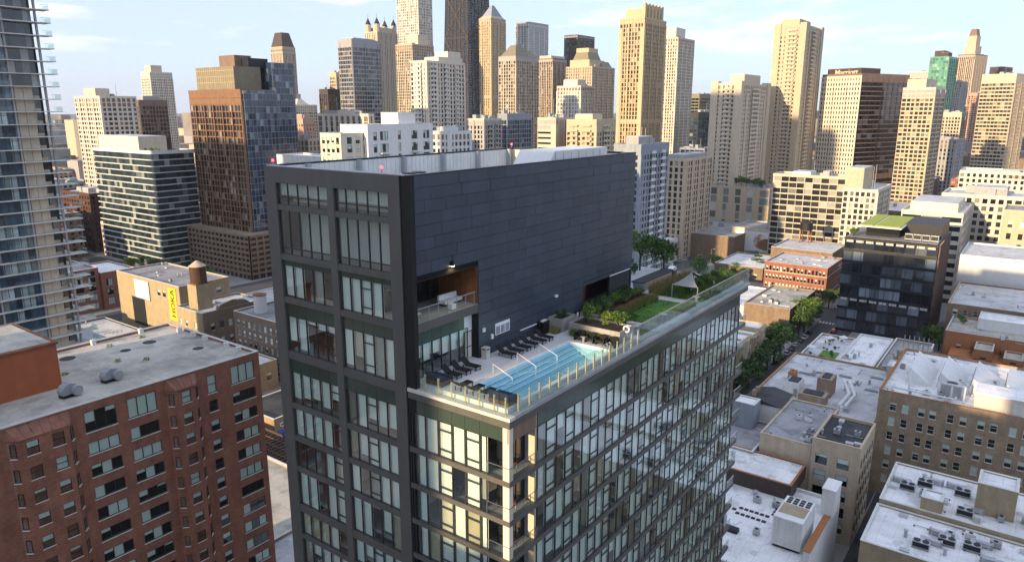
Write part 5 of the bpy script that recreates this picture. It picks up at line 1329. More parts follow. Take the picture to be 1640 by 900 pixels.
# ------------------------------------------------------------------ red brick apartment block, lower left
bw = []
ZS = [48.25 - 2.86 * k for k in range(17)]
H_ = 54.3
A_, Bc, Cc = 35.25, 40.2, 54.25
def col_(c, w, top, rest): return (c, w, ([top] if top else []) + [(s, rest) for s in ZS])
south = [col_(20.0, 3.6, (51.1, 2.55), 1.55), col_(14.5, 1.3, (51.2, 1.6), 1.6), col_(10.5, 3.6, (51.1, 2.55), 1.55), col_(A_, 3.6, (51.1, 2.55), 1.55), col_(Bc, 3.6, (51.1, 2.55), 1.55), col_(49.55, 1.25, (50.9, 2.5), 1.6), col_(Cc, 3.6, (51.1, 2.55), 1.55)]
BR = lowrise('apartment_block', 'red brick apartment block with bay windows at the lower left', 'apartment block', 5, 57.0, 86.5, 110.2, H_, 'brick_red', 'roof_conc', (), south, .35, 'concrete_lt', 'mullion', kinds='D')
for bx0, bx1, ws in ((25.4, 32.2, (27.6, 30.2)), (43.2, 47.5, (45.4,))):
    o = BR; d = 1.0
    # bay shaft in front of the wall: piers and spandrels with real openings, canted sides
    for z0_, zz in [(None, None)]:
        mb = MB(); y_ = 86.5 - d; a0, a1 = bx0 + .9, bx1 - .9
        cs = sorted((c - .62, c + .62) for c in ws); u = a0
        for c0, c1 in cs: mb.box(u, c0, y_, 86.45, 0, 53.2); u = c1
        mb.box(u, a1, y_, 86.45, 0, 53.2)
        tops = sorted([(s, 1.5) for s in ZS] + [(51.15, 1.6)])
        for c0, c1 in cs:
            z = 0
            for s, hh in tops: mb.box(c0, c1, y_ + .01, 86.45, z, s); z = s + hh
            mb.box(c0, c1, y_ + .01, 86.45, z, 53.2)
            for s, hh in tops: mb.box(c0, c1, y_ + .32, 86.44, s, s + hh)
        for xa, xb in ((bx0, a0), (bx1, a1)):
            mb.add([(xa, 86.49, 0), (xb, y_, 0), (xb, 86.49, 0), (xa, 86.49, 53.2), (xb, y_, 53.2), (xb, 86.49, 53.2)], [(0, 1, 4, 3), (1, 2, 5, 4), (3, 4, 5)])
        mb.build('bay', 'brick_red', BR)
        hd_ = MB(); hd_.add([(bx0 - .15, 86.49, 53.2), (a0 - .1, y_ - .15, 53.2), (a1 + .1, y_ - .15, 53.2), (bx1 + .15, 86.49, 53.2), (bx0 + .2, 86.49, 54.4), (bx1 - .2, 86.49, 54.4)],
                            [(0, 1, 4), (1, 2, 5, 4), (2, 3, 5), (3, 2, 1, 0)]); hd_.build('bay_roof', 'bay_metal', BR)
        for q in range(7):
            fx = q / 6; xa_, xb_ = a0 - .1 + fx * (a1 - a0 + .2), bx0 + .2 + fx * (bx1 - bx0 - .4)
            MB().tube((xa_, y_ - .16, 53.22), (xb_, 86.48, 54.42), .035, 4).build('roof_seam', 'bay_metal', BR)
        for c in ws:
            for q, (s, hh) in enumerate(tops): inst('window', window_mesh(1.24, hh, 'D' + str((q * 5 + int(c)) % 12)), BR, (c, y_ + .06, s))
        ang = math.atan2(d, .9)
        for sgn_, (xa, xb) in ((-1, (bx0, a0)), (1, (a1, bx1))):
            for q, (s, hh) in enumerate(tops):
                mx_, my_ = (xa + xb) / 2, (86.5 + y_) / 2
                ob = inst('window', window_mesh(.62, hh, 'P' + str((q * 3) % 10)), BR, (mx_ + sgn_ * .08, my_ - .08, s), sgn_ * ang if sgn_ > 0 else -ang)
PHo = thing('roof_penthouse', 'orange stucco penthouse on the brick block roof', 'penthouse', (20, 95.2, H_))
B(2, 34.9, 95.2, 108, H_ + .05, 60.0).build('wall', 'orange_wall', PHo); B(1.8, 35.1, 95.0, 108.2, 60.0, 60.25).build('coping', 'rust', PHo); B(2.4, 34.5, 95.6, 107.6, 60.254, 60.32).build('roof', 'roof_conc', PHo)
for q, x in enumerate((29.0, 30.4)):
    g = MB(); g.tube((x, 103, 60.3), (x, 103, 62.6), .28, 10); g.tube((x, 103, 62.6), (x, 102.4, 62.95), .28, 10); g.tube((x, 102.4, 62.95), (x, 101.9, 62.5), .28, 10)
    tag(g.build('gooseneck_vent', 'plaster_white', smooth=True), ['left', 'right'][q] + ' white gooseneck vent on the orange penthouse', 'vent', 'gooseneck vents')
for q, (x, y) in enumerate(((34.2, 91.4), (39.6, 92.6))):
    o = thing('roof_fan', ['grey rooftop exhaust fan against the orange penthouse', 'grey rooftop exhaust fan in the middle of the brick block roof'][q], 'exhaust fan', (x, y, H_ + .05), R(10), 'exhaust fans on the brick block')
    MB().prism([(-1.1, .4), (1.0, .4), (1.0, .8), (.5, 1.5), (-.2, 1.75), (-.9, 1.4), (-1.2, .9)], -.55, .55).build('scroll_housing', 'grey_metal', o, True)
    MB().tube((.4, -1.1, .75), (.4, -.56, .75), .62, 14).build('inlet_drum', 'grey_metal', o, True); B(-1.1, 1.0, -.5, .5, 0, .396).build('stand', 'near_black', o, True)
for q, (x, y) in enumerate(((43.5, 99), (46.2, 96.5), (37, 99.5), (51, 107), (46, 106.5))):
    mb = MB(); leaf_blob(mb, (x, y, H_ + .2), (.5, .4, .3), 60, .1, random.Random(q)); o = mb.build('weed_patch', ['leaf_light', 'leaf_mid'][q % 2]); o['kind'] = 'stuff'; o['label'] = 'green weeds growing on the brick block roof'; o['category'] = 'weeds'
for q, (x, y) in enumerate(((55.8, 89.5), (55.8, 92.5), (55.8, 98.), (55.8, 101.2), (55.8, 105.), (52., 109.4), (45., 109.4), (38., 109.4))):
    o = thing('roof_anchor', ORD[q] + ' pale anchor post from the near corner along the brick block parapet', 'anchor post', (x, y, H_ + .05), 0, 'anchor posts on the brick block parapet')
    B(-.3, .3, -.3, .3, 0, .75).build('curb', 'white_trim', o, True); MB().cyl(0, 0, .754, .95, .08, None, 8).build('post', 'galv', o, True)
for q, (x, y, w, d) in enumerate(((50.5, 104, 1.6, .9), (46.5, 103, 1.2, .8), (40, 106, 1.7, 1.0), (53.2, 95.5, 1.3, .8))):
    o = MB().cyl(x, y, H_ + .052, H_ + .075, w * .6, None, 14).build('roof_patch', 'roof_dark'); tag(o, ORD[q] + ' dark tar patch on the brick block roof', 'roof patch', 'tar patches on the brick block roof')

# ------------------------------------------------------------------ blocks between the brick block and the copper tower
def L(*a, **k): return lowrise(*a, **k)
sil = lambda n, z0_, st: [z0_ + st * i for i in range(n)]
mural = L('warehouse', 'tan warehouse with a white billboard and dark mural left of the water tank', 'warehouse', 139, 160, 258.8, 307, 22, 'brick_yellow', 'roof_grey', [(270, 2.2, [(17, 2.4)]), (274, 2.2, [(17, 2.4)])], cols(142, 158, 3, 2.2, [17], 2.4))
B(138.90, 138.98, 286, 296, 2, 13.5).build('mural', 'near_black', mural)
bb = thing('billboard', 'white billboard on the tan warehouse', 'billboard', (138.6, 281, 14)); B(138.55, 138.8, 281, 292, 14, 21.4).build('panel', 'poster_white', bb); B(138.6, 138.78, 280.9, 292.1, 13.6, 13.98).build('frame', 'grey_metal', bb)
hk = L('warehouse', 'brown brick warehouse with arched windows under the water tank', 'warehouse', 137, 163, 241, 258.5, 15, 'brick_brown', 'roof_lgrey', [(246, 1.6, [(3, 2.2), (9, 2.2)]), (252, 1.6, [(9, 2.2)]), (256, 1.6, [(9, 2.2)])], cols(139, 161, 6, 1.7, [2.5, 8.5], 2.6), wm='brick_yellow')
bnr = thing('wall_banner', 'tall yellow banner with black lettering on the warehouse wall', 'banner', (138.8, 263.8, 8.5)); B(138.80, 138.94, 261.2, 266.8, 8.5, 21.4).build('panel', 'yellow_paint', bnr)
text('HOKA', 'black_rubber', bnr, (138.78, 262.6, 9.7), (R(90), R(-90), -R(90)))
gab = MB().prism([(143, 15.7), (157, 15.7), (155, 17.2), (150, 18.2), (145, 17.2)], 240.9, 241.5).build('arched_gable', 'brick_brown', hk)
wt = thing('water_tank', 'dark wooden water tank on a tan brick tower', 'water tank', (142.5, 250.5, 15))
B(-3, 3, -3, 3, 0, 9.5).build('tank_tower', 'brick_yellow', wt, True); MB().cyl(0, 0, 9.9, 16.2, 3.0, 2.85, 20).build('tank', 'tank_wood', wt, True, smooth=False); MB().cyl(0, 0, 16.22, 18.2, 3.15, .4, 20).build('conical_roof', 'tan_stone', wt, True)
for k in range(5): MB().cyl(0, 0, 10.6 + 1.2 * k, 10.7 + 1.2 * k, 3.02, None, 20).build('hoop', 'near_black', wt, True)
B(-2.6, 2.6, -2.6, 2.6, 9.5, 9.88).build('grillage', 'rust', wt, True)
wh = L('shop_building', 'white two-storey shop with a big dark window right of the water tank', 'shop', 165, 186, 246, 268, 11, 'plaster_white', 'roof_lgrey', (), cols(168, 184, 1, 13, [3], 6.0))
L('red_brick_building', 'pinkish brick loft with large windows beside the glass tower', 'loft building', 121, 143.6, 334, 358, 19, 'brick_pink', 'roof_grey', (), cols(122, 143, 4, 3.2, [1.5, 5.6, 9.4, 13.2, 16], 2.4)[:], kinds='D')
L('red_brick_building', 'dark red brick loft with arched windows right of the pinkish loft', 'loft building', 144, 159, 333, 358, 16.5, 'brick_red', 'roof_white', (), cols(145, 158.5, 3, 2.6, [2.5, 6.5, 11], 2.9))
L('brick_warehouse', 'old brown brick building with many windows behind the dark tower frame', 'warehouse', 136, 156, 172, 219, 20, 'brick_brown', 'roof_grey', cols(173, 218, 15, 1.4, [2, 5.5, 9, 12.5, 16], 2.0), cols(137, 155, 6, 1.4, [5.5, 9, 12.5, 16], 2.0), wm='brick_brown')
rt = thing('roof_tank', 'white cylindrical roof tank on the old brown brick building', 'roof tank', (142, 212, 20.05)); MB().cyl(0, 0, 0, 6, 2.2, None, 16).build('tank', 'plaster_white', rt, True); MB().cyl(0, 0, 6, 6.3, 2.4, 2.2, 16).build('rim', 'rust', rt, True)
L('low_shop', 'low white roofed shop in front of the old brown brick building', 'shop', 112, 133, 192, 214, 9, 'brick_yellow', 'roof_white', cols(193, 213, 5, 1.6, [4], 2.4), cols(114, 132, 4, 1.8, [3.5], 2.4))
L('low_shop', 'low white roofed shop below the yellow banner', 'shop', 110, 134, 217, 238, 8, 'plaster_white', 'roof_white', cols(218, 237, 5, 1.6, [3.5], 2.4), ())
L('low_shop', 'long low grey roofed store left of the yellow banner', 'shop', 108, 131, 259, 305, 4.2, 'near_black', 'roof_lgrey', (), ())
L('low_shop', 'white walled low store behind the brick block roof', 'shop', 108, 128, 241, 256, 9, 'plaster_white', 'roof_white', (), ())
L('low_shop', 'small dark roofed store at the foot of the glass tower', 'shop', 92, 120, 305.5, 326, 8, 'grey_stone', 'roof_lgrey', (), cols(93, 119, 6, 2.0, [2.5], 3.2))
L('low_shop', 'flat grey roofed store behind the pinkish loft', 'shop', 118, 150, 362, 384, 13, 'grey_stone', 'roof_white', (), cols(120, 148, 6, 2, [3, 7], 2))
L('low_shop', 'white stepped roof building behind the lofts', 'shop', 122, 152, 390, 415, 15, 'plaster_white', 'roof_white', (), cols(124, 150, 6, 2, [3, 7, 11], 2))
# bank shop and elevated tracks in the gap
bkb = L('bank_branch', 'tan bank branch with blue awning in the gap beside the brick block', 'bank', 105, 132, 155, 171, 8, 'brick_tan', 'roof_dark', cols(156, 170, 3, 3, [1], 2.4), cols(106, 131, 5, 3.4, [.8], 2.6))
text('CHASE', 'white_plastic', bkb, (109.2, 154.9, 5.9), (R(90), 0, 0))
MB().prism([(105.6, 3.6), (114, 3.6), (114, 5.0), (105.6, 5.0)], 153.2, 154.9).build('awning', 'blue_awning', bkb)
B(112.3, 113.4, 154.7, 154.9, 5.9, 7.1).build('sign_emblem', 'blue_awning', bkb)
el = thing('elevated_railway', 'dark elevated railway tracks in the gap beside the brick block', 'railway', (97, 130, 0))
B(91.5, 102.5, 60, 240, 6.0, 6.5).build('track_deck', 'dark_brown', el)
for q in range(4): B(93 + q * 2.3, 93.15 + q * 2.3, 60, 240, 6.9, 7.05).build('rail', 'rust', el)
for q in range(120): B(92.4, 101.6, 60.4 + q * 1.5, 60.8 + q * 1.5, 6.55, 6.8).build('tie', 'bark', el)
for q in range(13):
    for x in (91.8, 101.6): B(x, x + .5, 60 + q * 15, 60.5 + q * 15, 0, 5.98).build('support_post', 'rust', el)
for x in (91.4, 102.3): B(x, x + .1, 60, 240, 6.52, 7.3).build('edge_beam', 'dark_brown', el)
rs = thing('shop_sign', 'red and white shop sign beside the elevated tracks', 'sign', (103.5, 140, 0)); B(103.3, 106.8, 139.9, 140.1, 6.0, 7.6).build('panel', 'car_red', rs); B(104.9, 105.1, 139.95, 140.05, 0, 5.99).build('post', 'grey_metal', rs)
text('Gino', 'white_plastic', rs, (105.0, 139.88, 6.35), (R(90), 0, 0))
L('parking_garage', 'low concrete garage roof below the elevated tracks', 'garage', 62, 87, 100, 150, 12, 'concrete', 'roof_conc', cols(102, 148, 6, 5, [2, 6], 1.5), ())
L('parking_garage', 'tan low building at the foot of the brick block', 'shop', 59.5, 87, 62, 98, 16, 'brick_tan', 'roof_lgrey', (), ())
# white cube condominium behind the tower roof
zr = [62.2, 65.5, 68.8, 72.1, 75.4, 79.0]
cu = L('condominium', 'white cubic condominium with big windows behind the tower roof', 'condominium', 148.1, 176.2, 161.2, 173, 82.9, 'plaster_white', 'roof_white', cols(162, 172.5, 3, 1.9, zr, 2.3), [(151, 1.4, [(z_, 2.3) for z_ in zr]), (154.6, 3.2, [(z_, 2.5) for z_ in zr]), (161, 1.2, [(z_, 2.6) for z_ in zr]), (167.6, 2.6, [(z_, 2.5) for z_ in zr]), (173, 2.8, [(z_, 2.5) for z_ in zr])], trim='white_trim')
for q in range(3): B(152.5, 157, 159.9, 161.1, 68.4 + 3.3 * q, 68.65 + 3.3 * q).build('balcony', 'white_trim', cu)
for q in range(3): B(166, 170, 159.9, 161.1, 68.4 + 3.3 * q, 68.65 + 3.3 * q).build('balcony', 'white_trim', cu)
cu2 = L('condominium', 'white penthouse block rising above the cubic condominium', 'condominium', 164, 171.5, 164.5, 172, 86.3, 'plaster_white', 'roof_white', (), (), z0=83.0)
cu3 = L('condominium', 'sunlit cream condominium wing with balconies left of the white cubes', 'condominium', 139.5, 148, 163, 172, 80.6, 'cream_lt', 'roof_lgrey', cols(163.4, 171.6, 4, 1.3, [63, 66.2, 69.4, 72.6, 75.8, 78.2], 1.9), cols(141, 147.5, 2, 1.8, [63, 66.2, 69.4, 72.6, 75.8, 78.2], 1.9))
for q in range(5): B(138.5, 139.4, 164 + (q % 2) * 4, 167 + (q % 2) * 4, 65.6 + 3.2 * q, 65.85 + 3.2 * q).build('balcony', 'white_trim', cu3)
L('low_block', 'pale roofed low block left of the cream condominium wing', 'apartment block', 175.4, 188, 206, 243, 70.2, 'white_trim', 'roof_white', cols(208, 242, 8, 1.8, [58, 62, 66], 2), ())

# ------------------------------------------------------------------ low blocks on the right
tan_w = []
for c in (21.1, 18.6, 15.4, 13.2, 9.8, 7.4, 4.1, 1.8, -1.6, -4.0, -7.3, -9.6, -13, -15.3, -18.6, -21, -24.3, -26.6, -30, -32.3): tan_w.append((c, 1.3, [(21.0 - 3.55 * k, 1.95) for k in range(6)]))
R1 = L('brick_loft', 'long tan brick loft with rows of sash windows at the lower right', 'loft building', 175.5, 212, -40, 24.3, 24.8, 'brick_tan', 'roof_white', tan_w, (), trim='brick_orange', fr='white_trim')
for q, (y, s) in enumerate(((15.0, 1.), (8.6, 1.), (2.2, 1.), (-4.2, 1.))):
    o = thing('sawtooth_skylight', ['leftmost', 'second', 'third', 'rightmost'][q] + ' white sawtooth skylight on the tan brick loft roof', 'skylight', (186, y, 24.85), 0, 'sawtooth skylights')
    MB().add([(0, 0, 0), (15, 0, 0), (15, 5.6, 0), (0, 5.6, 0), (0, 4.9, 3.8), (15, 4.9, 3.8)], [(3, 2, 1, 0), (0, 1, 5, 4), (0, 4, 3), (1, 2, 5), (2, 3, 4, 5)]).build('shell', 'white_paint', o, True)
    for k in range(6): B(.4 + 2.45 * k, 2.5 + 2.45 * k, 5.22, 5.34, .5, 2.2).build('pane', 'car_glass', o, True)
ph = thing('roof_penthouse', 'long cream penthouse box on the tan brick loft', 'penthouse', (177, -30, 24.85)); B(0, 7, 0, 36, 0, 3.6).build('wall', 'cream_lt', ph, True); B(-.15, 7.15, -.15, 36.15, 3.604, 3.8).build('roof', 'roof_white', ph, True); B(-.06, -.005, 27, 29, .2, 2.6).build('door', 'white_trim', ph, True)
pp = MB()
for a, b in (((177.5, 22, 25.9), (177.5, 9.5, 25.9)), ((177.5, 22, 25.9), (177.5, 22, 24.9)), ((179, 13, 25.9), (179, 13, 28.6)), ((179, 13, 28.6), (179, 8, 28.6)), ((179, 8, 28.6), (179, 8, 25.0)), ((177.5, 9.5, 25.9), (179, 9.5, 25.9)), ((181, 19, 25.0), (181, 19, 27.6)), ((179, 10.5, 25), (179, 10.5, 28.6))): pp.tube(a, b, .22, 8)
tag(pp.build('roof_pipe', 'white_paint', smooth=True), 'white bent pipework on the tan brick loft roof', 'pipe')
hb = thing('cooling_unit', 'grey cooling unit beside the white pipework', 'cooling unit', (181, 8.8, 24.85)); B(0, 3, 0, 4, 0, 2.8).build('casing', 'galv', hb, True); MB().cyl(1.5, 2, 2.804, 3.1, 1.1, None, 14).build('fan', 'near_black', hb, True)
# cream stucco block with tall windows
R2 = L('loft_building', 'cream stucco loft with big paired windows right of the glass tower', 'loft building', 148, 163, 22.4, 31.6, 21.4, 'tan_stone', 'roof_dark', [(29.6, 2.3, [(16.6 - 3.6 * k, 2.3) for k in range(5)]), (25.4, 2.3, [(16.6 - 3.6 * k, 2.3) for k in range(5)])], cols(149, 162.5, 5, 1.5, [16.6 - 3.6 * k for k in range(5)], 2.2), trim='sand')
R2b = L('loft_building', 'blank cream rear wing with a grey gravel roof', 'loft building', 148.4, 172, 31.65, 42.4, 19.6, 'tan_stone', 'roof_grey', (), (), trim='tan_stone', parapet=.3)
dp = thing('roof_house', 'white roof house with black felt roof on the cream rear wing', 'roof house', (163, 42.6, 0))
B(163.5, 173.5, 42.8, 51.4, 0, 20.3).build('wall', 'plaster_white', dp)
MB().add([(163.2, 42.5, 20.3), (173.8, 42.5, 20.3), (173.8, 51.7, 20.3), (163.2, 51.7, 20.3), (163.2, 47, 21.2), (173.8, 47, 21.2)], [(0, 1, 5, 4), (2, 3, 4, 5), (1, 2, 5), (3, 0, 4), (0, 3, 2, 1)]).build('roof', 'roof_dark', dp)
for x in (166, 168.5): B(x, x + .9, 49.3, 50.2, 20.8, 22.2).build('chimney', 'brick_tan', dp)
L('loft_building', 'grey stone annex tucked behind the end of the glass tower', 'loft building', 146, 163, 43, 54, 15.5, 'grey_stone', 'roof_grey', (), cols(147.5, 162, 5, 1.5, [2, 5.6, 9.2, 12.2], 2.0), trim='white_trim')
L('stair_tower', 'plain grey stair tower behind the end of the glass tower', 'stair tower', 158, 162.5, 47, 53, 21.5, 'bluegrey', 'roof_white', (), (), parapet=.2, z0=15.6)
# white membrane roofs at the bottom
R4 = L('white_roof_building', 'broad white roofed building with a cooling tower at the bottom right', 'building', 109, 141.5, 24.6, 54, 12.6, 'plaster_white', 'roof_white', cols(26, 52, 8, 1.6, [3, 7.5], 2.2), ())
L('white_roof_building', 'narrow white roof with dark side wall beyond the cooling tower', 'building', 136.5, 147.5, 32.2, 54, 15.6, 'dark_brown', 'roof_white', (), (), trim='brick_orange', parapet=.25, z0=12.7)
ctw = thing('cooling_tower', 'big white cooling tower with louvred top on the white roof', 'cooling tower', (119, 23.4, 12.7))
B(119.2, 127.6, 25.6, 30.6, 13.2, 18.6).build('casing', 'white_paint', ctw)
for k in range(8): B(119.16, 119.195, 25.7 + .61 * k, 26.2 + .61 * k, 13.4, 18.4).build('side_rib', 'white_trim', ctw)
for k in range(9): B(121.0 + .42 * k, 121.2 + .42 * k, 25.9, 30.3, 18.604, 18.75).build('louvre', 'sand', ctw)
for k in range(3):
    for j in range(4): B(125.0 + .85 * k, 125.65 + .85 * k, 26 + 1.1 * j, 26.8 + 1.1 * j, 18.604, 18.66).build('vent_opening', 'near_black', ctw)
B(119.4, 127.4, 25.8, 30.4, 12.7, 13.19).build('base_frame', 'near_black', ctw)
wl2 = thing('party_wall_stack', 'tall white party wall with stepped chimney stack beside the cooling tower', 'party wall', (120, 22.8, 0))
B(116, 138, 23.4, 24.4, 0, 15.6).build('wall', 'plaster_white', wl2); B(130, 134.5, 22.9, 25.2, 15.604, 20.6).build('stack', 'plaster_white', wl2); B(129.9, 134.6, 22.8, 25.3, 20.604, 20.8).build('stack_cap', 'white_paint', wl2); B(116, 129.9, 23.3, 24.5, 15.604, 15.75).build('coping', 'brick_orange', wl2)
sp_ = [(126 + .0, 34 + 1.0 * k) for k in range(6)] + [(128.2, 34 + 1.0 * k) for k in range(6)] + [(126 + 1.1, 40)] + [(129.5 + 1.1 * k, 33.2) for k in range(5)]
for q, (x, y) in enumerate(sp_):
    o = thing('roof_paver', ORD[q] + ' dark ballast paver of the ring on the white roof', 'paver', (x, y, 12.65), 0, 'ballast pavers on the white roof'); B(-.36, .36, -.36, .36, 0, .12).build('tile', 'near_black', o, True); B(-.3, .3, -.3, .3, .124, .13).build('pad', 'roof_dark', o, True)
fl1 = thing('roof_flue', 'steel flue stack on a dark plinth on the white roof', 'flue', (119.5, 38.8, 12.65)); B(-.7, .7, -2.2, 2.2, 0, .7).build('plinth', 'screen_grey', fl1, True); MB().cyl(0, .3, .704, 3.0, .28, None, 10).build('flue', 'galv', fl1, True)
for q, (x, y) in enumerate(((134.5, 38.4), (139.0, 50.0), (142.5, 46.))): stick_vent(x, y, 12.65 if q < 2 else 15.65, ['short vent beside the ring of dark pavers', 'short vent near the end of the glass tower', 'round vent on the narrow white roof'][q], .4, .9)
R3 = L('white_roof_building', 'white roofed tan building with air conditioners at the bottom right corner', 'building', 124, 138.9, -40, 17.2, 16, 'brick_yellow', 'roof_white', cols(-38, 16.5, 18, 1.3, [3, 6.8, 10.6], 1.9), (), trim='white_trim', parapet=.3)
R3b = L('white_roof_building', 'upper white roof with air conditioners below the tan brick loft', 'building', 139.2, 157, -40, 17.0, 16.9, 'brick_yellow', 'roof_white', (), (), trim='white_trim', parapet=.3)
L('roof_bulkhead', 'square tan brick bulkhead between the two white roofs', 'bulkhead', 144.5, 150.5, -3.6, 2.4, 22.6, 'brick_yellow', 'roof_white', (), (), z0=17.0, parapet=.25)
L('roof_bulkhead', 'low tan brick bulkhead among the air conditioners', 'bulkhead', 139.6, 143.4, 7.0, 10.4, 19.4, 'brick_yellow', 'roof_white', (), (), z0=17.0, parapet=.2)
hv0 = hvac(2.6, 1.3, 1.3)
units = [(128.0, 8.6, 16.1), (131.6, 5.2, 16.1), (132.2, 1.6, 16.1), (127.4, -2.6, 16.1), (127.6, -8.0, 16.1), (146.4, 13.4, 17.), (149.6, 10.8, 17.), (149.8, 4.6, 17.), (142.2, 3.6, 17.), (143.2, -7.6, 17.)]
ul = ['nearest the alley', 'left of the bent duct', 'right of the bent duct', 'at the picture bottom', 'at the bottom right corner', 'nearest the alley on the upper roof', 'at the back of the upper roof', 'beside the square bulkhead', 'in front of the square bulkhead', 'past the square bulkhead']
for q, (x, y, z) in enumerate(units):
    lab = 'twin fan air conditioner ' + ul[q] + ', white roofs at lower right'
    if q == 0: tag(hv0, lab, 'air conditioner', 'twin fan air conditioners'); hv0.location = (x, y, z); hv0.rotation_euler = (0, 0, -R(90))
    else: copy_thing(hv0, (x, y, z), -R(90), lab, 'twin fan air conditioners')
    o = thing('duct_run', 'grey boxy duct beside the air conditioner ' + ul[q], 'duct', (x, y, z), 0, 'boxy ducts on the white roofs')
    s_ = 1 if q % 2 else -1
    B(.9, 2.6, -.4, .4, .2, 1.0).build('duct', 'galv', o, True); B(1.8, 2.6, .4 * s_, 2.6 * s_, .25, .95).build('duct', 'galv', o, True); B(1.9, 2.5, 2.2 * s_, 2.5 * s_, 0, .246).build('curb', 'white_trim', o, True)
    B(1.7, 2.7, 2.604 * s_, 2.9 * s_, .15, 1.05).build('hood', 'grey_metal', o, True)
# grey roofed block with roof sheds
R5 = L('grey_roof_building', 'large flat grey roofed brick block in front of the tree lined street', 'building', 179, 222.5, 25, 55, 14.6, 'brick_tan', 'roof_lgrey', (), cols(181, 221, 10, 1.6, [2, 6, 10], 2), trim='brick_orange', parapet=.5)
for q, (a, b, c, d, hh, mt, lab) in enumerate(((187, 192.5, 44.2, 48.6, 3.6, 'plaster_white', 'white sloped shed on the large grey roof'), (191, 196.5, 37.6, 41.2, 5.0, 'brick_tan', 'tan brick bulkhead on the large grey roof'), (183.5, 188, 37.4, 43.8, 2.6, 'brick_tan', 'low tan shed on the large grey roof'), (197, 200, 48.4, 50.2, 2.8, 'brick_orange', 'small orange chimney block on the large grey roof'))):
    o = thing('roof_shed', lab, 'roof shed', (a, c, 14.7)); MB().frust(a, b, c, d, 14.66, 14.66 + hh, .35 if q == 0 else 0, .6 if q == 0 else 0).build('wall', mt, o); B(a + .7, b - .7, c + .9, d - .9, 14.66 + hh + .004, 14.9 + hh).build('roof', 'roof_dark', o); B(a - .05, a - .004, c + .8, c + 1.7, 14.7, 16.8).build('door', 'grey_metal', o)
dct = MB()
for a, b in (((184, 34, 16), (192, 33.4, 16.6)), ((192, 33.4, 16.6), (200, 36.5, 17.4)), ((184, 32.6, 16), (192, 32, 16.6)), ((192, 32, 16.6), (200, 35, 17.4)), ((184, 33.3, 16), (184, 33.3, 14.7)), ((200, 35.8, 17.4), (200, 35.8, 14.7))): dct.tube(a, b, .42, 8)
tag(dct.build('duct_run', 'white_paint'), 'pair of long white ducts crossing the large grey roof', 'duct')
for q, (x, y) in enumerate(((206, 48), (210, 38), (203, 30), (214, 30.5), (209, 45))):
    o = thing('roof_skylight', ORD[q] + ' dark low skylight on the large grey roof', 'skylight', (x, y, 14.65), 0, 'skylights on the large grey roof'); B(-.6, .6, -1.6, 1.6, 0, .3).build('curb', 'grey_metal', o, True); B(-.5, .5, -1.5, 1.5, .304, .36).build('pane', 'car_glass', o, True)
# garden roof and neighbours behind
R7 = L('garden_roof_building', 'yellow brick building with a planted roof terrace', 'building', 223.5, 253, 43.8, 54.6, 13, 'brick_yellow', 'roof_lgrey', cols(44.5, 54, 5, 1.3, [4, 8.5], 2), ())
for q in range(16):
    r_ = random.Random(q + 300); x, y = 226 + 1.6 * q, 46 + r_.uniform(0, 6.5)
    shrub(x, y, 13.05, q % 3, r_.uniform(.5, .9), ORD[q] + ' small plant from the near end of the planted roof terrace', 'plants on the far roof terrace')
g_ = B(226, 236, 45, 50, 13.06, 13.12).build('terrace_turf', 'grass_green'); g_['kind'] = 'stuff'; g_['label'] = 'green turf patch on the far roof terrace'; g_['category'] = 'turf'
for q, (x, y) in enumerate(((231, 52.5), (238, 51.5), (244, 50), (247, 46.5))):
    o = thing('patio_umbrella', ORD[q] + ' white patio umbrella on the planted roof terrace', 'umbrella', (x, y, 13.05), 0, 'umbrellas on the far roof terrace'); MB().cyl(0, 0, 0, 2.4, .05, None, 6).build('pole', 'grey_metal', o, True); MB().cyl(0, 0, 2.1, 2.8, 1.4, .05, 8).build('canopy', 'poster_white', o, True)
L('white_roof_building', 'white roofed building right of the planted terrace', 'building', 224, 258, 33.5, 43.4, 13.6, 'plaster_white', 'roof_white', cols(34, 43, 4, 1.3, [4, 8.5], 2), ())
L('white_roof_building', 'grey roofed tan building behind the sawtooth loft', 'building', 223, 262, 22, 33.1, 13.0, 'brick_tan', 'roof_grey', cols(23, 33, 4, 1.5, [4, 8], 2), ())
an = thing('roof_bulkhead', 'tan brick bulkhead crowded with antennas', 'bulkhead', (226, 21.5, 0)); B(226, 233, 20, 28, 0, 20).build('wall', 'brick_yellow', an); B(225.8, 233.2, 19.8, 28.2, 20.004, 20.4).build('coping', 'concrete', an)
for q in range(12):
    r_ = random.Random(q); x, y = 226.3 + (q % 2) * 6.3, 20.4 + q * .62; m_b = MB(); m_b.tube((x, y, 20.4), (x, y, 23.4), .05, 5); m_b.box(x - .15, x + .15, y - .12, y + .12, 21.6, 23.3); m_b.build('antenna', 'grey_metal', an)
for q in range(4): B(225.6, 225.78, 21 + q * 1.8, 21.9 + q * 1.8, 15.5, 18.5).build('wall_vent', 'white_trim', an)
L('roof_bulkhead', 'cream stair bulkhead beside the antenna bulkhead', 'bulkhead', 218, 224.5, 24.5, 29, 17.4, 'cream', 'roof_white', (), (), z0=14.7, parapet=.2)
for q, (x, y, z) in enumerate(((214, 27, 14.65), (228, 31, 13.05), (240, 30, 13.05), (232, 40, 13.65), (246, 38, 13.65), (250, 27, 13.05))):
    stick_vent(x, y, z, ORD[q] + ' galvanised roof vent among the grey roofs behind the sawtooth loft', .5, 1.1, 'galv', 'vents on the grey roofs')
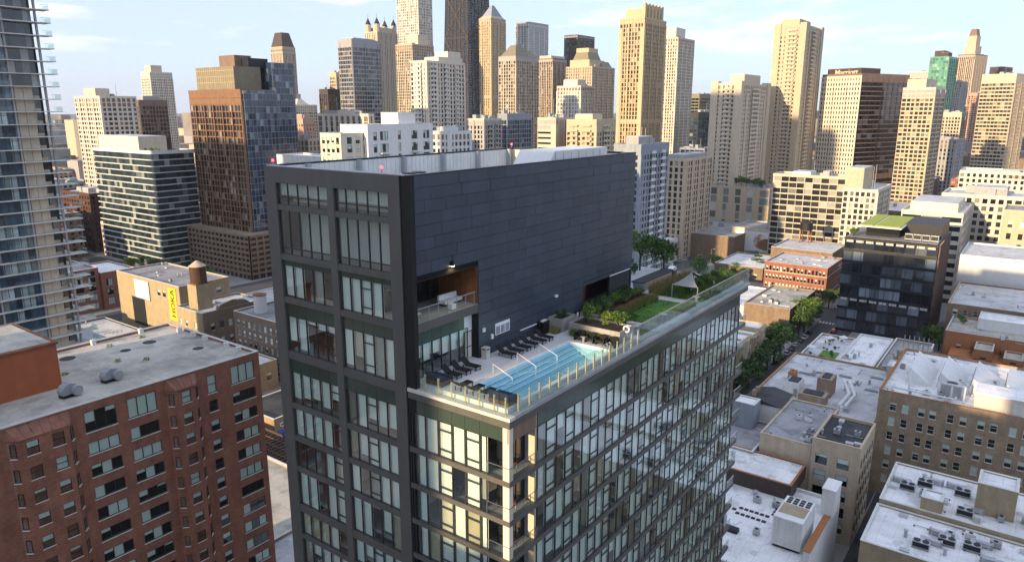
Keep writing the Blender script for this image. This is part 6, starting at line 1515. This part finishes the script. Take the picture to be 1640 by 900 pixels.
# dark glass office block with green roof
OX0, OX1, OY0, OY1, OH = 308, 346, 29, 61.5, 38
OB = thing('office_block', 'black glass office block with a bright green planted roof', 'office block', (OX0, OY0, 0))
uvbox('glazing', 'gl_office', 0, OX1 - OX0, 0, OY1 - OY0, 0, OH - .1, 3.4, 3.6, 4.7, OB)
for k in range(9):
    z = k * 4.72; B(OX0 - .35, OX1 + .3, OY0 - .35, OY1 + .3, z, z + (1.0 if k < 8 else .6)).build('floor_band', 'near_black', OB)
for k in (2, 7):
    for q in range(9): B(OX0 - .2, OX0 - .04, OY0 + .8 + 3.55 * q, OY0 + 3.4 + 3.55 * q, k * 4.72 + 3.6, k * 4.72 + 4.5).build('lit_blind', 'concrete_lt', OB)
for k in range(8):
    for q in range(10): B(OX0 - .22, OX0 - .02, OY0 + 3.25 * q - .06, OY0 + 3.25 * q + .06, k * 4.72 + 1.0, k * 4.72 + 4.72).build('mullion', 'near_black', OB)
for k in range(22): B(OX0 + .4 + 1.7 * k, OX0 + .6 + 1.7 * k, OY0 - .6, OY0 - .36, 1, 39).build('fin', 'brown_stone', OB)
B(OX0 + .4, OX1 - .4, OY0 + .4, OY1 - .4, OH + .61, OH + .7).build('roof', 'roof_grey', OB)
B(OX0 + 12, OX1 - 1, OY0 + .6, OY0 + 13, OH + .7, OH + 6.2).build('penthouse', 'near_black', OB)
B(OX0 + 8, OX0 + 34, OY0 + 14.5, OY1 - 6, OH + .7, OH + 5.0).build('penthouse', 'car_glass', OB)
gr_ = B(OX0 + .6, OX0 + 37, OY0 + 13.0, OY1 - 4.0, OH + 5.0, OH + 5.5).build('green_roof_slab', 'white_trim', OB)
B(OX0 + 1.3, OX0 + 36.4, OY0 + 13.6, OY0 + 22.4, OH + 5.504, OH + 5.8).build('sedum_bed', 'sedum', OB); B(OX0 + 1.3, OX0 + 36.4, OY0 + 23.2, OY1 - 4.6, OH + 5.504, OH + 5.8).build('sedum_bed', 'sedum', OB)
for q in range(4):
    hx = copy_thing(hv0, (OX0 + 5.2, OY0 + 2.0 + 2.9 * q, OH + .72), -R(90), ['first', 'second', 'third', 'fourth'][q] + ' grey cooling unit from the right on the black office roof', 'cooling units on the black office roof', (1., 1.6, 2.0))
for q, (x, y) in enumerate(((OX0 + 2.5, OY1 - 2.5), (OX0 + 5, OY1 - 2.2), (OX0 + 30, OY1 - 4), (OX0 + 32, OY1 - 8))): shrub(x, y, OH + .7, 1, 2.4, ['bushy shrub at the left corner', 'bushy shrub near the left corner', 'bushy shrub at the rear left', 'bushy shrub at the rear'][q] + ' of the black office roof')
# brick blocks along the street
zz = [1.2 + 4.0 * k for k in range(4)]
R9 = L('brick_block', 'pink brick four storey corner block with rows of small windows', 'commercial block', 345, 374, 74.8, 103.2, 16.6, 'brick_pink', 'roof_lgrey', cols(75.4, 102.8, 17, .95, zz, 2.2), cols(346, 373, 10, 1.2, zz, 2.2), band=[4.6, 12.8], trim='concrete_lt')
R10 = L('brick_block', 'tan side-walled brick building with a gravel roof beside the trees', 'commercial block', 281, 318, 73, 91, 12, 'brick_brown', 'roof_conc', (), cols(283, 317, 9, 1.5, [1, 4.6, 8.4], 2.2), sm='brick_dark', trim='sand')
hu = copy_thing(hv0, (290, 83, 12.05), 0, 'rooftop air conditioner on the gravel roof beside the trees', 'air conditioners on the street blocks')
copy_thing(hv0, (288, 80, 12.05), 0, 'air conditioner with pipes nearest the tan side wall', 'air conditioners on the street blocks')
L('white_roof_building', 'white roofed low building at the far end of the glass tower', 'building', 283, 318, 91.5, 112, 10, 'plaster_white', 'roof_white', cols(93, 110, 5, 1.4, [2, 5.5], 2), ())
def rowhouse(x0, lab, h, mat):
    o = L('row_house', lab, 'row house', x0, x0 + 7.4, 71.4, 82, h, mat, 'roof_white', (), cols(x0 + .4, x0 + 7.2, 4, .95, [1.5, 5.2, 8.9, 12.2][: 4 if h > 14 else 3], 2.1), trim='sand')
    MB().add([(x0 + .8, 71.39, 0), (x0 + 1.5, 70.5, 0), (x0 + 3.0, 70.5, 0), (x0 + 3.6, 71.39, 0), (x0 + .8, 71.39, h), (x0 + 1.5, 70.5, h), (x0 + 3.0, 70.5, h), (x0 + 3.6, 71.39, h)], [(0, 1, 5, 4), (1, 2, 6, 5), (2, 3, 7, 6), (4, 5, 6, 7)]).build('bay', mat, o)
    for k in range(3): inst('window', window_mesh(.95, 2.1, 'P' + str(k)), o, (x0 + 2.25, 70.42, 1.5 + 3.7 * k))
    B(x0, x0 + 7.4, 71.0, 71.38, h - .4, h + .2).build('cornice', 'sand', o)
for q, x in enumerate((208.5, 216, 223.5, 231, 238.5)): rowhouse(x, ['nearest', 'second', 'middle', 'fourth', 'farthest'][q] + ' yellow stone row house beside the glass tower', 15 if q != 3 else 14.2, ['tan_stone', 'brick_yellow'][q % 2])
L('brick_block', 'beige brick block with blank panel windows behind the pink brick block', 'commercial block', 376, 406, 80, 110, 18.2, 'brick_brown', 'roof_lgrey', [(83 + 2.4 * k, 1.0, [(9.5, 1.8), (13.4, 1.8)]) for k in range(6)], ())
tk = thing('roof_tank', 'dark roof tank on a rusty frame behind the pink brick block', 'roof tank', (402, 100, 18.2)); MB().cyl(0, 0, 7, 11, 3.2, None, 16).build('tank', 'near_black', tk, True); MB().cyl(0, 0, 11.004, 12.4, 3.3, .3, 16).build('roof', 'near_black', tk, True)
for a in (-2.2, 2.2):
    for b in (-2.2, 2.2): B(a - .2, a + .2, b - .2, b + .2, 0, 6.6).build('leg', 'rust', tk, True)
B(-2.7, 2.7, -2.7, 2.7, 6.6, 6.98).build('frame', 'rust', tk, True)
bbB = L('billboard_building', 'tan building carrying a large pale advert right of centre', 'commercial block', 436, 468, 122, 152.5, 17, 'cream', 'roof_grey', (), ())
B(446, 460, 124, 134, 17.1, 21.5).build('penthouse', 'cream', bbB)
ad_ = thing('billboard', 'large pale photographic billboard on the tan building', 'billboard', (435, 125, 3)); B(435.5, 435.8, 125.5, 149.5, 4.2, 15.8).build('panel', 'poster_white', ad_); B(435.55, 435.78, 125.2, 149.8, 3.8, 4.196).build('frame', 'white_trim', ad_)
mb = MB()
for k, (y, z, ry, rz_) in enumerate(((134, 10, 4.2, 4.6), (130.6, 8.4, 4.6, 3.6))):
    n = 22; vs = [(435.44 - .02 * k, y + math.cos(2 * math.pi * i / n) * ry, max(4.6, z + math.sin(2 * math.pi * i / n) * rz_)) for i in range(n)]; mb.add(vs, [tuple(range(n))], k)
mb.build('printed_picture', ['advert', 'copper_metal'], ad_)
mall = L('mall_building', 'wide brown brick store with a dark flat roof right of the tower', 'store', 416, 502, 143.5, 212, 14, 'brick_brown', 'roof_grey', (), (), trim='sand')
for q in range(18):
    r_ = random.Random(q + 60); copy_thing(hv0, (r_.uniform(424, 495), r_.uniform(150, 205), 14.05), R(90 * (q % 2)), ORD[q] + ' small rooftop unit scattered on the wide dark store roof', 'rooftop units on the wide store', 1.2)
ws_ = L('corner_building', 'white three storey corner building with a brick end above the street', 'commercial block', 388, 427, 172, 192, 13, 'plaster_white', 'roof_white', cols(173, 191, 7, 1.3, [5, 9], 2.2), cols(390, 426, 12, 1.2, [1, 5, 9], 2.2), wm='brick_brown', trim='white_trim')
copy_thing(hv0, (400, 180, 13.05), 0, 'first rooftop unit on the white corner building', 'units on the corner building', 1.5); copy_thing(hv0, (410, 184, 13.05), 0, 'second rooftop unit on the white corner building', 'units on the corner building', 1.5)
L('corner_building', 'low shop with a blue mural front beside the white corner building', 'shop', 352, 386, 173, 192, 8, 'bluegrey', 'roof_white', cols(174, 191, 4, 2, [2], 3), cols(353, 385, 8, 2.2, [1.5], 3), trim='white_trim')
L('low_shop', 'low brown roofed shop facing the street below the store', 'shop', 372, 408, 112, 138, 7, 'brick_brown', 'roof_white', cols(114, 136, 6, 1.8, [2], 2.2), ())
L('low_shop', 'pale low building left of the white corner building', 'shop', 345, 384, 196, 226, 12, 'cream', 'roof_white', cols(198, 224, 7, 1.6, [3, 7], 2), cols(347, 382, 8, 1.6, [3, 7], 2))
# white office, grey wall building, terraces at the right edge
tower('office_block', 'white banded office block behind the black glass office', 'office block', 378, 28, 40, 24, 41.5, 0, wall='cream_lt', glass='gl_teal', fl=4.1, bx=4, by=8, pier=.2, band=1.9, t=.3, roof='roof_white', pent=((.1, .9, .1, .9, 4.5, 'cream_lt'),))
tower('office_block', 'white concrete gridded block right of the white banded office', 'office block', 432, 8, 30, 34, 45, 0, wall='cream_lt', glass='gl_dark', fl=3.8, bx=3.4, by=3.4, pier=1.2, band=1.4, t=.35, roof='roof_lgrey', pent=((.2, .8, .2, .6, 4, 'grey_stone'),))
L('stone_building', 'buff stone building with arched windows at the right edge', 'commercial block', 405, 430, -30, 14, 42, 'sand', 'roof_grey', cols(-28, 13, 9, 1.8, [4, 9, 14, 19, 24, 29, 34.5], 2.8), (), trim='tan_stone', band=[33])
L('grey_wall_building', 'pale grey blank walled building at the right edge', 'commercial block', 340, 375, -30, 24, 30, 'plaster_white', 'roof_lgrey', (), ())
L('brick_block', 'brown brick building with white windows in front of the blank grey wall', 'commercial block', 296, 337, -30, 22.5, 19.5, 'brick_brown', 'roof_lgrey', cols(-28, 21.5, 16, 1.5, [5, 9, 13, 16.3], 1.9), (), fr='white_trim', trim='sand')
tb_ = L('terrace_house', 'orange brick apartment house with stepped terraces at the right edge', 'apartment house', 272, 294, -30, 20.2, 15.6, 'brick_orange', 'roof_conc', [(16, 1.4, [(10.5, 1.8)]), (9, 1.4, [(10.5, 1.8)]), (2, 1.4, [(10.5, 1.8)]), (-5, 1.4, [(10.5, 1.8)])], (), trim='concrete_lt')
for q, y in enumerate((8.5, 0.5, -7.5, -15.5)):
    L('terrace_pavilion', ['leftmost', 'second', 'third', 'rightmost'][q] + ' orange brick pavilion on the stepped terraces', 'pavilion', 262.5, 271.8, y - 2.4, y + 2.6, 13.6 - (q % 2) * 1.5, 'brick_orange', 'roof_conc', [(y, 1.6, [(10.2, 1.6)])], (), parapet=.5, trim='concrete_lt')
    for k in range(2): shrub(266 + 5 * k, y + 3.6, 11.0, 0, .9, ['near', 'far'][k] + ' green bush beside the %s orange terrace pavilion' % ORD[q])
B(262.5, 271.9, -30, 18, 0, 10.9).build('terrace_deck', 'brick_orange', tb_)
L('white_annex', 'bright white stepped annex behind the orange terraces', 'annex', 282, 293, -28, 12, 19.0, 'plaster_white', 'roof_white', (), (), z0=15.7, parapet=.3)
shrub(289, 17.5, 15.7, 1, 2.0, 'big rooftop bush at the left end of the orange terraces'); shrub(286, 16.2, 15.7, 1, 1.6, 'smaller rooftop bush at the left end of the orange terraces')

# small roof plant scattered where the photograph shows it
def clutter(n, x0, x1, y0, y1, z, where, seed, group):
    r_ = random.Random(seed)
    for q in range(n):
        x, y = r_.uniform(x0, x1), r_.uniform(y0, y1); k = q % 4
        if k == 0: stick_vent(x, y, z, '%s round vent on %s' % (ORD[q], where), r_.uniform(.18, .4), r_.uniform(.5, 1.2), 'galv', group)
        elif k == 1:
            o = thing('roof_hatch', '%s pale roof hatch on %s' % (ORD[q], where), 'roof hatch', (x, y, z), R(r_.choice((0, 90))), group); B(-.5, .5, -.7, .7, 0, .35).build('curb', 'white_trim', o, True); B(-.56, .56, -.76, .76, .354, .45).build('lid', 'galv', o, True)
        elif k == 2:
            o = thing('roof_pipe', '%s low pipe run on %s' % (ORD[q], where), 'pipe', (x, y, z), R(r_.choice((0, 90))), group); l = r_.uniform(2, 5); MB().tube((0, 0, .25), (l, 0, .25), .07, 6).build('pipe', 'galv', o, True)
            for j in range(3): B(l * j / 2 - .1, l * j / 2 + .1, -.15, .15, 0, .17).build('pipe_block', 'bark', o, True)
        else:
            o = thing('roof_unit', '%s small grey plant box on %s' % (ORD[q], where), 'plant box', (x, y, z), R(r_.choice((0, 90))), group); a = r_.uniform(.5, 1.0); B(-a, a, -.5, .5, .15, 1.1).build('casing', r_.choice(('galv', 'grey_metal', 'white_trim')), o, True); B(-a + .1, a - .1, -.4, .4, 0, .146).build('skid', 'near_black', o, True); MB().cyl(0, 0, 1.104, 1.16, .34, None, 10).build('fan', 'near_black', o, True)
clutter(16, 176.5, 186, -2, 22, 24.86, 'the tan brick loft roof', 1, 'small plant on the tan brick loft')
clutter(12, 188, 210, 0, 23, 24.86, 'the rear of the tan brick loft roof', 2, 'small plant behind the sawtooth skylights')
clutter(14, 125, 138, -8, 16, 16.06, 'the lower white roof at the corner', 3, 'small plant on the lower white roof')
clutter(14, 140, 156, -8, 16, 16.96, 'the upper white roof at the corner', 4, 'small plant on the upper white roof')
clutter(12, 110, 135, 31, 52, 12.66, 'the broad white roof by the cooling tower', 5, 'small plant by the cooling tower')
clutter(16, 180, 221, 26, 54, 14.66, 'the large grey roof before the street', 6, 'small plant on the large grey roof')
clutter(12, 149, 171, 32, 42, 19.66, 'the gravel roof of the cream rear wing', 7, 'small plant on the gravel roof')
clutter(10, 149, 162, 23, 31, 21.46, 'the dark roof of the cream loft', 8, 'small plant on the cream loft')
clutter(14, 225, 257, 23, 43, 13.66, 'the pale roofs behind the sawtooth loft', 9, 'small plant on the pale roofs')
clutter(12, 140, 159, 262, 305, 22.06, 'the warehouse roof by the water tank', 10, 'small plant on the warehouse roof')
clutter(10, 138, 162, 243, 257, 15.06, 'the arched brick warehouse roof', 11, 'small plant on the arched warehouse')
clutter(14, 109, 130, 260, 304, 4.26, 'the long low grey store roof', 12, 'small plant on the long low store')
clutter(10, 111, 133, 193, 237, 9.06, 'the low shop roofs before the warehouse', 13, 'small plant on the low shops')
clutter(12, 346, 373, 76, 102, 16.66, 'the pink brick block roof', 14, 'small plant on the pink brick block')
clutter(12, 298, 336, -20, 21, 19.56, 'the brown brick building roof at right', 15, 'small plant on the brown brick building')
clutter(12, 263, 293, -8, 19, 15.66, 'the stepped orange terraces', 16, 'small plant on the orange terraces')
clutter(8, 282, 317, 74, 90, 12.06, 'the gravel roof beside the street trees', 17, 'small plant on the street block')
# ------------------------------------------------------------------ cars and street furniture
def car(mat):
    o = thing('car', 'x', 'car', (0, 0, 0))
    MB().prism([(-2.2, .28), (2.2, .28), (2.25, .62), (2.1, .82), (1.15, .92), (-1.9, .92), (-2.2, .85)], -.88, .88).build('body', mat, o, True)
    MB().frust(-1.8, 1.1, -.80, .80, .924, 1.42, .52, .14).build('cabin', 'car_glass', o, True); B(-1.2, .5, -.62, .62, 1.424, 1.46).build('roof', mat, o, True)
    for x in (-1.35, 1.35):
        for y in (-.80, .80):
            MB().tube((x, y - .1, .32), (x, y + .1, .32), .32, 12).build('wheel', 'black_rubber', o, True)
    for y in (-.6, .6): B(2.2, 2.262, y - .18, y + .18, .62, .76).build('headlight', 'white_plastic', o, True); B(-2.26, -2.204, y - .18, y + .18, .62, .78).build('tail_light', 'car_red', o, True)
    return o
C0 = {m: car(m) for m in ('car_red', 'car_dark', 'car_silver', 'car_white')}
used = set()
def put_car(m, x, y, rz, lab, group):
    if m not in used: used.add(m); o = C0[m]; o.location = (x, y, .01); o.rotation_euler = (0, 0, rz); tag(o, lab, 'car', group)
    else: copy_thing(C0[m], (x, y, .01), rz, lab, group)
put_car('car_red', 282, 63.8, R(180), 'red car driving in the street, nearer of two', 'cars in the street'); put_car('car_red', 303, 61.0, 0, 'red car at the crosswalk beside the black glass office', 'cars in the street')
names = ['nearest', 'second', 'third', 'fourth', 'fifth', 'sixth', 'seventh', 'eighth']
for q, x in enumerate((252, 258, 264, 270, 276, 282, 288, 294)): put_car(('car_dark', 'car_dark', 'car_silver', 'car_dark', 'car_silver', 'car_dark', 'car_white', 'car_dark')[q], x, 68.3, 0, names[q] + ' car parked under the street trees', 'cars parked under the street trees')
put_car('car_dark', 333, 76, R(90), 'black car waiting beside the pink brick block', 'cars in the street')
for q in range(9): put_car(('car_dark', 'car_silver', 'car_white')[q % 3], 352 + 6.4 * q, 168.2, 0, ('dark', 'silver', 'white')[q % 3] + ' car, ' + ORD[q] + ' parked in the row below the white corner building', 'cars parked on the upper street')
for q in range(14): put_car(('car_white', 'car_dark', 'car_silver', 'car_red')[q % 4], 412 + 5.0 * (q % 7), 118 - 8 * (q // 7), R(90), ('white', 'dark', 'silver', 'red')[q % 4] + ' car, ' + ORD[q] + ' in the lot below the billboard building', 'cars in the parking lot')
for q in range(6): put_car(('car_dark', 'car_white')[q % 2], 190 + .2 * q, 330 + 9 * q, R(90), ('dark', 'white')[q % 2] + ' car, ' + ORD[q] + ' on the street below the copper tower', 'cars below the copper tower')
for q in range(5): put_car(('car_silver', 'car_dark')[q % 2], 158 + 7 * q, 318, 0, ('silver', 'dark')[q % 2] + ' car, ' + ORD[q] + ' on the cross street beyond the warehouses', 'cars beyond the warehouses')
def lamp(x, y, lab):
    o = thing('street_lamp', lab, 'street lamp', (x, y, .1), 0, 'street lamps'); MB().cyl(0, 0, 0, 8, .1, .07, 8).build('pole', 'grey_metal', o, True); MB().tube((0, 0, 7.9), (0, -1.6, 8.3), .05, 6).build('arm', 'grey_metal', o, True); B(-.15, .15, -2.1, -1.5, 8.22, 8.36).build('head', 'white_trim', o, True)
for q, x in enumerate((250, 274, 298, 342)): lamp(x, 70.6, ['nearest', 'second', 'third', 'farthest'][q] + ' street lamp on the tree lined street')
for q, x in enumerate((345, 365, 385, 405)): lamp(x, 152.6, ['nearest', 'second', 'third', 'farthest'][q] + ' street lamp on the upper street')
# street trees
tl = [(250, 69.0, 1, 1.45), (242, 68.8, 0, 1.35), (259, 69.4, 0, 1.6), (287, 70.6, 0, 1.55), (296, 70.8, 1, 1.5), (303, 70.9, 0, 1.45), (308, 71.5, 0, 1.1), (232, 68.4, 2, 1.3), (222, 68.6, 0, 1.2), (212, 69, 2, 1.2)]
for q, (x, y, k, s) in enumerate(tl): tree(x, y, .1, k, ORD[(4, 3, 5, 6, 7, 8, 9, 2, 1, 0)[q]] + ' street tree from the glass tower beside the stone row houses', s, 'street trees by the row houses')
for q, (x, y) in enumerate(((341, 72), (342, 66), (388, 118), (394, 122), (372, 146), (366, 121), (374, 127), (381, 141), (360, 130), (352, 122), (357, 141), (405, 126), (412, 131))): tree(x, y, .1, q % 3, ORD[q] + ' tree of the cluster between the parking lot and the pink brick block', 1., 'trees by the parking lot')
for q in range(12): tree(190 + (q % 2) * 9, 332 + q * 7, .1, q % 3, ORD[q] + ' street tree of the row below the copper tower podium', .85, 'trees below the copper tower')
for q in range(12): tree(196 + 3 * q, 522 + 9 * (q % 4), .1, q % 3, ORD[q] + ' tree of the grove left of the banded glass block', 1.2, 'trees left of the glass block')
for q in range(8): tree(352 + 8 * q, 233 + (q % 2) * 4, .1, q % 3, ORD[q] + ' tree of the row in front of the blue grey block', 1.1, 'trees before the blue grey block')
for q in range(9): tree(415 + 7 * q, 216 + (q % 3) * 2, .1, q % 3, ORD[q] + ' tree of the row behind the wide brown store', 1.1, 'trees behind the wide store')
for q in range(6): tree(480 + 2 * q, 150 + 4 * q, 37.0, q % 3, ORD[q] + ' tree on the beige podium below the balcony towers', .7, 'trees on the podium')
for q in range(4): tree(300 + 1.5 * q, 22 + 1.8 * q, .1, q % 3, ORD[q] + ' tree in the alley beside the black glass office', 1., 'trees in the alley')

# ------------------------------------------------------------------ lesser buildings filling the far blocks, then the far mass
fr2 = random.Random(99)
fills = [(122, 80, 56, 64, 20), (205, 98, 66, 46, 14), (276, 118, 40, 30, 12), (205, 438, 30, 26, 20), (140, 440, 34, 26, 24), (170, 470, 26, 30, 26), (205, 475, 24, 40, 36), (150, 512, 40, 40, 30), (252, 440, 30, 34, 24), (255, 480, 34, 50, 30), (222, 582, 34, 30, 34), (262, 590, 40, 36, 28),
         (195, 620, 30, 40, 44), (240, 660, 34, 40, 38), (300, 640, 40, 40, 30), (340, 590, 36, 30, 28), (300, 440, 40, 40, 26), (345, 445, 44, 40, 34), (345, 500, 40, 44, 30), (305, 500, 30, 44, 38), (430, 440, 40, 44, 30), (345, 330, 50, 60, 28), (285, 340, 34, 50, 24),
         (430, 330, 60, 60, 34), (430, 245, 60, 60, 26), (345, 258, 50, 44, 20), (215, 258, 60, 44, 16), (215, 172, 46, 40, 18), (262, 178, 34, 36, 20), (540, 180, 60, 50, 24), (545, 72, 60, 60, 20), (545, -5, 60, 50, 26), (662, 20, 60, 40, 34), (660, 75, 70, 60, 30), (470, 60, 40, 50, 22), (440, 60, 24, 40, 20), (500, -60, 40, 50, 30), (660, 180, 60, 60, 40), (545, 330, 60, 60, 36), (660, 330, 80, 60, 40), (545, 445, 60, 80, 40), (660, 445, 80, 80, 44)]
fw_l = ['cream', 'brick_brown', 'pinkish', 'grey_stone', 'brick_pink', 'tan_stone', 'brick_dark', 'cream_lt']
desc = {'cream': 'cream', 'brick_brown': 'brown brick', 'pinkish': 'pinkish', 'grey_stone': 'grey stone', 'brick_pink': 'pink brick', 'tan_stone': 'tan', 'brick_dark': 'dark red brick', 'cream_lt': 'pale cream'}
cnt = {}
for q, (x, y, a, b, h) in enumerate(fills):
    w_ = fw_l[(q * 5 + q // 8) % 8]
    az = math.degrees(math.atan2(y, x)) - 36.34
    side = 'left of the copper tower' if az > 22 else 'behind the copper tower' if az > 16 else 'behind the tower roof' if az > -6 else 'right of the roof garden' if az > -16 else 'at the far right'
    tower('mid_rise_block', '%s mid-rise block among lesser blocks %s, %s such' % (desc[w_], side, ORD[cnt.setdefault((w_, side), 0)]), 'mid-rise block', x, y, a, b, h, 0, wall=w_, glass='gl_dark', fl=3.4, bx=3.6, pier=1.7, band=1.6, t=.2, roof=('roof_white', 'roof_grey', 'roof_lgrey')[q % 3], pent=((.2, .5, .3, .7, 3, 'grey_stone'),), group='lesser mid-rise blocks'); cnt[w_, side] += 1
mb = MB()
for i in range(900):
    d = 900 + 5200 * fr2.random() ** 1.5; a = R(36.34 + fr2.uniform(-46, 50)); x, y = d * math.cos(a), d * math.sin(a)
    h = fr2.uniform(12, 45) if fr2.random() < .93 else fr2.uniform(50, 85)
    mb.box(x, x + fr2.uniform(25, 70), y, y + fr2.uniform(25, 70), 0, h, fr2.randrange(4))
fm_ = mb.build('distant_city', ['far_mass', 'brick_brown', 'tan_stone', 'grey_stone']); fm_['kind'] = 'stuff'; fm_['label'] = 'distant low city blocks fading towards the horizon'; fm_['category'] = 'city'
mb = MB(); r_ = random.Random(8)
for i in range(420):
    d = 620 + 2600 * r_.random() ** 1.4; a = R(36.34 + r_.uniform(-8, 42)); x, y = d * math.cos(a), d * math.sin(a)
    leaf_blob(mb, (x, y, 7), (6, 6, 5), 22, 2.0, r_)
tm = mb.build('distant_trees', 'leaf_dark'); tm['kind'] = 'stuff'; tm['label'] = 'distant dark tree canopy between far city blocks'; tm['category'] = 'trees'
# ------------------------------------------------------------------ air
hz = B(-400, 9000, -3000, 9000, -1.0, 352).build('haze', 'white_paint'); hz.data.materials.clear()
m = bpy.data.materials.new('haze_air'); m.use_nodes = True; t = m.node_tree; t.nodes.clear(); M['haze_air'] = m
o_ = N(t, 'OutputMaterial'); v = N(t, 'VolumePrincipled'); v.inputs['Color'].default_value = (.80, .84, .92, 1); v.inputs['Density'].default_value = .000055; v.inputs['Anisotropy'].default_value = .2
t.links.new(v.outputs[0], o_.inputs['Volume']); hz.data.materials.append(m); hz['kind'] = 'stuff'
